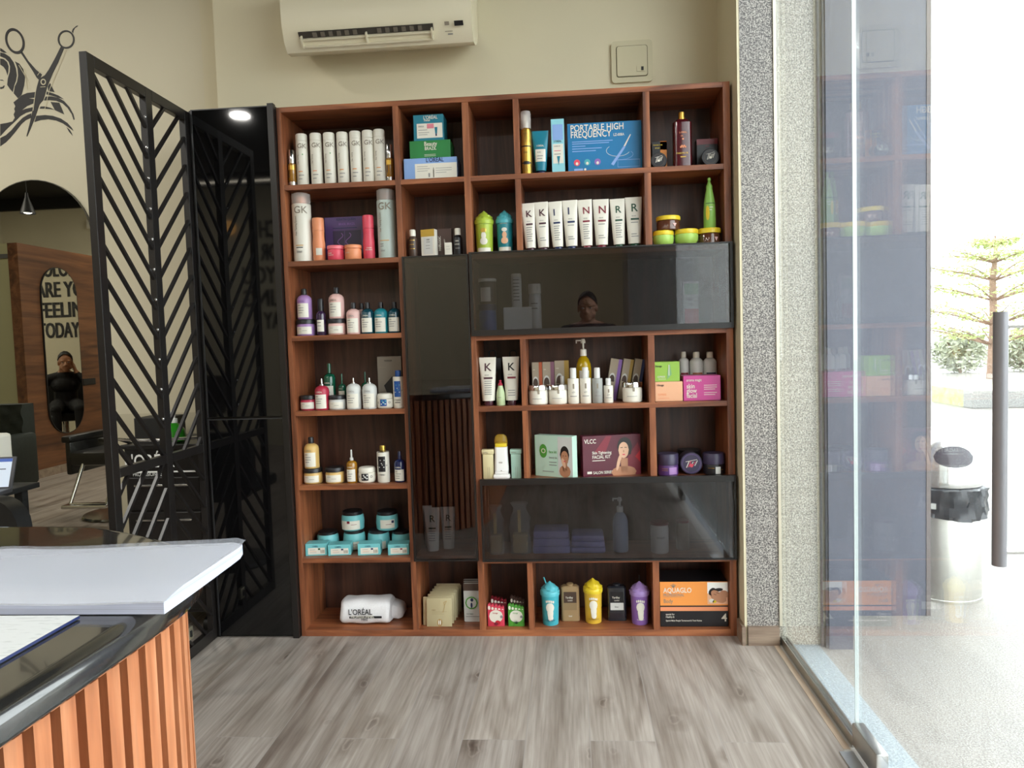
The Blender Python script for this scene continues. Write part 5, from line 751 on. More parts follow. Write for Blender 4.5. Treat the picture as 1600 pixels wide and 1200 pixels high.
    ('shoulder', 'lotion_bottle', 'bottle', 'white bottle with dark red label behind the pink box, left of three', 'white bottles behind the pink box', 1.5765, 0.18, 0.927, 0.0411, 0.1893, {'body': 'greyw', 'cap': 'cream', 'capf': 0.13, 'capr': 0.48, 'lab': (-0.35, 0.15, 0.4, 0.55, 'maroon'), 'txt': [('AS', -0.26, 0.26, 0.3, 'cream')]}),
    ('shoulder', 'lotion_bottle', 'bottle', 'white bottle with brown label behind the pink box, middle of three', 'white bottles behind the pink box', 1.6274, 0.18, 0.927, 0.0554, 0.1877, {'body': 'greyw', 'cap': 'cream', 'capf': 0.13, 'capr': 0.48, 'lab': (-0.35, 0.15, 0.4, 0.55, 'brown_o'), 'txt': [('AG7', -0.26, 0.26, 0.3, 'cream')]}),
    ('shoulder', 'lotion_bottle', 'bottle', 'white bottle with navy label behind the pink box, right of three', 'white bottles behind the pink box', 1.6818, 0.18, 0.927, 0.0545, 0.186, {'body': 'greyw', 'cap': 'cream', 'capf': 0.13, 'capr': 0.48, 'lab': (-0.35, 0.15, 0.4, 0.55, 'navy'), 'txt': [('AS1', -0.26, 0.26, 0.3, 'cream')]}),
    ('wax', 'wax_cartridge', 'wax cartridge', 'cream wax cartridge left of the white roller heater', 'wax cartridges on the lower right shelf', 0.7731, 0.05, 0.632, 0.0502, 0.1183, {'body': 'cream_y'}),
    ('wax', 'wax_cartridge', 'wax cartridge', 'mint green wax cartridge right of the white roller heater', 'wax cartridges on the lower right shelf', 0.886, 0.05, 0.632, 0.0473, 0.1171, {'body': 'mint_wax'}),
    ('heater', 'wax_roller_heater', 'wax heater', 'white roll-on wax heater with yellow wax under a clear dome', None, 0.8266, 0.05, 0.632, 0.0676, 0.1774, {}),
    ('box', 'facial_kit_box', 'box', 'mint green facial kit box turned towards the left, lower right shelf', 'facial kit boxes on the lower right shelf', 1.0362, 0.05, 0.632, 0.1485, 0.1669, {'d': 0.04, 'body': 'mint_box', 'rot': -0.5, 'wm': 1.16, 'txt': [('face kit', -0.12, 0.58, 0.08, 'leafgreen'), ('beauty kit', -0.12, 0.45, 0.06, 'grey_text')], 'lines': [(-0.12, 0.35, 0.2, 'grey_text'), (-0.12, 0.28, 0.2, 'grey_text'), (-0.3, 0.12, 0.3, 'grey_text')], 'pic': 'woman_mint'}),
    ('box', 'facial_kit_box', 'box', 'dark wine facial kit box with woman touching her cheek', 'facial kit boxes on the lower right shelf', 1.2692, 0.06, 0.632, 0.232, 0.163, {'d': 0.04, 'body': 'wine_box', 'rot': 0.22, 'wm': 1.03, 'txt': [('VLCC', -0.47, 0.82, 0.09, 'cream'), ('Skin Tightening', -0.34, 0.55, 0.06, 'cream'), ('FACIAL KIT', -0.34, 0.44, 0.07, 'cream'), ('SALON SERIES', -0.33, 0.06, 0.06, 'cream')], 'lines': [(-0.34, 0.38, 0.22, 'cream')], 'bar': (-0.43, 0.07, 0.08, 0.06, 'cream'), 'pic': 'woman_wine'}),
    ('jar', 'hair_mask_jar', 'jar', 'dark purple jar at the left of the lying purple jar', 'dark purple jars on the lower right shelf', 1.4888, 0.06, 0.632, 0.0829, 0.0866, {'body': 'purple_jar', 'cap': 'purple_lid', 'capf': 0.5, 'lab': (0, 0.08, 0.42, 0.4, 'lilac'), 'lines': [(-0.35, 0.33, 0.3, 'gold'), (-0.35, 0.25, 0.3, 'gold')]}),
    ('jar', 'hair_mask_jar', 'jar', 'dark purple jar at the right end of the lower right shelf', 'dark purple jars on the lower right shelf', 1.6674, 0.06, 0.632, 0.0833, 0.0855, {'body': 'black', 'cap': 'purple_lid', 'capf': 0.5, 'lab': (0, 0.08, 0.25, 0.4, 'greyw'), 'lines': [(-0.35, 0.33, 0.3, 'gold'), (0.28, 0.25, 0.15, 'gold')]}),
    ('disc', 'hair_mask_jar', 'jar', 'dark purple jar lying on its side with lid facing out', 'dark purple jars on the lower right shelf', 1.5798, 0.05, 0.632, 0.0897, 0.0838, {'body': 'purple_lid', 'pr': 'pinkred', 'deep': 0.07, 'lean': 0.02}),
    ('jar', 'hair_mask_jar', 'jar', 'dark jar standing behind the lying purple jar', 'dark purple jars on the lower right shelf', 1.5903, 0.17, 0.632, 0.0985, 0.0835, {'body': 'purple_lid', 'cap': 'black', 'capf': 0.5}),
    ('jar', 'styling_jar', 'jar', 'jar with white label behind upper smoked glass, stacked left', 'products behind the upper smoked glass door', 0.787, 0.08, 1.208, 0.0726, 0.124, {'body': 'blue_cap', 'cap': 'navy', 'capf': 0.2}),
    ('jar', 'styling_jar', 'jar', 'jar with pale lid on the blue tub behind upper smoked glass', 'products behind the upper smoked glass door', 0.7901, 0.08, 1.3325, 0.0724, 0.1018, {'body': 'brown_lab', 'cap': 'cream', 'capf': 0.12, 'lab': (-0.4, 0.1, 0.2, 0.65, 'cream')}),
    ('box', 'tissue_box', 'box', 'grey slanted box behind the upper smoked glass door', 'products behind the upper smoked glass door', 0.9076, 0.09, 1.208, 0.1137, 0.1099, {'d': 0.1, 'body': 'greyw', 'rot': 0.1}),
    ('cyl', 'spray_bottle', 'bottle', 'printed pale bottle standing on the grey box behind glass', 'products behind the upper smoked glass door', 0.9036, 0.12, 1.3184, 0.0417, 0.1355, {'body': 'greyw', 'cap': 'cream', 'capf': 0.1, 'lines': [(-0.3, 0.2, 0.6, 'black'), (-0.3, 0.30000000000000004, 0.6, 'black'), (-0.3, 0.4, 0.6, 'black'), (-0.3, 0.5, 0.6, 'black'), (-0.3, 0.6000000000000001, 0.6, 'black'), (-0.3, 0.7000000000000001, 0.6, 'black'), (-0.3, 0.8, 0.6, 'black')]}),
    ('jar', 'styling_jar', 'jar', 'pale jar on the right of the grey box behind glass', 'products behind the upper smoked glass door', 0.9774, 0.12, 1.208, 0.052, 0.2018, {'body': 'greyw', 'cap': 'cream', 'capf': 0.2, 'lines': [(-0.3, 0.6, 0.5, 'black'), (-0.3, 0.5, 0.5, 'black')]}),
    ('pouchp', 'refill_pouch', 'pouch', 'green and red printed pouch behind upper smoked glass', 'products behind the upper smoked glass door', 1.5907, 0.07, 1.208, 0.0594, 0.185, {'body': 'lime_l'}),
    ('bag', 'plastic_gift_bag', 'bag', 'clear bag with gold strip behind lower glass, left one', 'products behind the lower smoked glass door', 0.7916, 0.08, 0.315, 0.079, 0.1982, {}),
    ('bag', 'plastic_gift_bag', 'bag', 'clear bag with gold strip behind lower glass, right one', 'products behind the lower smoked glass door', 0.8903, 0.08, 0.315, 0.1022, 0.21, {}),
    ('folded', 'folded_towel', 'towel', 'lilac folded towel pile behind lower glass, left one', 'products behind the lower smoked glass door', 1.017, 0.12, 0.315, 0.1532, 0.095, {}),
    ('folded', 'folded_towel', 'towel', 'lilac folded towel pile behind lower glass, right one', 'products behind the lower smoked glass door', 1.1655, 0.12, 0.315, 0.139, 0.0745, {}),
    ('pumpb', 'spray_bottle', 'bottle', 'tall pale pump bottle behind the lower smoked glass', 'products behind the lower smoked glass door', 1.2981, 0.1, 0.315, 0.062, 0.2205, {'body': 'greyblue', 'cap': 'greyw'}),
    ('jar', 'wax_tub', 'tub', 'white tub with red lid behind lower smoked glass', 'products behind the lower smoked glass door', 1.4528, 0.08, 0.315, 0.0739, 0.1235, {'body': 'greyw', 'cap': 'dark_red', 'capf': 0.08, 'txt': [('cream', -0.2, 0.5, 0.2, 'grey_text')]}),
    ('jar', 'wax_tub', 'tub', 'pale tub right of the red lid tub behind glass', 'products behind the lower smoked glass door', 1.5505, 0.12, 0.315, 0.0539, 0.1202, {'body': 'greige', 'cap': 'dark_red', 'capf': 0.08}),
    ('tube', 'hair_cream_tube', 'tube', 'white tube at the back left behind tall smoked glass', 'white tubes behind the tall smoked glass door', 0.4949, 0.15, 0.315, 0.041, 0.1866, {'body': 'cream', 'cap': 'dgreen_cap', 'capf': 0.08, 'bw': 0.7, 'tilt': 0, 'txt': [('R', -0.15, 0.7, 0.45, 'dgreen')], 'bar': (-0.2, 0.55, 0.45, 0.03, 'dgreen'), 'lines': [(-0.2, 0.5, 0.4, 'grey_text'), (-0.2, 0.45, 0.4, 'grey_text'), (-0.2, 0.4, 0.4, 'grey_text'), (-0.2, 0.35, 0.4, 'grey_text'), (-0.2, 0.3, 0.4, 'grey_text')]}),
    ('tube', 'hair_cream_tube', 'tube', 'white tube marked R in front behind tall smoked glass', 'white tubes behind the tall smoked glass door', 0.5276, 0.08, 0.315, 0.0668, 0.1941, {'body': 'cream', 'cap': 'dgreen_cap', 'capf': 0.08, 'bw': 0.7, 'tilt': 0, 'txt': [('R', -0.15, 0.7, 0.45, 'dgreen')], 'bar': (-0.2, 0.55, 0.45, 0.03, 'dgreen'), 'lines': [(-0.2, 0.5, 0.4, 'grey_text'), (-0.2, 0.45, 0.4, 'grey_text'), (-0.2, 0.4, 0.4, 'grey_text'), (-0.2, 0.35, 0.4, 'grey_text'), (-0.2, 0.3, 0.4, 'grey_text')]}),
    ('tube', 'hair_cream_tube', 'tube', 'white tube at right behind tall smoked glass', 'white tubes behind the tall smoked glass door', 0.5891, 0.11, 0.315, 0.0618, 0.189, {'body': 'cream', 'cap': 'dgreen_cap', 'capf': 0.08, 'bw': 0.7, 'tilt': 0, 'txt': [('R', -0.15, 0.7, 0.45, 'dgreen')], 'bar': (-0.2, 0.55, 0.45, 0.03, 'dgreen'), 'lines': [(-0.2, 0.5, 0.4, 'grey_text'), (-0.2, 0.45, 0.4, 'grey_text'), (-0.2, 0.4, 0.4, 'grey_text'), (-0.2, 0.35, 0.4, 'grey_text'), (-0.2, 0.3, 0.4, 'grey_text')]}),
]
# ================================================================= PRODUCTS ON THE SHELVES
def cylsurf(r, sy=1.0):
    return lambda u, v, off: ((r+off)*math.sin(u/r), -(r*sy+off)*math.cos(u/r), v)
def flatsurf(y0): return lambda u, v, off: (u, y0-off, v)
def pic(P_, name):
    w_, h_ = P_.w, P_.h; q = w_/h_
    def circle(u, v, r, c, l=1): P_.ell(u, v, r, r, c, l)
    if name == 'ampoule': P_.rect(.16-.2, .12, .16-.17+.0, .3, 'grey_text', 1); P_.rect(.07-.02, .1, .07+.0, .45, 'chrome', 2); P_.ell(.06, .5, .006, .02, 'chrome', 2)
    if name == 'tube_pic': P_.poly([(.2, .5), (.3, .5), (.28, .25), (.22, .25)], 'teal_box', 2); P_.rect(.225, .16, .275, .25, 'navy', 2); P_.rect(-.05, .46, .18, .64, 'pink_text', 1)
    if name == 'wedge': P_.rect(-.4, .62, .4, .9, 'sky_box', 1); P_.poly([(-.1, .33), (.15, .33), (.02, .16)], 'teal_box', 2)
    if name == 'device':
        P_.poly([(.08, .15), (.115, .12), (.28, .48), (.255, .5)], 'sky_box', 1); P_.poly([(.255, .5), (.275, .49), (.355, .72), (.345, .73)], 'cream', 1)
        P_.stroke([(.1+.16*math.cos(a_)+.08, .42+.12*math.sin(a_)) for a_ in [2.4+k*.35 for k in range(11)]], .004, 'cream', 1)
        P_.stroke([(.22+.16*math.cos(a_), .33+.1*math.sin(a_)) for a_ in [-2.2+k*.35 for k in range(9)]], .004, 'sky_box', 1)
        for u, c in ((-.38, 'coral'), (-.24, 'teal_l'), (-.1, 'violet_c')): circle(u, .21, .043, c, 1); P_.ell(u, .19, .018, .02, 'cream', 2)
        for a_ in ((.17, .08, .47, .08), (.17, .22, .47, .22)): P_.rect(a_[0], a_[1], a_[2], a_[3]+.008, 'sky_box', 1)
        P_.rect(.17, .08, .174, .225, 'sky_box', 1); P_.rect(.466, .08, .47, .225, 'sky_box', 1)
        P_.rect(-.42, .05, -.3, .09, 'sky_box', 1); circle(-.27, .07, .015, 'cream', 1)
    if name == 'crest':
        for k in range(5): circle(-.12+.06*k, .36+.02*(k % 2), .05, 'peach', 1)
        circle(0, .5, .05, 'peach', 1)
    if name == 'swirls':
        for u0 in (-.12, .08): P_.stroke([(u0+.07*math.sin(k*.9), .25+.04*k) for k in range(11)], .02, 'violet_text', 2)
        P_.rect(-.02, .2, .0, .7, 'purple_box', 1)
    if name in ('face_g', 'face_t'):
        s_, d_ = ('cream', 'lime_l') if name == 'face_g' else ('peach_l', 'cream')
        P_.ell(0, .30, .22, .2, s_, 1); P_.ell(0, .43, .14, .2, s_, 2); P_.ell(0, .55, .17, .12, 'gold_l' if name == 'face_g' else 'cream', 3)
        P_.rect(-.06, .3, .06, .4, s_, 2); P_.text('Foot Cream', -.28, .68, .1, d_, 1)
    if name == 'tri': P_.poly([(.12, .45), (.3, .45), (.21, .2)], 'blush', 2)
    if name == 'leaf': P_.ell(-.25, .3, .16, .6, 'yellow', 1)
    if name == 'tool':
        P_.poly([(-.25, .42), (.1, .6), (.42, .5), (.42, .12), (.1, .1), (-.05, .16)], 'black', 1); circle(.06, .2, .11, 'greige', 2); circle(.06, .2, .08, 'black', 3)
    if name.startswith('square_'):
        c1 = 'blue_cap' if name[7] in 'bt' else 'black'; c2 = 'teal_l' if name[7] in 'bt' else 'greyw'
        if name == 'square_b' or name == 'square_k': u0, u1, v0, v1 = -.2, .2, .18, .62
        else: u0, u1, v0, v1 = -.32, .28, .3, .72
        P_.rect(u0, v0, u1, v1, c1, 1)
        for k in range(3):
            P_.ell(u0+(u1-u0)*(.2+.3*k), v0+(v1-v0)*(.3+.25*(k % 2)), .05, .04, 'greyw', 2); P_.ell(u0+(u1-u0)*(.35+.25*k), v0+(v1-v0)*(.75-.3*(k % 2)), .04, .05, c2, 2)
        P_.text('X', -.44, (v0+v1)/2-.06, .14, 'black', 1); P_.text('O', .3, (v0+v1)/2-.06, .14, 'black', 1)
    if name == 'foot':
        P_.ell(.02, .20, .15, .17, 'cream', 1); P_.ell(.01, .32, .165, .42, 'cream', 2); P_.ell(.0, .445, .23, .27, 'cream', 3)
        for k in range(5): P_.ell(-.19+.095*k, .585+.010*(2-abs(k-1.5)), .042, .075, 'cream', 4)
    if name == 'resting':
        P_.rect(.2, .5, .5, .985, 'peach_l', 1); P_.rect(.2, .74, .5, .985, 'white', 2)
        P_.ell(.36, .66, .13, .075, 'skin', 4, -.5); P_.ell(.32, .73, .075, .05, 'skin', 5, -.5); P_.ell(.27, .78, .065, .045, 'hair', 4, .9); P_.ell(.36, .82, .07, .025, 'hair', 4, .1)
        P_.ell(.44, .72, .07, .06, 'skin', 3); P_.ell(.26, .58, .04, .03, 'cream', 6); P_.ell(.3, .56, .03, .02, 'yellow', 6)
        P_.stroke([(.29, .725), (.33, .71)], .006, 'hair', 6); P_.stroke([(.33, .76), (.37, .74)], .006, 'hair', 6)
        for k in range(5): P_.stroke([(-.3, .87), (-.34+.02*k, .93+.015*(2-abs(k-2)))], .008, 'taupe', 2)
        P_.rect(-.45, .66, -.18, .665, 'grey_text', 2)
    if name == 'tinyb':
        for u in (.2, .27, .33): P_.rect(u, .2, u+.035, .48, 'taupe', 2)
    if name == 'leafb': P_.poly([(.0, .1), (.18, .35), (.12, .9), (.02, .55)], 'sage', 1); P_.rect(.06, .3, .09, .85, 'cream', 2)
    if name == 'woman_mint':
        P_.rect(.12, .06, .5, .98, 'greyw', 1); P_.ell(.3, .56, .12, .2, 'hair', 3); P_.ell(.3, .48, .10, .165, 'skin', 4); P_.ell(.3, .16, .15, .14, 'skin', 3); P_.rect(.24, .16, .36, .4, 'skin', 3)
        P_.ell(.27, .36, .045, .12, 'skin_l', 5, .3); P_.stroke([(.25, .53), (.28, .535)], .012, 'hair', 5); P_.stroke([(.32, .535), (.35, .53)], .012, 'hair', 5); P_.ell(.3, .4, .03, .012, 'coral', 6)
        P_.ell(-.27, .62, .105, .16, 'leafgreen', 2); P_.text('O', -.33, .57, .12, 'cream', 3); P_.rect(-.5, 0, -.49, 1, 'sage', 1)
    if name == 'woman_wine':
        P_.poly([(-.3, .6), (-.1, .98), (.0, .98), (-.12, .55)], 'maroon', 1); P_.poly([(.05, .0), (.45, .8), (.49, .6), (.49, .0)], 'maroon', 1); P_.poly([(.40, .45), (.49, .6), (.49, .3)], 'red', 2)
        P_.ell(.22, .70, .13, .16, 'hair', 2); P_.ell(.20, .08, .22, .1, 'skin', 3); P_.rect(.15, .08, .27, .42, 'skin', 3); P_.ell(.20, .62, .09, .135, 'skin_l', 4); P_.ell(.31, .6, .025, .07, 'hair', 3)
        P_.stroke([(.145, .68), (.185, .685)], .010, 'hair', 5); P_.stroke([(.215, .685), (.255, .68)], .010, 'hair', 5); P_.ell(.20, .51, .028, .010, 'coral', 5); P_.ell(.20, .59, .010, .022, 'skin', 5)
        P_.ell(.11, .32, .028, .14, 'skin_l', 5, -.25); P_.ell(.14, .42, .02, .08, 'skin_l', 6, -.4); P_.rect(.06, 0.005, .40, .06, 'skin', 2)
    if name == 'arch': P_.ell(-.16, .5, .28, .55, 'greyw', 1); P_.ell(-.16, .47, .24, .48, 'brown_lab', 2); P_.rect(-.5, .05, .12, .44, 'beige_box', 3)
def printing(parent, surf, w_, h_, o, curved, v0=0.):
    P_ = Print(surf, w_, h_, curved)
    for key in ('lab', 'lab2'):
        if o.get(key): P_.rect(*o[key], layer=0)
    if o.get('bar'): u, v, ww, hh, c = o['bar']; P_.rect(u, v, u+ww, v+hh, c, 1)
    for u, v, ww, c in o.get('lines') or []: P_.rect(u, v, u+ww, v+min(.02, .0022/h_+.004), c, 1)
    for t, u, v, s_, c in o.get('txt') or []: P_.text(t, u, v, s_, c)
    for t, u, v, s_, c in o.get('vt') or []: P_.text(t, u, v, s_, c, vert=True)
    if o.get('dot'): u, v, c = o['dot']; P_.ell(u, v, .05, .05, c)
    if o.get('pic'): pic(P_, o['pic'])
    P_.build(parent)

def rot_prof(prof, **k): return MB().lathe(prof, **k)
def k_cyl(t, w_, h_, o):
    r = w_/2; f = o.get('capf', .14); hb_ = h_*(1-f); rc = r*(o.get('capr', .99))
    MB().lathe([(r*.93, 0), (r, .003), (r, hb_-.004), (r*.97, hb_)], 32).build('bottle_body', C(o['body']), t, True)
    if o['cap'] == 'clear':
        MB().lathe([(r*.55, hb_), (r*.55, hb_+h_*f*.62), (r*.4, hb_+h_*f*.72)], 24).build('nozzle', C(o['inner']), t, True)
    MB().lathe([(rc, hb_+.0006), (rc, h_-.004), (rc*.9, h_)], 32).build('cap', C(o['cap']), t, True)
    printing(t, cylsurf(r), w_, h_, o, True)
def k_serum(t, w_, h_, o):
    r = w_/2
    MB().lathe([(r*.95, h_*.14), (r, h_*.15), (r, h_*.62), (r*.8, h_*.64)], 24).build('glass_body', C('amber_glass'), t, True)
    MB().lathe([(r*.93, 0), (r*.96, .002), (r*.96, h_*.14)], 24).build('chrome_foot', C('chrome'), t, True)
    MB().lathe([(r*.78, h_*.64), (r*.8, h_*.65), (r*.8, h_-.003), (r*.72, h_)], 24).build('cap', C('chrome'), t, True)
    Print(cylsurf(r), w_, h_, True).rect(-.4, .46, .4, .58, 'gold', 0).rect(-.3, .25, -.2, .45, 'black', 0).build(t)
def k_spray(t, w_, h_, o):
    r = w_/2
    MB().lathe([(r*.95, 0), (r, .003), (r, h_*.68), (r*.9, h_*.72), (r*.55, h_*.745)], 32).build('can', C('gold'), t, True)
    n_ = MB().lathe([(r*.5, h_*.745), (r*.5, h_*.83), (r*.35, h_*.86)], 20); n_.box(-.006, .006, -r*.7, 0, h_*.83, h_*.93); n_.build('spray_head', C('cream'), t, True)
    MB().lathe([(r, h_*.735), (r, h_*.97), (r*.93, h_)], 32).build('clear_cap', C('clear'), t, True)
    P_ = Print(cylsurf(r), w_, h_, True); P_.rect(-.5, .44, .5, .46, 'black'); P_.rect(-.5, .18, .5, .2, 'black'); P_.text('OSIS', -.25, .34, .2, 'black'); 
    for k in range(6): P_.stroke([(-.4+.16*k, .06), (-.3+.16*k, .16)], .02, 'brown_lab')
    for k in range(5): P_.stroke([(-.4+.2*k, .5), (-.25+.1*k, .66)], .025, 'brown_lab')
    P_.rect(-.25, .165, .3, .215, 'black', 2); P_.build(t)
def k_tube(t, w_, h_, o):
    cf = o.get('capf', .1); bw = o.get('bw', .72); hc = h_*cf; tl = o.get('tilt', 0); n = 10; V = []; F = []; seg = 28
    ddep = w_*.28
    def shape(v):  # v 0 at cap .. 1 at crimp
        hw = w_/2*(bw+(1-bw)*v**.9); dp = ddep*(1-v)**.75+.0008
        return hw, dp
    for k in range(n+1):
        v = k/n; hw, dp = shape(min(1, v/.95)); z_ = hc+(h_-hc)*v
        for q in range(seg):
            an = 2*PI*q/seg; e = .75
            V.append((hw*math.copysign(abs(math.cos(an))**e, math.cos(an)), dp*math.sin(an), z_))
    for k in range(n):
        for q in range(seg): F.append((k*seg+q, k*seg+(q+1) % seg, (k+1)*seg+(q+1) % seg, (k+1)*seg+q))
    F.append(tuple(range(seg-1, -1, -1))); F.append(tuple(n*seg+q for q in range(seg)))
    MB().add(V, F).build('tube_body', C(o['body']), t, True)
    rc = w_*bw*.38
    MB().lathe([(rc*.95, 0), (rc, .002), (rc, hc*.9), (rc*.9, hc)], 24, sy=.8).build('screw_cap', C(o['cap']), t, True)
    def surf(u, v, off):
        vv = max(0, min(1, (v-hc)/(h_-hc)/.95)); hw, dp = shape(vv); s_ = max(-.98, min(.98, u/hw))
        return (u, -(dp*(max(0, 1-abs(s_)**2.67))**.5)-off-.0004, v)
    printing(t, surf, w_, h_, o, True)
    if tl: t.rotation_euler = (0, -tl*.8, 0)
def k_box(t, w_, h_, o):
    d_ = o.get('d', .05)
    w_ = w_*o.get('wm', 1)
    MB().box(-w_/2, w_/2, 0, d_, 0, h_, b=.0012).build('carton', C(o['body']), t)
    printing(t, flatsurf(0), w_, h_, o, False)
    if o.get('rot'): t.rotation_euler.z = o['rot']
    if o.get('lean'): t.rotation_euler.x = -o['lean']
    if o.get('tiltx'):
        t.rotation_euler.y = o['tiltx']; t.location.z += abs(math.sin(o['tiltx']))*w_/2
def k_disc(t, w_, h_, o):
    r = (w_+h_)/4; dp = o.get('deep', .026)
    mb = MB().lathe([(r*.97, 0), (r, .002), (r, dp-.002), (r*.94, dp)], 36); M = Matrix.Rotation(PI/2-.0, 4, 'X'); mb.xf(Matrix.Translation((0, dp*0, r)) @ M)
    mb.build('tin', C(o['body']), t, True)
    P_ = Print(lambda u, v, off: (u, -dp-off, v), w_, h_)
    P_.ell(0, r/h_, .42, .42, 'brown_lab' if o['body'] == 'black' else 'purple_box', 0); P_.ell(0, r/h_, .39, .39, o['body'], 1)
    for k in range(5): P_.stroke([(-.22+.09*k, .32+.02*k), (-.1+.09*k, .62+.03*math.sin(k*2))], .03, o['pr'] if k % 2 else 'cream', 2)
    P_.stroke([(-.25, .6), (.25, .7)], .02, 'cream', 2); P_.ell(0, .42, .08, .08, 'cream' if o['body'] == 'black' else 'coral', 3)
    P_.build(t)
    t.location.y += dp
    t.rotation_euler.x = -.10 if dp < .05 else -.02
def k_square(t, w_, h_, o):
    P_ = rrect(w_, w_*.72, .014)
    mb = MB().prism(P_, 0, h_*.80); n = len(P_)
    V = [(x, y, h_*.80) for x, y in P_]+[(x*.55, y*.6, h_*.86) for x, y in P_]
    mb.add(V, [(k, (k+1) % n, n+(k+1) % n, n+k) for k in range(n)]+[tuple(range(n, 2*n))])
    mb.build('bottle_body', C(o['body']), t, True)
    MB().lathe([(w_*.17, h_*.86), (w_*.17, h_*.985), (w_*.13, h_)], 20).lathe([(w_*.2, h_*.86), (w_*.2, h_*.89)], 20).build('cap', C('gold'), t, True)
    printing(t, flatsurf(-w_*.36), w_, h_, o, False)
def k_waist(t, w_, h_, o):
    r = w_/2
    MB().lathe([(r*.95, 0), (r, .003), (r, h_*.42), (r*.93, h_*.5), (r*.9, h_*.58), (r*.93, h_*.66), (r*.95, h_*.70)], 32).build('bottle_body', C(o['body']), t, True)
    MB().lathe([(r*.95, h_*.705), (r*.95, h_*.96), (r*.86, h_)], 32).build('cap', C(o['cap']), t, True)
    printing(t, cylsurf(r), w_, h_, o, True)
def k_jar(t, w_, h_, o):
    r = w_/2; f = o.get('capf', .3); hb_ = h_*(1-f)
    MB().lathe([(r*.88, 0), (r*.96, .004), (r*.97, hb_*.85), (r*.9, hb_)], 36).build('jar_body', C(o['body']), t, True)
    MB().lathe([(r*1.0, hb_+.0006), (r*1.0, h_-.003), (r*.95, h_)], 36).build('lid', C(o['cap']), t, True)
    printing(t, cylsurf(r*.975), w_, h_, o, True)
def k_roundjar(t, w_, h_, o):
    r = w_/2
    MB().lathe([(r*.8, 0), (r*.95, .005), (r, h_*.35), (r*.97, h_*.64), (r*.9, h_*.66)], 36).build('jar_body', C('cream'), t, True)
    MB().lathe([(r*.95, h_*.665), (r*.96, h_*.85), (r*.86, h_*.97), (r*.6, h_)], 36).build('lid', C('cream'), t, True)
    printing(t, cylsurf(r*1.004), w_, h_, o, True)
def k_bowljar(t, w_, h_, o):
    r = w_/2
    MB().lathe([(r*.6, 0), (r*.8, h_*.08), (r*.97, h_*.35), (r*1.0, h_*.6), (r*.96, h_*.72)], 36).build('jar_body', C(o['body']), t, True)
    MB().lathe([(r*.98, h_*.725), (r*1.0, h_*.76), (r*1.0, h_*.95), (r*.95, h_)], 36).build('lid', C(o['cap']), t, True)
def k_bowlmask(t, w_, h_, o):
    r = w_/2; f = o.get('capf', .18); hb_ = h_*(1-f)
    MB().lathe([(r*.82, 0), (r*.95, h_*.06), (r*.99, hb_*.5), (r*.95, hb_*.9), (r*.88, hb_)], 36).build('jar_body', C(o['body']), t, True)
    MB().lathe([(r*.88, hb_+.0005), (r*.88, h_-.003), (r*.82, h_)], 36).build('lid', C('black'), t, True)
    printing(t, cylsurf(r*.995), w_, h_, o, True)
def k_shoulder(t, w_, h_, o):
    r = w_/2; f = o.get('capf', .2); rc = r*o.get('capr', .4); hb_ = h_*(1-f); hs = hb_-min(r*.75, hb_*.3)
    MB().lathe([(r*.93, 0), (r, .003), (r, hs), (r*.93, hs+(hb_-hs)*.4), (r*.72, hs+(hb_-hs)*.75), (max(rc*.95, r*.3), hb_)], 32).build('bottle_body', C(o['body']), t, True)
    mb = MB().lathe([(rc, hb_+.0003), (rc, h_-.004), (rc*.85, h_)], 24)
    if rc < r*.2: mb.lathe([(r*.34, hb_), (r*.34, hb_+h_*f*.22), (rc, hb_+h_*f*.3)], 24)
    mb.build('cap', C(o['cap']), t, True)
    printing(t, cylsurf(r), w_, h_, o, True)
def k_cone(t, w_, h_, o):
    r = w_/2
    MB().lathe([(r*.92, 0), (r, .003), (r*1.0, h_*.35), (r*.9, h_*.52), (r*.66, h_*.68), (r*.5, h_*.78)], 32).build('bottle_body', C(o['body']), t, True)
    MB().lathe([(r*.52, h_*.78), (r*.52, h_*.84), (r*.36, h_*.87), (r*.22, h_*.93), (r*.3, h_*.95), (r*.3, h_*.985), (r*.2, h_)], 24).build('pointed_cap', C(o['cap']), t, True)
    printing(t, cylsurf(r*1.0), w_, h_, o, True)
def k_pumpb(t, w_, h_, o):
    r = w_/2
    MB().lathe([(r*.92, 0), (r, .004), (r, h_*.52), (r*.93, h_*.6), (r*.7, h_*.68), (r*.34, h_*.73)], 32).build('bottle_body', C(o['body']), t, True)
    MB().lathe([(r*.42, h_*.73), (r*.42, h_*.83), (r*.3, h_*.84)], 24).lathe([(r*.13, h_*.84), (r*.13, h_*.93)], 16).lathe([(r*.3, h_*.93), (r*.32, h_*.96), (r*.2, h_)], 20).box(-r*.95, 0, -.004, .004, h_*.965, h_*.985).box(-r*.95, -r*.8, -.004, .004, h_*.93, h_*.97).build('pump', C(o['cap']), t, True)
    MB().lathe([(r*.06, .01), (r*.06, h_*.75)], 8).build('dip_tube', C('cream'), t)
    if o['body'] == 'oil': Print(cylsurf(r), w_, h_, True).rect(-.3, .12, .35, .5, 'cream', 0).text('oil', -.12, .3, .3, 'taupe').build(t)
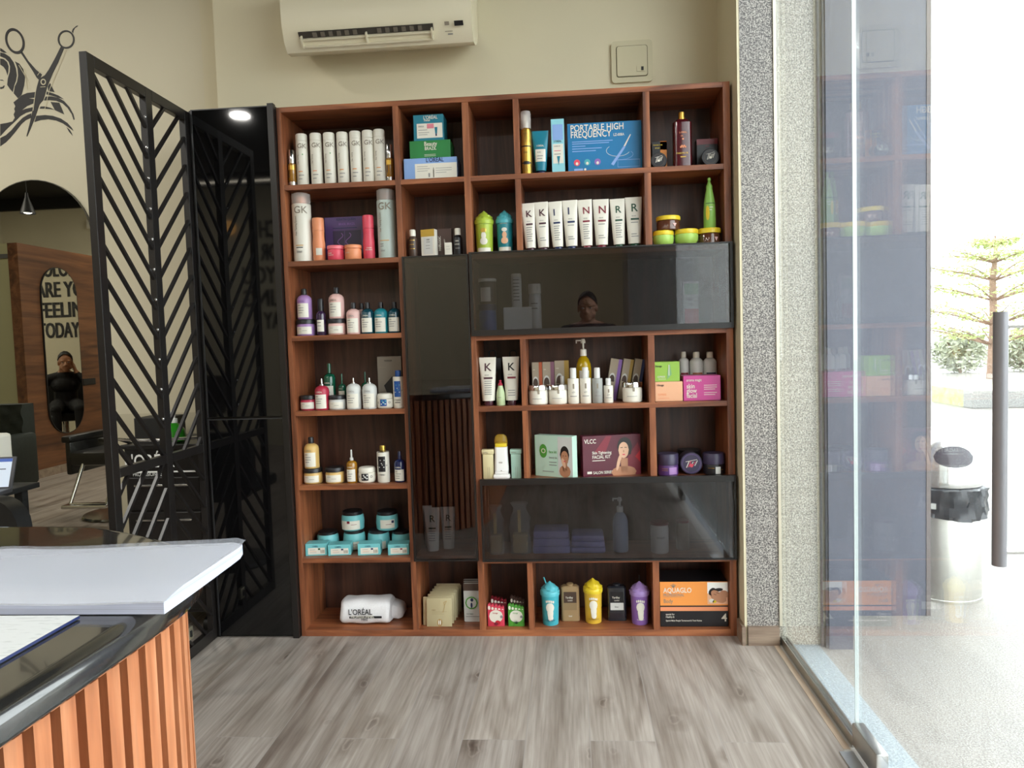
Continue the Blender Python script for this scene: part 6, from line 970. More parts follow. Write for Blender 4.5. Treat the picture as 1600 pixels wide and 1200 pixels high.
def k_cup(t, w_, h_, o):
    r = w_/2*.90; R = w_/2; z1 = h_*.70
    MB().lathe([(r*.88, 0), (r*.9, .003), (r, z1)], 36).build('cup_body', C(o['body']), t, True)
    d_ = MB().lathe([(R*.98, z1-.002), (R, z1+.003), (R, z1+.012), (R*.95, z1+.016)], 36); d_.build('lid_rim', C(o['cap']), t, True)
    q_ = h_-z1
    prof = [(R*.95, z1+.012), (R*.95, z1+q_*.22), (R*.90, z1+q_*.36), (R*.80, z1+q_*.50), (R*.66, z1+q_*.62), (R*.50, z1+q_*.72), (R*.34, z1+q_*.80), (R*.20, z1+q_*.88), (R*.04, h_)]
    MB().lathe(prof, 60, lobes=4, twist=85, amp=.11).build('swirl_lid', C(o['cap']), t, True)
    if o.get('straw') == 1: MB().tube([(-.012, 0, h_*.9), (-.024, 0, h_*1.09)], .0032, 8).build('straw', C(o['body']), t, True)
    if o.get('straw') == 2: MB().tube([(.0, 0, h_*.98), (.0, 0, h_*1.14)], .0018, 8).build('straw', C('black'), t, True)
    printing(t, cylsurf(r*.985), w_*.9, h_*.98, o, True)
def k_tin(t, w_, h_, o):
    P_ = rrect(w_*.96, .040, .012); hb_ = h_*.90; n = len(P_)
    mb = MB().prism(P_, 0, hb_); V = [(x, y, hb_) for x, y in P_]+[(x*.8, y*.8, hb_+.006) for x, y in P_]
    mb.add(V, [(k, (k+1) % n, n+(k+1) % n, n+k) for k in range(n)]+[tuple(range(n, 2*n))]); mb.build('tin_body', C(o['body']), t, True)
    MB().lathe([(.014, hb_+.006), (.015, h_-.002), (.011, h_)], 20).build('sifter_cap', C(o['body']), t, True)
    printing(t, flatsurf(-.020), w_, h_, o, False)
def k_packet(t, w_, h_, o): pass
def k_footpouch(t, w_, h_, o):
    M_ = C('greyw'); V = []; F = []
    mb = MB().prism_xz(rrect(w_, h_, .006), -.004, .004); mb.v = [(x, y*(1+.9*math.cos(PI*x/w_)*math.cos(PI*z/h_)), z+h_/2) for x, y, z in mb.v]
    mb.build('sachet', M_, t, True)
    P_ = Print(flatsurf(-.0085), w_, h_); P_.ell(-.05, .5, .36, .36, 'leafgreen', 0); P_.ell(-.05, .5, .29, .29, 'greyw', 1); P_.ell(-.05, .44, .06, .16, 'navy', 2); P_.ell(-.02, .58, .09, .1, 'navy', 3)
    P_.rect(-.5, .82, .5, 1., 'brown_lab', 0); P_.text('FOOT MASK', -.36, .2, .08, 'dgreen', 2); P_.rect(-.4, .14, .4, .155, 'grey_text', 1); P_.build(t)
def k_footpack(t, w_, h_, o):
    # rectangular packet whose top edge is cut like five toes
    hb_ = h_*.72; mb = MB().box(-w_/2, w_/2, 0, .018, 0, hb_, b=.001); mb.build('carton', C(o['body']), t, True)
    tw = w_/5.0
    mb = MB()
    for k in range(5):
        hh = h_-(k*.035*h_)-(.02*h_ if k == 0 else 0); cx = -w_/2+tw*(k+.5)
        pts = [(cx-tw*.46, hb_*.98), (cx+tw*.46, hb_*.98)]+[(cx+tw*.46*math.cos(PI*q/8), hh-tw*.46+tw*.46*math.sin(PI*q/8)) for q in range(9)]
        mb.prism_xz(pts, .002, .016)
    mb.build('toe_flap', C(o['body']), t)
    P_ = Print(lambda u, v, off: (u, .0005-off, v), w_, h_)
    P2 = Print(lambda u, v, off: (u, .0022-off, v), w_, h_)
    for k in range(5): P2.ell(-.4+.2*k, .80-.03*k, .075, .13 if k == 0 else .10, 'cream', 1)
    P2.build(t)
    if o.get('pic'):
        P_.ell(.0, .44, .42, .38, 'cream', 1); P_.text('Hinoge', -.2, .55, .12, 'red' if o['pic'] == 'pome' else 'leafgreen', 3); P_.ell(.33, .42, .09, .09, 'grey_text', 3)
        if o['pic'] == 'pome': P_.ell(.1, .17, .16, .14, 'red', 4); P_.ell(.0, .12, .12, .1, 'maroon', 5)
        else:
            for k in range(7): a_ = -1.1+k*.36; P_.poly([(-.02, .12), (-.02+.28*math.sin(a_)-.02, .14+.17*math.cos(a_)), (.04, .12)], 'dgreen', 4)
        P_.build(t)
def k_hanger(t, w_, h_, o):
    mb = MB().box(-w_/2, w_/2, -.01, .01, 0, h_*.86, b=.003); mb.build('pouch', C('black'), t, True)
    MB().tube([(-.014, 0, h_*.86), (-.014, 0, h_*.97), (-.006, 0, h_), (.008, 0, h_), (.014, 0, h_*.97), (.014, 0, h_*.86)], .003, 8).build('hook', C('black'), t, True)
    Print(flatsurf(-.0102), w_, h_).rect(-.1, .1, .3, .6, 'brown_lab', 0).ell(-.2, .4, .2, .2, 'greige', 1).build(t)
def k_wax(t, w_, h_, o):
    M_ = C(o['body'])
    MB().box(-w_/2*.86, w_/2*.86, -.014, .014, 0, h_*.84, b=.003).build('cartridge', M_, t, True)
    MB().box(-w_/2, w_/2, -.016, .016, h_*.84, h_, b=.003).build('roller_head', M_, t, True)
    Print(flatsurf(-.0142), w_, h_).rect(-.06, .02, -.04, .4, 'taupe', 0).rect(.08, .02, .1, .4, 'taupe', 0).build(t)
    Print(flatsurf(-.0162), w_, h_).text('NuWax', -.38, .88, .14, 'taupe').build(t)
def k_heater(t, w_, h_, o):
    W_ = w_*.82; mb = MB()
    P_ = rrect(W_, .045, .012); n = len(P_); V = []; F = []; L_ = [(0.18, 1.02), (.3, 1.0), (.55, .93), (.72, .92)]
    for v, s_ in L_: V += [(x*s_, y*s_, h_*v) for x, y in P_]
    for k in range(len(L_)-1): F += [(k*n+q, k*n+(q+1) % n, (k+1)*n+(q+1) % n, (k+1)*n+q) for q in range(n)]
    F += [tuple(range(n-1, -1, -1)), tuple((len(L_)-1)*n+q for q in range(n))]
    mb.add(V, F).build('heater_body', C('white'), t, True)
    MB().box(-w_*.5, w_*.5, -.026, .026, 0, h_*.10, b=.006).box(-w_*.40, w_*.40, -.022, .022, h_*.1, h_*.18, b=.003).build('charging_base', C('white'), t, True)
    MB().box(-W_*.42, W_*.42, -.016, .016, h_*.72, h_*.80, b=.003).build('yellow_wax', C('yellow'), t, True)
    MB().lathe([(W_*.46, h_*.72), (W_*.48, h_*.85), (W_*.42, h_*.95), (W_*.25, h_)], 28, sy=.5).build('clear_dome', mat('amber_clear_dome', 'caa233', .1, 0, .6, alpha=.42), t, True)
    Print(flatsurf(-.0228), w_, h_).text('wax', -.14, .36, .15, 'taupe').rect(-.03, .18, .03, .2, 'taupe').build(t)
def k_towel(t, w_, h_, o):
    M_ = mat('white_terry_towel', 'e3e1e2', .95, 0, .1, noise=.06, scale=300)
    w_ = .205; h_ = .100; hd = .062
    V = []; F = []; n = 28; seg = 30
    for k in range(n+1):
        x = -w_/2+w_*k/n; e = min(1, (1-abs(2*k/n-1))*9)**.5
        for q in range(seg):
            an = 2*PI*q/seg; p = .62
            cx = math.copysign(abs(math.cos(an))**p, math.cos(an))*hd*(.86+.14*e); cz = math.copysign(abs(math.sin(an))**p, math.sin(an))*h_/2*(.84+.16*e)
            wob = 1+.025*math.sin(x*60+an*2)+.015*math.sin(an*5+x*30)
            V.append((x+.003*math.sin(an*3), cx*wob, h_/2+cz*wob))
    for k in range(n):
        for q in range(seg): F.append((k*seg+q, k*seg+(q+1) % seg, (k+1)*seg+(q+1) % seg, (k+1)*seg+q))
    F += [tuple(range(seg-1, -1, -1)), tuple(n*seg+q for q in range(seg))]
    zz = min(v[2] for v in V); V = [(x, y, z-zz) for x, y, z in V]
    ob = MB().add(V, F).build('rolled_towel_body', M_, t, True)
    le = MB().box(w_/2-.03, w_/2+.045, .0, .095, .001, .072, b=.022); le.v = [(x, y+.004*math.sin(x*90), z*(1-.25*max(0, (x-w_/2)/.045))) for x, y, z in le.v]
    le.build('loose_end', M_, t, True)
    P_ = Print(lambda u, v, off: (u, -hd-.0036-off, v), w_, h_)
    P_.text("L'ORÉAL", -.32, .50, .145, 'black', 1); P_.rect(-.30, .35, .36, .44, 'black', 1); P_.text('PROFESSIONNEL', -.27, .365, .072, 'cream', 3); P_.text('PARIS', -.06, .25, .06, 'black', 1); P_.build(t)
    t.rotation_euler.z = .02
def k_folded(t, w_, h_, o):
    M_ = C('lilac_towel')
    for k in range(3):
        z0 = h_*k/3; MB().box(-w_/2*(1-.03*k), w_/2*(1-.04*k), -.06, .06, z0+.0005, z0+h_/3, b=.009).build('folded_layer', M_, t, True)
def k_bag(t, w_, h_, o):
    V = []; F = []; n = 10; G = mat('clear_crinkled_bag', 'b9bcb6', .15, 0, .5, alpha=.35)
    for k in range(n+1):
        z_ = h_*k/n; s_ = (.8 if k < 7 else .8-.16*(k-7))*(1+.05*math.sin(k*3)); s_ = s_ if k < 9 else .5+.25*(k-9)
        for q in range(14): an = 2*PI*q/14; V.append((w_/2*s_*math.cos(an)*(1+.08*math.sin(5*an+k)), .03*s_*math.sin(an), z_))
    for k in range(n):
        for q in range(14): F.append((k*14+q, k*14+(q+1) % 14, (k+1)*14+(q+1) % 14, (k+1)*14+q))
    F += [tuple(range(13, -1, -1))]
    obj('bag', V, F, G, t, True)
    MB().box(-.006, .006, -.033, -.030, h_*.45, h_*.88).box(-w_*.3, w_*.3, -.018, .018, .004, h_*.4, b=.006).build('gold_strip', C('gold_pl'), t)
def k_pouchp(t, w_, h_, o):
    mb = MB().prism_xz(rrect(w_, h_, .006), -.006, .006); mb.v = [(x, y*(1+1.2*math.cos(PI*x/w_)*(1-z/h_)), z+h_/2) for x, y, z in mb.v]; mb.build('sachet', C('greyw'), t, True)
    P_ = Print(flatsurf(-.021), w_, h_); P_.rect(-.45, .72, .45, .95, 'sage', 0); P_.rect(-.45, .1, .45, .42, 'coral', 0); P_.text('DERMO', -.35, .6, .14, 'black'); P_.text('CARE', -.2, .5, .14, 'black'); P_.build(t)
KIND = dict(cyl=k_cyl, serum=k_serum, spray=k_spray, tube=k_tube, box=k_box, disc=k_disc, square=k_square, waist=k_waist, jar=k_jar, roundjar=k_roundjar, bowljar=k_bowljar, bowlmask=k_bowlmask,
    shoulder=k_shoulder, cone=k_cone, pumpb=k_pumpb, cup=k_cup, tin=k_tin, footpouch=k_footpouch, footpack=k_footpack, hanger=k_hanger, wax=k_wax, heater=k_heater, towel=k_towel, folded=k_folded, bag=k_bag, pouchp=k_pouchp)
for kd, name, cat, label, group, X, Y, Z, W_, H_, o in ITEMS:
    t = thing(name, label, cat, (X, Y, Z+.0004), 0, group); KIND[kd](t, W_, H_, o)
# the filed cream packets: one is built, the others are copies
t0 = None; NTH = ['front', 'second', 'third', 'fourth', 'fifth', 'sixth', 'seventh', 'eighth', 'ninth', 'tenth', 'eleventh', 'rearmost']
for k in range(12):
    lab = ('cream foil packet with gold flower, foremost in the row of packets in bottom bay' if k == 0 else 'cream packet, %s in the row of packets filed in the bottom bay' % NTH[k])
    loc = (.5505-.009*(k % 2)-.010*(k == 1)+.0015*k, .035+.0165*k, .0264)
    if k == 0:
        t0 = thing('face_mask_sachet', lab, 'packet', loc, 0, 'cream packets filed in the bottom bay')
        MB().box(-.052, .052, -.002, .002, 0, .114, b=.001).build('sachet', mat('cream_foil', 'bdb18c', .35, .25), t0, True)
        P_ = Print(flatsurf(-.002), .104, .114); P_.text('VISIBLY', -.3, .56, .06, 'beige_d'); P_.rect(-.3, .52, .3, .525, 'beige_d'); P_.rect(-.3, .48, .1, .484, 'beige_d'); P_.rect(-.3, .44, .2, .444, 'beige_d')
        P_.stroke([(.15, .5), (.22, .7), (.18, .85), (.3, .9), (.22, .75)], .012, 'gold'); P_.ell(.02, .14, .1, .14, 'gold', 1); P_.ell(.02, .14, .08, .12, 'beige_tin', 2); P_.ell(-.02, .15, .02, .09, 'cream', 3); P_.ell(.05, .15, .02, .09, 'cream', 3); P_.build(t0)
        t0.rotation_euler.x = -.14
    else:
        r_ = t0.copy(); col.objects.link(r_); r_.location = loc; r_['label'] = lab; r_['group'] = t0['group']
        for ch_ in list(t0.children):
            c_ = ch_.copy(); col.objects.link(c_); c_.parent = r_
# ================================================================= RECEPTION DESK
rd = thing('reception_desk', 'reception desk with black granite top and vertical salmon wood slats in the foreground', 'desk')
OUT = [(.598, -3.5), (.598, -2.06), (.597, -1.99), (.591, -1.935), (.574, -1.875), (.540, -1.812), (.490, -1.756), (.431, -1.712), (.366, -1.674), (.302, -1.640), (.237, -1.616), (.15, -1.605), (.042, -1.603), (-.25, -1.603), (-.25, -3.5)]
def smooth_path(P, it=2):
    for _ in range(it):
        Q = [P[0]]
        for a_, b_ in zip(P, P[1:]): Q += [(a_[0]*.75+b_[0]*.25, a_[1]*.75+b_[1]*.25), (a_[0]*.25+b_[0]*.75, a_[1]*.25+b_[1]*.75)]
        P = Q+[P[-1]]
    return P
CUR = smooth_path(OUT[1:13], 2); OUTS = [OUT[0]]+CUR+OUT[13:]
def inset(P, d):
    n = len(P); R_ = []
    for k in range(n):
        p0, p1, p2 = Vector(P[k-1]), Vector(P[k]), Vector(P[(k+1) % n])
        e1 = (p1-p0).normalized(); e2 = (p2-p1).normalized(); n1 = Vector((-e1.y, e1.x)); n2 = Vector((-e2.y, e2.x)); m_ = (n1+n2); m_ = m_/max(.3, m_.dot(n1)); R_.append((p1.x+m_.x*d, p1.y+m_.y*d))
    return R_
mb = MB(); n = len(OUTS); V = []
for ins, z in ((.004, .833), (0, .837), (0, .852), (.002, .860), (.007, .866), (.014, .8695), (.020, .870)): V += [(x, y, z) for x, y in inset(OUTS, ins)]
F = [(k*n+q, k*n+(q+1) % n, (k+1)*n+(q+1) % n, (k+1)*n+q) for k in range(6) for q in range(n)]+[tuple(range(n-1, -1, -1)), tuple(6*n+q for q in range(n))]
mb.add(V, F).build('granite_worktop', CTOP, rd, True)
IN = inset(OUTS, .046)
mb = MB().prism(IN, 0, .8325); mb.build('desk_body', mat('slat_backing', '4f231a', .6), rd)
path = [Vector(p) for p in inset(OUTS, .024)][:-2]
acc = 0; nxt = .0; seg_i = 0
for a_, b_ in zip(path, path[1:]):
    L_ = (b_-a_).length; d_ = (b_-a_).normalized(); nn = Vector((-d_.y, d_.x))
    while nxt < acc+L_:
        c_ = a_+d_*(nxt-acc); q = [c_-d_*.0118, c_+d_*.0118]; t2 = (.0 if nxt < 1.5 else 0)
        pts = [(q[0].x, q[0].y), (q[1].x, q[1].y), (q[1].x+nn.x*.0218, q[1].y+nn.y*.0218), (q[0].x+nn.x*.0218, q[0].y+nn.y*.0218)]
        MB().prism(pts, .001, .832).build('slat', DESKW, rd); nxt += .0385; seg_i += 1
        if seg_i > 70: break
    acc += L_

# papers on the desk
def sheet_stack(name, label, x0, x1, y0, y1, z0, th, curl, rz=0, blue=False):
    t = thing(name, label, 'papers', (0, 0, 0), 0)
    nx, ny = 26, 12
    def P2(i, j, top):
        u, v = i/nx, j/ny; x = x0+(x1-x0)*u; y = y0+(y1-y0)*v
        if v > .8: x += (-1 if u > .5 else 1)*.03*(1-math.sqrt(max(0, 1-((v-.8)/.2)**2)))*abs(2*u-1)*(th > .01)
        z = z0+(th if top else 0)+curl*(max(0, u-.55)/.45)**2*(v**1.3)+.002*math.sin(u*7+v*3)*(1 if top else 0)*(th > .01)
        e = min(1, min(v, 1-v)*8+.0); th2 = (1-e)*(th*.25 if top else 0)*(th > .01)
        return (x, y, z-th2)
    V = [P2(i, j, 1) for i in range(nx+1) for j in range(ny+1)]+[P2(i, j, 0) for i in range(nx+1) for j in range(ny+1)]
    N_ = (nx+1)*(ny+1); F = []; I = []
    for i in range(nx):
        for j in range(ny):
            a_ = i*(ny+1)+j; F += [(a_, a_+ny+1, a_+ny+2, a_+1), (N_+a_, N_+a_+1, N_+a_+ny+2, N_+a_+ny+1)]; I += [0, 0]
    for i in range(nx):
        for j in (0, ny): a_ = i*(ny+1)+j; F.append((a_, a_+ny+1, N_+a_+ny+1, N_+a_)); I.append(1)
    for j in range(ny):
        for i in (0, nx): a_ = i*(ny+1)+j; F.append((a_, a_+1, N_+a_+1, N_+a_)); I.append(1)
    return t, V, F, I, P2
def paper_mat(name, base, kind):
    m, nt, p, N, L = nodes(name); tc = N('TexCoord'); p.inputs['Roughness'].default_value = .55; c = hexc(base)
    mp = N('Mapping'); L(tc.outputs['Object'], mp.inputs['Vector'])
    if kind == 'edge':
        mp.inputs['Scale'].default_value = (.5, .5, 900); wv = N('TexNoise'); wv.inputs['Scale'].default_value = 1; L(mp.outputs[0], wv.inputs['Vector'])
        r = ramp(N, [(.38, tuple(v*.72 for v in c)), (.55, c)]); L(wv.outputs['Fac'], r.inputs['Fac'])
    else:
        mp.inputs['Scale'].default_value = (16, 90, 1) if kind == 'faint' else (30, 150, 1)
        n_ = N('TexNoise'); n_.inputs['Scale'].default_value = 1.6; n_.inputs['Detail'].default_value = 2; L(mp.outputs[0], n_.inputs['Vector'])
        dk = .90 if kind == 'faint' else .84
        r = ramp(N, [(.36, tuple(v*dk for v in c)), (.46, c)]); L(n_.outputs['Fac'], r.inputs['Fac'])
    L(r.outputs[0], p.inputs['Base Color']); return m
t, V, F, I, P2 = sheet_stack('paper_file', 'thick white paper file with curling corner lying on the granite desk top', .205, .622, -2.060, -1.815, .8712, .017, .007)
obj('sheets', V, F, None, t, False, mats=[paper_mat('printed_through_paper', 'cdced5', 'faint'), paper_mat('paper_block_edge', 'c3c8dc', 'edge')], idx=I)
V2 = []; F2 = []
for i in range(27):
    for j in range(13): x, y, z = P2(i, j, 1); V2.append((x+.004*(i/26)-.0, y-.002+.006*(j/12), z+.0028+.003*(i/26)*(j/12)))
for i in range(26):
    for j in range(12): a_ = i*13+j; F2.append((a_, a_+13, a_+14, a_+1))
cv = obj('clear_sleeve', V2, F2, mat('clear_sleeve_film', 'd5d9e4', .18, 0, .5, alpha=.45), t, True)
t, V, F, I, P2 = sheet_stack('paper_sheaf', 'printed white sheets with blue edge in front of the thick file', .235, .525, -2.40, -2.072, .8712, .0035, .0)
obj('sheets', V, F, None, t, False, mats=[paper_mat('printed_paper', 'd6d7d6', 'text'), mat('blue_sheet_edge', '202b58', .4)], idx=I)

# ================================================================= STYLING TROLLEY AND THINGS ON IT
tr = thing('styling_trolley', 'black salon trolley with drawers and white lettering behind the lattice screen', 'trolley', (-.580, .03, 0))
boxs('trolley_body', (-.17, .17, 0, .34, .09, .80), BLACKP, tr, .006)
boxs('top_tray', (-.18, .18, -.015, .35, .785, .803), BLACKP, tr, .004)
for z0, z1 in ((.53, .665), (.385, .52), (.24, .375), (.11, .23)):
    d_ = boxs('drawer', (-.155, .155, -.012, .0, z0, z1), BLACKP, tr, .003)
    if z0 > .3: MB().box(-.12, .12, -.026, -.018, z1-.035, z1-.027, b=.002).box(-.118, -.112, -.02, -.011, z1-.034, z1-.028).box(.112, .118, -.02, -.011, z1-.034, z1-.028).build('drawer_handle', STEEL, d_, True)
MB().tube([(-.17+.34*k/12, -.03-.05*math.sin(PI*k/12), .83) for k in range(13)], .006, 8).tube([(-.17, -.03, .83), (-.17, .06, .80)], .006, 8).tube([(.17, -.03, .83), (.17, .06, .80)], .006, 8).build('push_handle', STEEL, tr, True)
for x, y in ((-.14, .03), (.14, .03), (-.14, .31), (.14, .31)): MB().lathe([(.028, -.012), (.03, -.01), (.03, .01), (.028, .012)], 20).xf(Matrix.Translation((x, y, .031)) @ Matrix.Rotation(PI/2, 4, 'Y')).box(x-.006, x+.006, y-.006, y+.006, .03, .095).build('castor', BLACKM, tr, True)
P_ = Print(flatsurf(-.0005), .34, .8); P_.text("L'ORÉAL", -.50, .885, .20, 'white'); P_.rect(-.46, .855, .46, .863, 'white'); P_.text('PROFESSIONNEL', -.40, .838, .06, 'greyw'); P_.build(tr, 'brand_lettering')
wb_ = tag(boxs('tool_box', (-.755, -.60, .12, .26, .8035, .905), BLACKM, None, .004), 'small black box standing on the styling trolley beside the green bottle', 'box')
wb_.name = 'storage_box'
gb = thing('soap_bottle', 'green liquid bottle with white pump on the styling trolley', 'bottle', (-.553, .08, .8035))
MB().lathe([(.032, 0), (.042, .006), (.045, .03), (.040, .055), (.022, .075), (.013, .082)], 28).build('bottle_body', mat('green_gel_bottle', '2f8f22', .1, 0, .6, trans=.2), gb, True)
MB().lathe([(.014, .082), (.014, .10), (.006, .102), (.006, .118), (.010, .12), (.010, .132), (.006, .134)], 16).box(-.004, .004, -.034, 0, .122, .13).build('pump', C('white'), gb, True)

# ================================================================= DARK SIDE TABLE, PRINTER, LAPTOP, CHAIR (left edge)
tb = thing('side_table', 'low black side table carrying the printer and the laptop', 'table', (-1.22, -.48, 0))
boxs('table_top', (-.33, .33, -.20, .20, .69, .71), BLACKM, tb, .003)
for x in (-.3, .3):
    for y in (-.14, .14): boxs('leg', (x-.015, x+.015, y-.015, y+.015, 0, .69), BLACKM, tb)
pr_ = thing('receipt_printer', 'small white box printer at the left edge beside the laptop', 'printer', (-1.095, -.362, .7105))
boxs('printer_body', (-.11, .11, -.08, .08, 0, .19), WHITEP, pr_, .012)
boxs('paper_slot', (-.08, .08, -.0815, -.079, .12, .126), mat('slot_grey', '8d8a7c', .5), pr_); boxs('seam', (-.11, .1105, -.0808, .0808, .07, .073), mat('slot_grey', '8d8a7c', .5), pr_)
lp = thing('laptop', 'open laptop with blue and white screen at the left edge', 'laptop', (-.985, -.585, .7105), .12)
boxs('keyboard_base', (-.15, .15, -.09, .10, 0, .014), mat('laptop_grey', '3c3c40', .4), lp, .003)
scr = MB().box(-.15, .15, 0, .006, 0, .115, b=.002); scr.xf(Matrix.Translation((0, .095, .012)) @ Matrix.Rotation(-.35, 4, 'X')); s_ = scr.build('screen_lid', mat('laptop_grey', '3c3c40', .4), lp, True)
ds = Print(lambda u, v, off: tuple(Matrix.Translation((0, .095, .012)) @ Matrix.Rotation(-.35, 4, 'X') @ Vector((u, -off, v))), .30, .115)
LCD = {'lcd_white': ('b9c4d2', 1.0), 'lcd_blue': ('2f4f9a', .9), 'lcd_dark': ('3a4350', .5)}
for k_, (h_, e_) in LCD.items(): MATS[k_] = mat('screen_'+k_, h_, .3, emit=.45); PAL[k_] = h_
ds.rect(-.46, .06, .46, .94, 'lcd_white', 0); ds.rect(-.46, .84, .46, .94, 'lcd_blue', 1); ds.rect(.2, .2, .3, .5, 'lcd_dark', 1); ds.rect(.05, .6, .4, .63, 'lcd_dark', 1); ds.rect(-.3, .3, .0, .6, 'lcd_blue', 1); ds.build(s_, 'display')
oc = thing('office_chair', 'black rounded chair back behind the reception desk at the left edge', 'chair', (-.785, -.80, 0), PI)
def rbox(x0, x1, y0, y1, z0, z1, r): return MB().box(x0, x1, y0, y1, z0, z1, b=r)
bk = MB().prism_xz([(x, z+.58) for x, z in rrect(.50, .36, .09)], -.03, .03); bk.v = [(x, y+.25*x*x, z) for x, y, z in bk.v]; bk.build('backrest', BLACKL, oc, True)
rbox(-.23, .23, .04, .38, .42, .49, .025).build('seat', BLACKL, oc, True); 
MB().tube([(0, .25, .05), (0, .25, .42)], .03, 14).tube([(0, .25, .43), (0, .04, .47)], .015, 8).build('pedestal', BLACKM, oc, True)
MB().lathe([(.20, 0), (.21, .01), (.2, .03), (.04, .05)], 28, c=(0, .25, 0)).build('base_plate', BLACKM, oc, True)

# ================================================================= SALON CHAIRS, ARMCHAIR (seen in mirrors)
def salon_chair(label, x, y, rz, foot=True):
    c = thing('styling_chair', label, 'chair', (x, y, 0), rz)   # faces +y
    rbox(-.24, .24, -.22, .26, .40, .50, .03).build('seat', BLACKL, c, True)
    b_ = MB().prism_xz([(a_, z+.70) for a_, z in rrect(.42, .42, .06)], -.035, .035); b_.xf(Matrix.Translation((0, -.25, 0)) @ Matrix.Rotation(.12, 4, 'X')); b_.build('backrest', BLACKL, c, True)
    for s in (-1, 1):
        rbox(s*.27-.035, s*.27+.035, -.22, .22, .56, .61, .015).build('armrest', BLACKL, c, True)
        rbox(s*.27-.02, s*.27+.02, -.20, .20, .33, .565, .012).build('side_panel', BLACKL, c, True)
        MB().tube([(s*.27, -.18, .42), (s*.27, -.18, .57)], .014, 10).tube([(s*.27, .16, .42), (s*.27, .16, .57)], .014, 10).tube([(s*.27, -.2, .43), (s*.22, .2, .43)], .014, 8).build('arm_support', STEEL, c, True)
    MB().tube([(0, 0, .04), (0, 0, .40)], .035, 16).build('pedestal', STEEL, c, True)
    MB().lathe([(.27, 0), (.28, .008), (.27, .02), (.05, .04)], 32).build('base_plate', STEEL, c, True)
    if foot: MB().tube([(-.13, .24, .42), (-.13, .40, .16), (.13, .40, .16), (.13, .24, .42)], .014, 10).box(-.16, .16, .36, .46, .14, .165, b=.006).build('footrest', STEEL, c, True)
    return c
salon_chair('black styling chair facing the arched mirror, seen reflected in it', -2.20, -1.50, 0)
salon_chair('black styling chair that the seated man uses by the walnut partition', -3.05, -4.82, .62)
gc = thing('tufted_armchair', 'dark green tufted high back armchair reflected at the left of the arched mirror', 'armchair', (-3.41, -1.45, 0))
rbox(-.31, .31, -.25, .30, .22, .42, .04).build('seat', GREENL, gc, True)
tb_ = MB(); n = 24; V = []; F = []
for i in range(n+1):
    for j in range(n+1):
        u, v = i/n, j/n; x = -.33+.66*u; z = .30+.52*v; y = -.22+.03*math.sin(PI*u)-.06*(1-v)*0+.022*abs(math.sin(PI*(u*5+v*4)))*abs(math.sin(PI*(u*5-v*4)))
        V.append((x, y, z))
N0 = len(V)
V += [(x, -.34, z) for x, y, z in V]
for i in range(n):
    for j in range(n):
        a_ = i*(n+1)+j; F += [(a_, a_+1, a_+n+2, a_+n+1), (N0+a_, N0+a_+n+1, N0+a_+n+2, N0+a_+1)]
for i in range(n):
    for j in (0, n): a_ = i*(n+1)+j; F.append((a_, a_+n+1, N0+a_+n+1, N0+a_))
for j in range(n):
    for i in (0, n): a_ = i*(n+1)+j; F.append((a_, a_+1, N0+a_+1, N0+a_))
tb_.add(V, F).build('tufted_backrest', GREENL, gc, True)
for s in (-1, 1): rbox(s*.33-.05, s*.33+.05, -.30, .28, .20, .60, .03).build('armrest', GREENL, gc, True)
for x in (-.28, .28):
    for y in (-.25, .25): MB().tube([(x, y, 0), (x, y, .22)], [.012, .02], 10).build('leg', BLACKM, gc, True)
tag(boxs('switch_plate', (-4.05, -4.040, -3.99, -3.79, .86, .93), BLACKM, None, .002), 'black switch plate on the walnut partition beside the oval mirror', 'switch plate')

# ================================================================= PEOPLE
def capsule_chain(mb, pts, rad, seg=14):
    mb.tube(pts, rad, seg)
    for p, r in zip(pts, rad): mb.ball(p, r, 0, seg, 8)
def head(mb, c, fdir, s=1.0, tilt=0):
    # head centre c, facing fdir (horizontal)
    f = Vector((fdir[0], fdir[1], 0)).normalized(); r_ = Vector((f.y, -f.x, 0)); c = Vector(c)
    M = Matrix(((r_.x, f.x, 0, c.x), (r_.y, f.y, 0, c.y), (0, 0, 1, c.z), (0, 0, 0, 1))) @ Matrix.Rotation(tilt, 4, 'X') @ Matrix.Scale(s, 4)
    h = MB()
    h.ball((0, -.012, .025), (.072, .090, .088), 0, 20, 14)      # skull
    h.ball((0, .022, -.040), (.055, .062, .068), 0, 18, 12)      # face
    h.ball((0, .050, -.090), (.030, .026, .022), 0, 12, 8)       # chin
    h.ball((-.048, .01, -.06), (.018, .035, .03), 0, 10, 8); h.ball((.048, .01, -.06), (.018, .035, .03), 0, 10, 8)   # jaw
    h.tube([(0, .078, .0), (0, .098, -.030), (0, .082, -.042)], [.008, .013, .010], 10)   # nose
    h.ball((-.013, .083, -.038), .008); h.ball((.013, .083, -.038), .008)
    h.ball((0, .073, -.066), (.024, .010, .008)); h.ball((0, .072, -.078), (.020, .010, .008))   # lips
    h.ball((-.03, .070, .018), (.024, .012, .008)); h.ball((.03, .070, .018), (.024, .012, .008))   # brows
    for sx in (-1, 1): h.ball((sx*.074, -.005, -.012), (.009, .020, .031), 0, 10, 8)    # ears
    h.xf(M); mb.add(h.v, h.f); return M
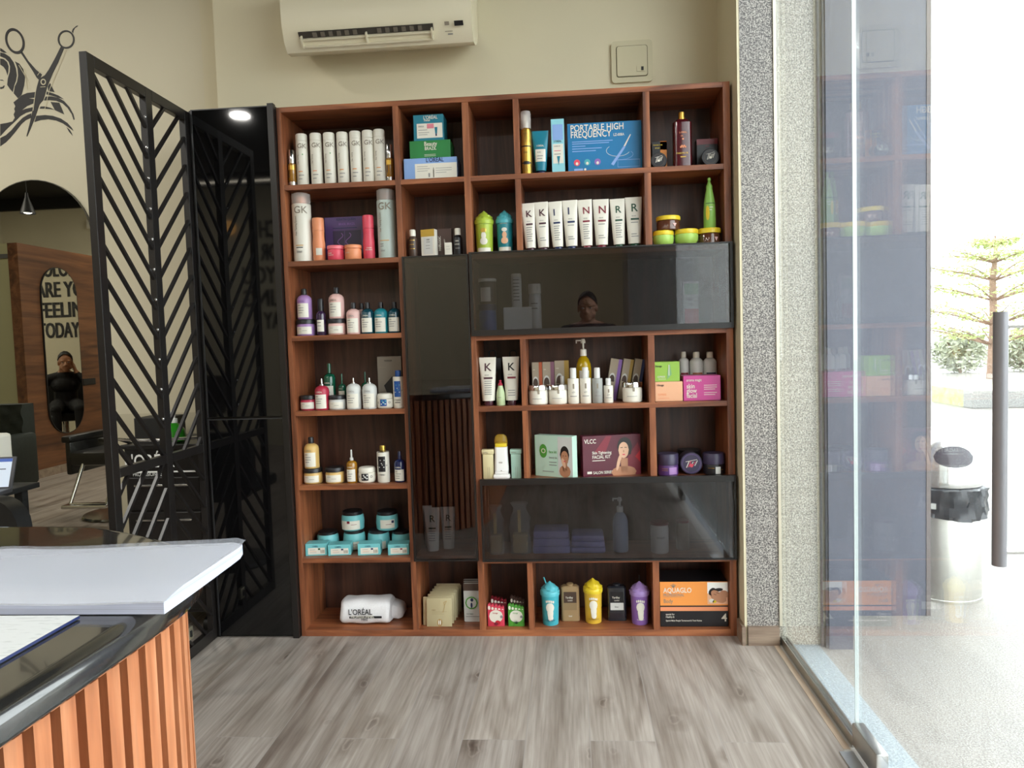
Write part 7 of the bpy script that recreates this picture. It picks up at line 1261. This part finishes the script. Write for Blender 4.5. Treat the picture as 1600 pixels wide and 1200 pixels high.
def hand(mb, w0, d, n_, side, curl=.6, s=1.0):
    """palm from the wrist w0 along d, back of the hand facing n_"""
    w0 = Vector(w0); d = Vector(d).normalized(); n_ = Vector(n_); n_ = (n_-d*n_.dot(d)).normalized(); x = d.cross(n_)*side
    pc_ = w0+d*.045*s
    for k in (-1.5, -.5, .5, 1.5): capsule_chain(mb, [w0+d*.01+x*k*.010*s, w0+d*.085*s+x*k*.019*s], [.013*s, .0115*s], 10)
    for k, L_ in zip((-1.5, -.5, .5, 1.5), (.060, .074, .078, .068)):
        p = w0+d*.085*s+x*k*.019*s; q = [p]; an = 0
        for j, l_ in enumerate((.45, .32, .25)):
            an += curl*(.55+.25*j); dd = d*math.cos(an)-n_*math.sin(an); p = p+dd*L_*l_*s; q.append(p)
        capsule_chain(mb, q, [.0095*s, .009*s, .0082*s, .0072*s], 10)
    p = w0+d*.025*s+x*.028*s; t1 = p+(x*.7+d*.6-n_*.25).normalized()*.038*s; t2 = t1+(x*.25+d*.85-n_*.45).normalized()*.030*s
    capsule_chain(mb, [w0+d*.02*s+x*.012*s, p, t1, t2], [.014*s, .014*s, .0105*s, .0085*s], 10)
def body(name, mb, root, rules, mats_, voxel=.0065):
    o = obj(name, mb.v, mb.f, None, None)
    rm = o.modifiers.new('r', 'REMESH'); rm.mode = 'VOXEL'; rm.voxel_size = voxel; rm.use_smooth_shade = True
    sm_ = o.modifiers.new('s', 'SMOOTH'); sm_.iterations = 4; sm_.factor = .5
    dg = bpy.context.evaluated_depsgraph_get(); me = bpy.data.meshes.new_from_object(o.evaluated_get(dg))
    old = o.data; o.modifiers.clear(); o.data = me; bpy.data.meshes.remove(old)
    for m_ in mats_: me.materials.append(m_)
    for p in me.polygons: p.material_index = rules(p.center); p.use_smooth = True
    o.parent = root; o.matrix_parent_inverse = Matrix.Translation(-root.location)
    return o
SKIN = mat('skin', '9c6b4d', .5); HAIR = mat('black_hair', '120e0c', .5); SHIRT = mat('black_shirt', '15151a', .75, noise=.15, scale=30); TROU = mat('dark_trousers', '17181c', .8); SHOE = mat('black_shoe', '101010', .35)
def hair_cap(M, root, name='hair'):
    h = MB(); V = []; F = []; ns, nr = 28, 12
    for k in range(nr+1):
        ph = PI/2-(PI*.58)*k/nr
        for q in range(ns):
            an = 2*PI*q/ns; front = max(0, math.sin(an)); lim = 1-.55*front*(k/nr)
            ph2 = PI/2-(PI/2-ph)*lim; wv = 1+.03*math.sin(q*3+k*2)
            V.append((.079*wv*math.cos(ph2)*math.cos(an), -.014+.098*wv*math.cos(ph2)*math.sin(an), .030+.100*wv*math.sin(ph2)))
    for k in range(nr):
        for q in range(ns): F.append((k*ns+q, k*ns+(q+1) % ns, (k+1)*ns+(q+1) % ns, (k+1)*ns+q))
    h.add(V, F).xf(M); o = h.build(name, HAIR, None, True); so = o.modifiers.new('t', 'SOLIDIFY'); so.thickness = .006; so.offset = -1
    o.parent = root; o.matrix_parent_inverse = Matrix.Translation(-root.location); return o
def eyes(M, root):
    for sx in (-1, 1):
        e = MB().ball((sx*.029, .0735, .000), (.012, .006, .0065), 0, 14, 8).xf(M).build('eye', mat('eye_white', 'e4ded6', .2), None, True)
        e.parent = root; e.matrix_parent_inverse = Matrix.Translation(-root.location)
        p = MB().ball((sx*.029, .0785, .0), (.0052, .003, .0052), 0, 12, 8).xf(M).build('iris', mat('dark_iris', '1a0f0a', .15), None, True); p.parent = e

# --- the photographer, standing just behind the camera, holding the phone level
pt_ = thing('person', 'person in a dark shirt holding up a phone, mirrored in the upper smoked glass door', 'person', (1.27, -3.24, 0))
mb = MB(); hc_ = Vector((1.268, -3.115, 1.435)); Mh = head(mb, hc_, (-.15, 1), 1.0, -.12)
capsule_chain(mb, [(1.272, -3.16, 1.36), (1.275, -3.19, 1.28)], [.055, .062])
capsule_chain(mb, [(1.275, -3.20, 1.26), (1.275, -3.23, 1.10), (1.272, -3.27, .94), (1.27, -3.31, .84)], [.10, .125, .12, .135]); mb.ball((1.275, -3.20, 1.15), (.175, .11, .12), 0, 18, 12); mb.ball((1.27, -3.30, .83), (.165, .12, .10), 0, 18, 12)
WR = {}
for s in (-1, 1):
    sh_ = Vector((1.275+s*.185, -3.20, 1.245)); el = Vector((1.235+s*.235, -3.10, .985)); wr = Vector((1.175+s*.120, -2.985, 1.125)); WR[s] = wr
    capsule_chain(mb, [(1.275+s*.08, -3.19, 1.265), sh_, sh_*.5+el*.5, el, el*.5+wr*.5, wr], [.06, .058, .050, .040, .036, .025])
    hand(mb, wr, Vector((1.175+s*.088, -2.915, 1.17))-wr, (s*.9, -.1, -.2), -s if s > 0 else 1, .75, .95)
    hp = Vector((1.27+s*.09, -3.31, .80)); kn = Vector((1.27+s*.11, -3.17, .44)); an_ = Vector((1.27+s*.12, -3.30, .08))
    capsule_chain(mb, [hp, hp*.5+kn*.5, kn, kn*.5+an_*.5+Vector((0, -.02, .02)), an_], [.095, .08, .058, .055, .038])
    capsule_chain(mb, [an_+Vector((0, -.03, -.035)), an_+Vector((s*.01, .08, -.045)), an_+Vector((s*.02, .16, -.050))], [.036, .034, .028])
def rule(c):
    if c.z > 1.305 and (c-Vector((1.27, -3.16, 1.40))).length < .22: return 0
    for s in (-1, 1):
        if (c-WR[s]).length < .02 or (c-(WR[s]+Vector((-s*.03, .07, .05)))).length < .105: return 0
    if c.z < .085: return 3
    return 2 if c.z < .86 else 1
body('body', mb, pt_, rule, [SKIN, SHIRT, TROU, SHOE]); hair_cap(Mh, pt_); eyes(Mh, pt_)
ph = thing('mobile_phone', 'dark mobile phone held level by the photographer', 'phone', (1.175, -2.893, 1.160))
boxs('phone_case', (-.078, .078, -.004, .004, -.037, .037), BLACKM, ph, .002); boxs('phone_screen', (-.074, .074, -.0046, -.0041, -.034, .034), mat('phone_screen', 'c8d0da', .2, emit=.25), ph)
MB().box(-.076, -.052, .004, .0055, .002, .032, b=.0006).build('camera_bump', BLACKM, ph, True)

# --- seated man by the walnut partition, seen by way of two mirrors
mn = thing('person', 'seated person in black shirt with phone at the cheek, shown in oval mirror', 'person', (-3.15, -4.68, 0))
mb = MB(); hc_ = Vector((-3.215, -4.655, 1.105)); fd = Vector((-.60, .80, 0)); rt = Vector((fd.y, -fd.x, 0)); Mh2 = head(mb, hc_, fd, 1.0, -.05)
base = Vector((-3.12, -4.76, 0))
def B(r_, f_, z): return base+rt*r_+fd*f_+Vector((0, 0, z))
capsule_chain(mb, [B(0, .05, 1.03), B(0, .02, .95)], [.055, .062])
capsule_chain(mb, [B(0, .0, .93), B(0, -.02, .76), B(0, -.03, .60)], [.10, .125, .13]); mb.ball(B(0, -.01, .83), (.165, .165, .11), 0, 18, 12); mb.ball(B(0, -.02, .58), (.16, .16, .085), 0, 18, 12)
# left arm (viewer's right) raised to the cheek, right arm on the armrest
capsule_chain(mb, [B(-.07, .0, .93), B(-.19, .01, .91), B(-.27, .10, .80), B(-.30, .20, .72), B(-.21, .17, .86), B(-.115, .11, .99)], [.06, .056, .048, .038, .034, .025])
hand(mb, B(-.115, .11, .99), Vector((.25, .15, .9)).normalized() if 0 else (rt*.25+fd*.05+Vector((0, 0, .95))), -rt*.9+fd*.3, 1, .55, .95)
capsule_chain(mb, [B(.07, .0, .93), B(.19, .01, .91), B(.25, .05, .76), B(.27, .10, .655), B(.25, .25, .655)], [.06, .056, .046, .038, .025])
hand(mb, B(.25, .25, .655), fd, (0, 0, 1), 1, .4, .95)
for s in (-1, 1):
    capsule_chain(mb, [B(s*.09, .02, .575), B(s*.11, .25, .585), B(s*.12, .43, .56), B(s*.12, .46, .34), B(s*.12, .44, .20)], [.09, .078, .058, .054, .038])
    capsule_chain(mb, [B(s*.12, .42, .20), B(s*.125, .50, .19), B(s*.13, .58, .185)], [.035, .033, .027])
def rule2(c):
    if (c-Vector((-3.21, -4.665, 1.08))).length < .16 and c.z > .985: return 0
    if (c-B(-.10, .12, 1.04)).length < .075: return 0
    if (c-B(.25, .33, .65)).length < .085: return 0
    if c.z < .225: return 3
    return 2 if c.z < .64 and (c-base).xy.length > .17 else 1
body('body', mb, mn, rule2, [SKIN, SHIRT, TROU, SHOE]); hair_cap(Mh2, mn); eyes(Mh2, mn)
m2 = MB().box(-.004, .004, -.035, .035, -.07, .07, b=.003).xf(Matrix.Translation(B(-.088, .085, 1.075)) @ Matrix.Rotation(.65, 4, 'Z') @ Matrix.Rotation(.25, 4, 'X'))
tag(m2.build('mobile_phone', mat('white_phone', 'd8dbe0', .3), smooth=True), 'white mobile phone held at the seated man\'s cheek', 'phone')

# ================================================================= OUTSIDE
lb = thing('litter_bin', 'stainless steel litter bin with black bag and domed lid outside the glass door', 'bin', (2.742, .48, 0))
R_ = .152
MB().lathe([(R_, 0), (R_, .012), (R_*.985, .014), (R_*.985, .49), (R_*.94, .50)], 48).build('bin_body', mat('brushed_bin_steel', 'c4c3bd', .3, .9), lb, True)
V = []; F = []; ns = 60
for k, z in enumerate((.50, .49, .46, .42, .385, .37)):
    for q in range(ns):
        an = 2*PI*q/ns; wv = .006*math.sin(q*2.3+k*1.3)+.006*math.sin(q*.9+k*2.1); rr_ = R_*(1.02 if k else .96)+.010*(k > 0)+wv*(k > 0); V.append((rr_*math.cos(an), rr_*math.sin(an), z+(.012*math.sin(an*2+1) if k > 3 else 0)))
for k in range(5):
    for q in range(ns): F.append((k*ns+q, k*ns+(q+1) % ns, (k+1)*ns+(q+1) % ns, (k+1)*ns+q))
bgm = MB().add(V, F).build('bin_bag', mat('black_plastic_bag', '22262c', .22, 0, .6), lb, True)
Print(lambda u, v, off: (u-.115, -(max(1e-4, (R_*1.11)**2-(u-.115)**2))**.5-off, v), 1, 1).rect(-.02, .41, .02, .435, 'greyw', 0).build(bgm, 'bag_sticker')
MB().lathe([(R_*1.0, .50), (R_*1.01, .505), (R_*.99, .525), (R_*.97, .57), (R_*.86, .64), (R_*.62, .70), (R_*.3, .725), (R_*.05, .73)], 48).build('dome_lid', STEEL, lb, True)
V = []; n_ = 20
fl = MB(); 
def dome(u, v):  # u around, v height
    z = v; prof_ = [(R_*.99, .525), (R_*.97, .57), (R_*.86, .64), (R_*.62, .70), (R_*.3, .725)]
    for (r0, z0), (r1, z1) in zip(prof_, prof_[1:]):
        if z0 <= z <= z1: r = r0+(r1-r0)*(z-z0)/(z1-z0); break
    else: r = R_*.9
    an = -PI/2+u; return ((r+.0025)*math.cos(an), (r+.0025)*math.sin(an), z)
V = []; F = []
for i in range(17):
    t_ = -1+2*i/16; hh = .044*math.sqrt(max(0, 1-t_*t_))
    for j in range(7): V.append(dome(-.10+.62*t_, .632+hh*(-1+2*j/6)))
for i in range(16):
    for j in range(6): a_ = i*7+j; F.append((a_, a_+7, a_+8, a_+1))
fl.add(V, F).build('swing_flap', mat('dark_flap', '30343c', .2, 0, .6), lb, True)
cbm = granite('kerb_granite', ('6f706f', '8b8c8a', 'a3a3a0'), 60, .6)
tag(MB().box(6.9, 16, 8.2, 8.45, 0, .26, b=.01).build('planter_kerb', cbm), 'low grey granite kerb around the planting bed outside', 'kerb')
tag(MB().box(6.95, 16, 8.46, 9.5, 0, .25).build('bed_lawn', mat('bed_grass', 'b4bb80', .9, noise=.3, scale=8)), 'grass surface of the raised planting bed', 'grass', kind='stuff')
LEAF = mat('leaf_painted_glare', 'b3c07c', .6, noise=.3, scale=1.5); LEAF2 = mat('hedge_leaf_painted_glare', 'b3b8a2', .6, noise=.35, scale=1.5); BARK = mat('bark', '8a705f', .8, noise=.2, scale=10)  # outdoor glare is put into the pale leaf colours
rnd = random.Random(5)
def leaves(mb, c, rad, n, sz, flat=1.0):
    for _ in range(n):
        while 1:
            p = Vector((rnd.uniform(-1, 1), rnd.uniform(-1, 1), rnd.uniform(-1, 1)))
            if p.length < 1: break
        p = Vector((c[0]+p.x*rad[0], c[1]+p.y*rad[1], c[2]+p.z*rad[2])); d = Vector((rnd.uniform(-1, 1), rnd.uniform(-1, 1), rnd.uniform(-.6, .9)*flat)).normalized(); s = d.orthogonal().normalized()
        s = (s*math.cos(rnd.random()*6)+d.cross(s)*math.sin(rnd.random()*6)).normalized(); L_ = sz*rnd.uniform(.6, 1.3)
        mb.add([p, p+d*L_*.5+s*L_*.16, p+d*L_, p+d*L_*.5-s*L_*.16], [(0, 1, 2, 3)])
# shrubs of the hedge
for k, (x, y, r) in enumerate(((11.2, 17, 1.), (12.9, 17.1, 1.), (14.6, 17, 1.), (16.3, 17.1, 1.))):
    s_ = thing('shrub', 'spiky grey green shrub in the far hedge, %s from the building' % ['first', 'second', 'third', 'fourth', 'fifth'][k], 'shrub', (x, y, 0), group='shrubs of the far hedge')
    m_ = MB(); leaves(m_, (0, 0, .55), (r*.68, .5, .56), 1800, .17); m_.build('foliage', LEAF2, s_)
    m_ = MB()
    for q in range(9): an = q*.7; m_.tube([(0, 0, 0), (.25*r*math.cos(an), .2*math.sin(an), .6), (.5*r*math.cos(an), .3*math.sin(an), .95)], [.03, .02, .006], 6)
    m_.build('stems', BARK, s_)
tr_ = thing('tree', 'slender young tree with tiers of spreading branches beyond the door handle', 'tree', (10.6, 14.5, 0))
m_ = MB().tube([(0, 0, 0), (.05, 0, 1.2), (.02, 0, 2.2), (.08, 0, 2.8), (.07, 0, 3.2)], [.10, .085, .07, .045, .015], 12); m_.build('trunk', BARK, tr_, True)
br_ = MB(); lf_ = MB()
for z, n_b, L_ in ((.75, 8, 1.9), (1.2, 8, 1.7), (1.75, 7, 1.5), (2.2, 7, 1.3), (2.6, 6, .95), (2.95, 5, .5)):
    for q in range(n_b):
        an = 2*PI*q/n_b+z*1.7; dx, dy = math.cos(an), math.sin(an); rise = .28*L_
        P0 = Vector((.05, 0, z)); P1 = P0+Vector((dx*L_*.5, dy*L_*.5, rise*.6)); P2_ = P0+Vector((dx*L_, dy*L_, rise))
        br_.tube([P0, P1, P2_], [.028, .016, .005], 6)
        for f_ in (.35, .5, .65, .8, .95):
            c_ = P0.lerp(P2_, f_); leaves(lf_, c_, (.24, .24, .09), 26, .11, .4)
br_.build('branches', BARK, tr_, True); lf_.build('leaves', LEAF, tr_)
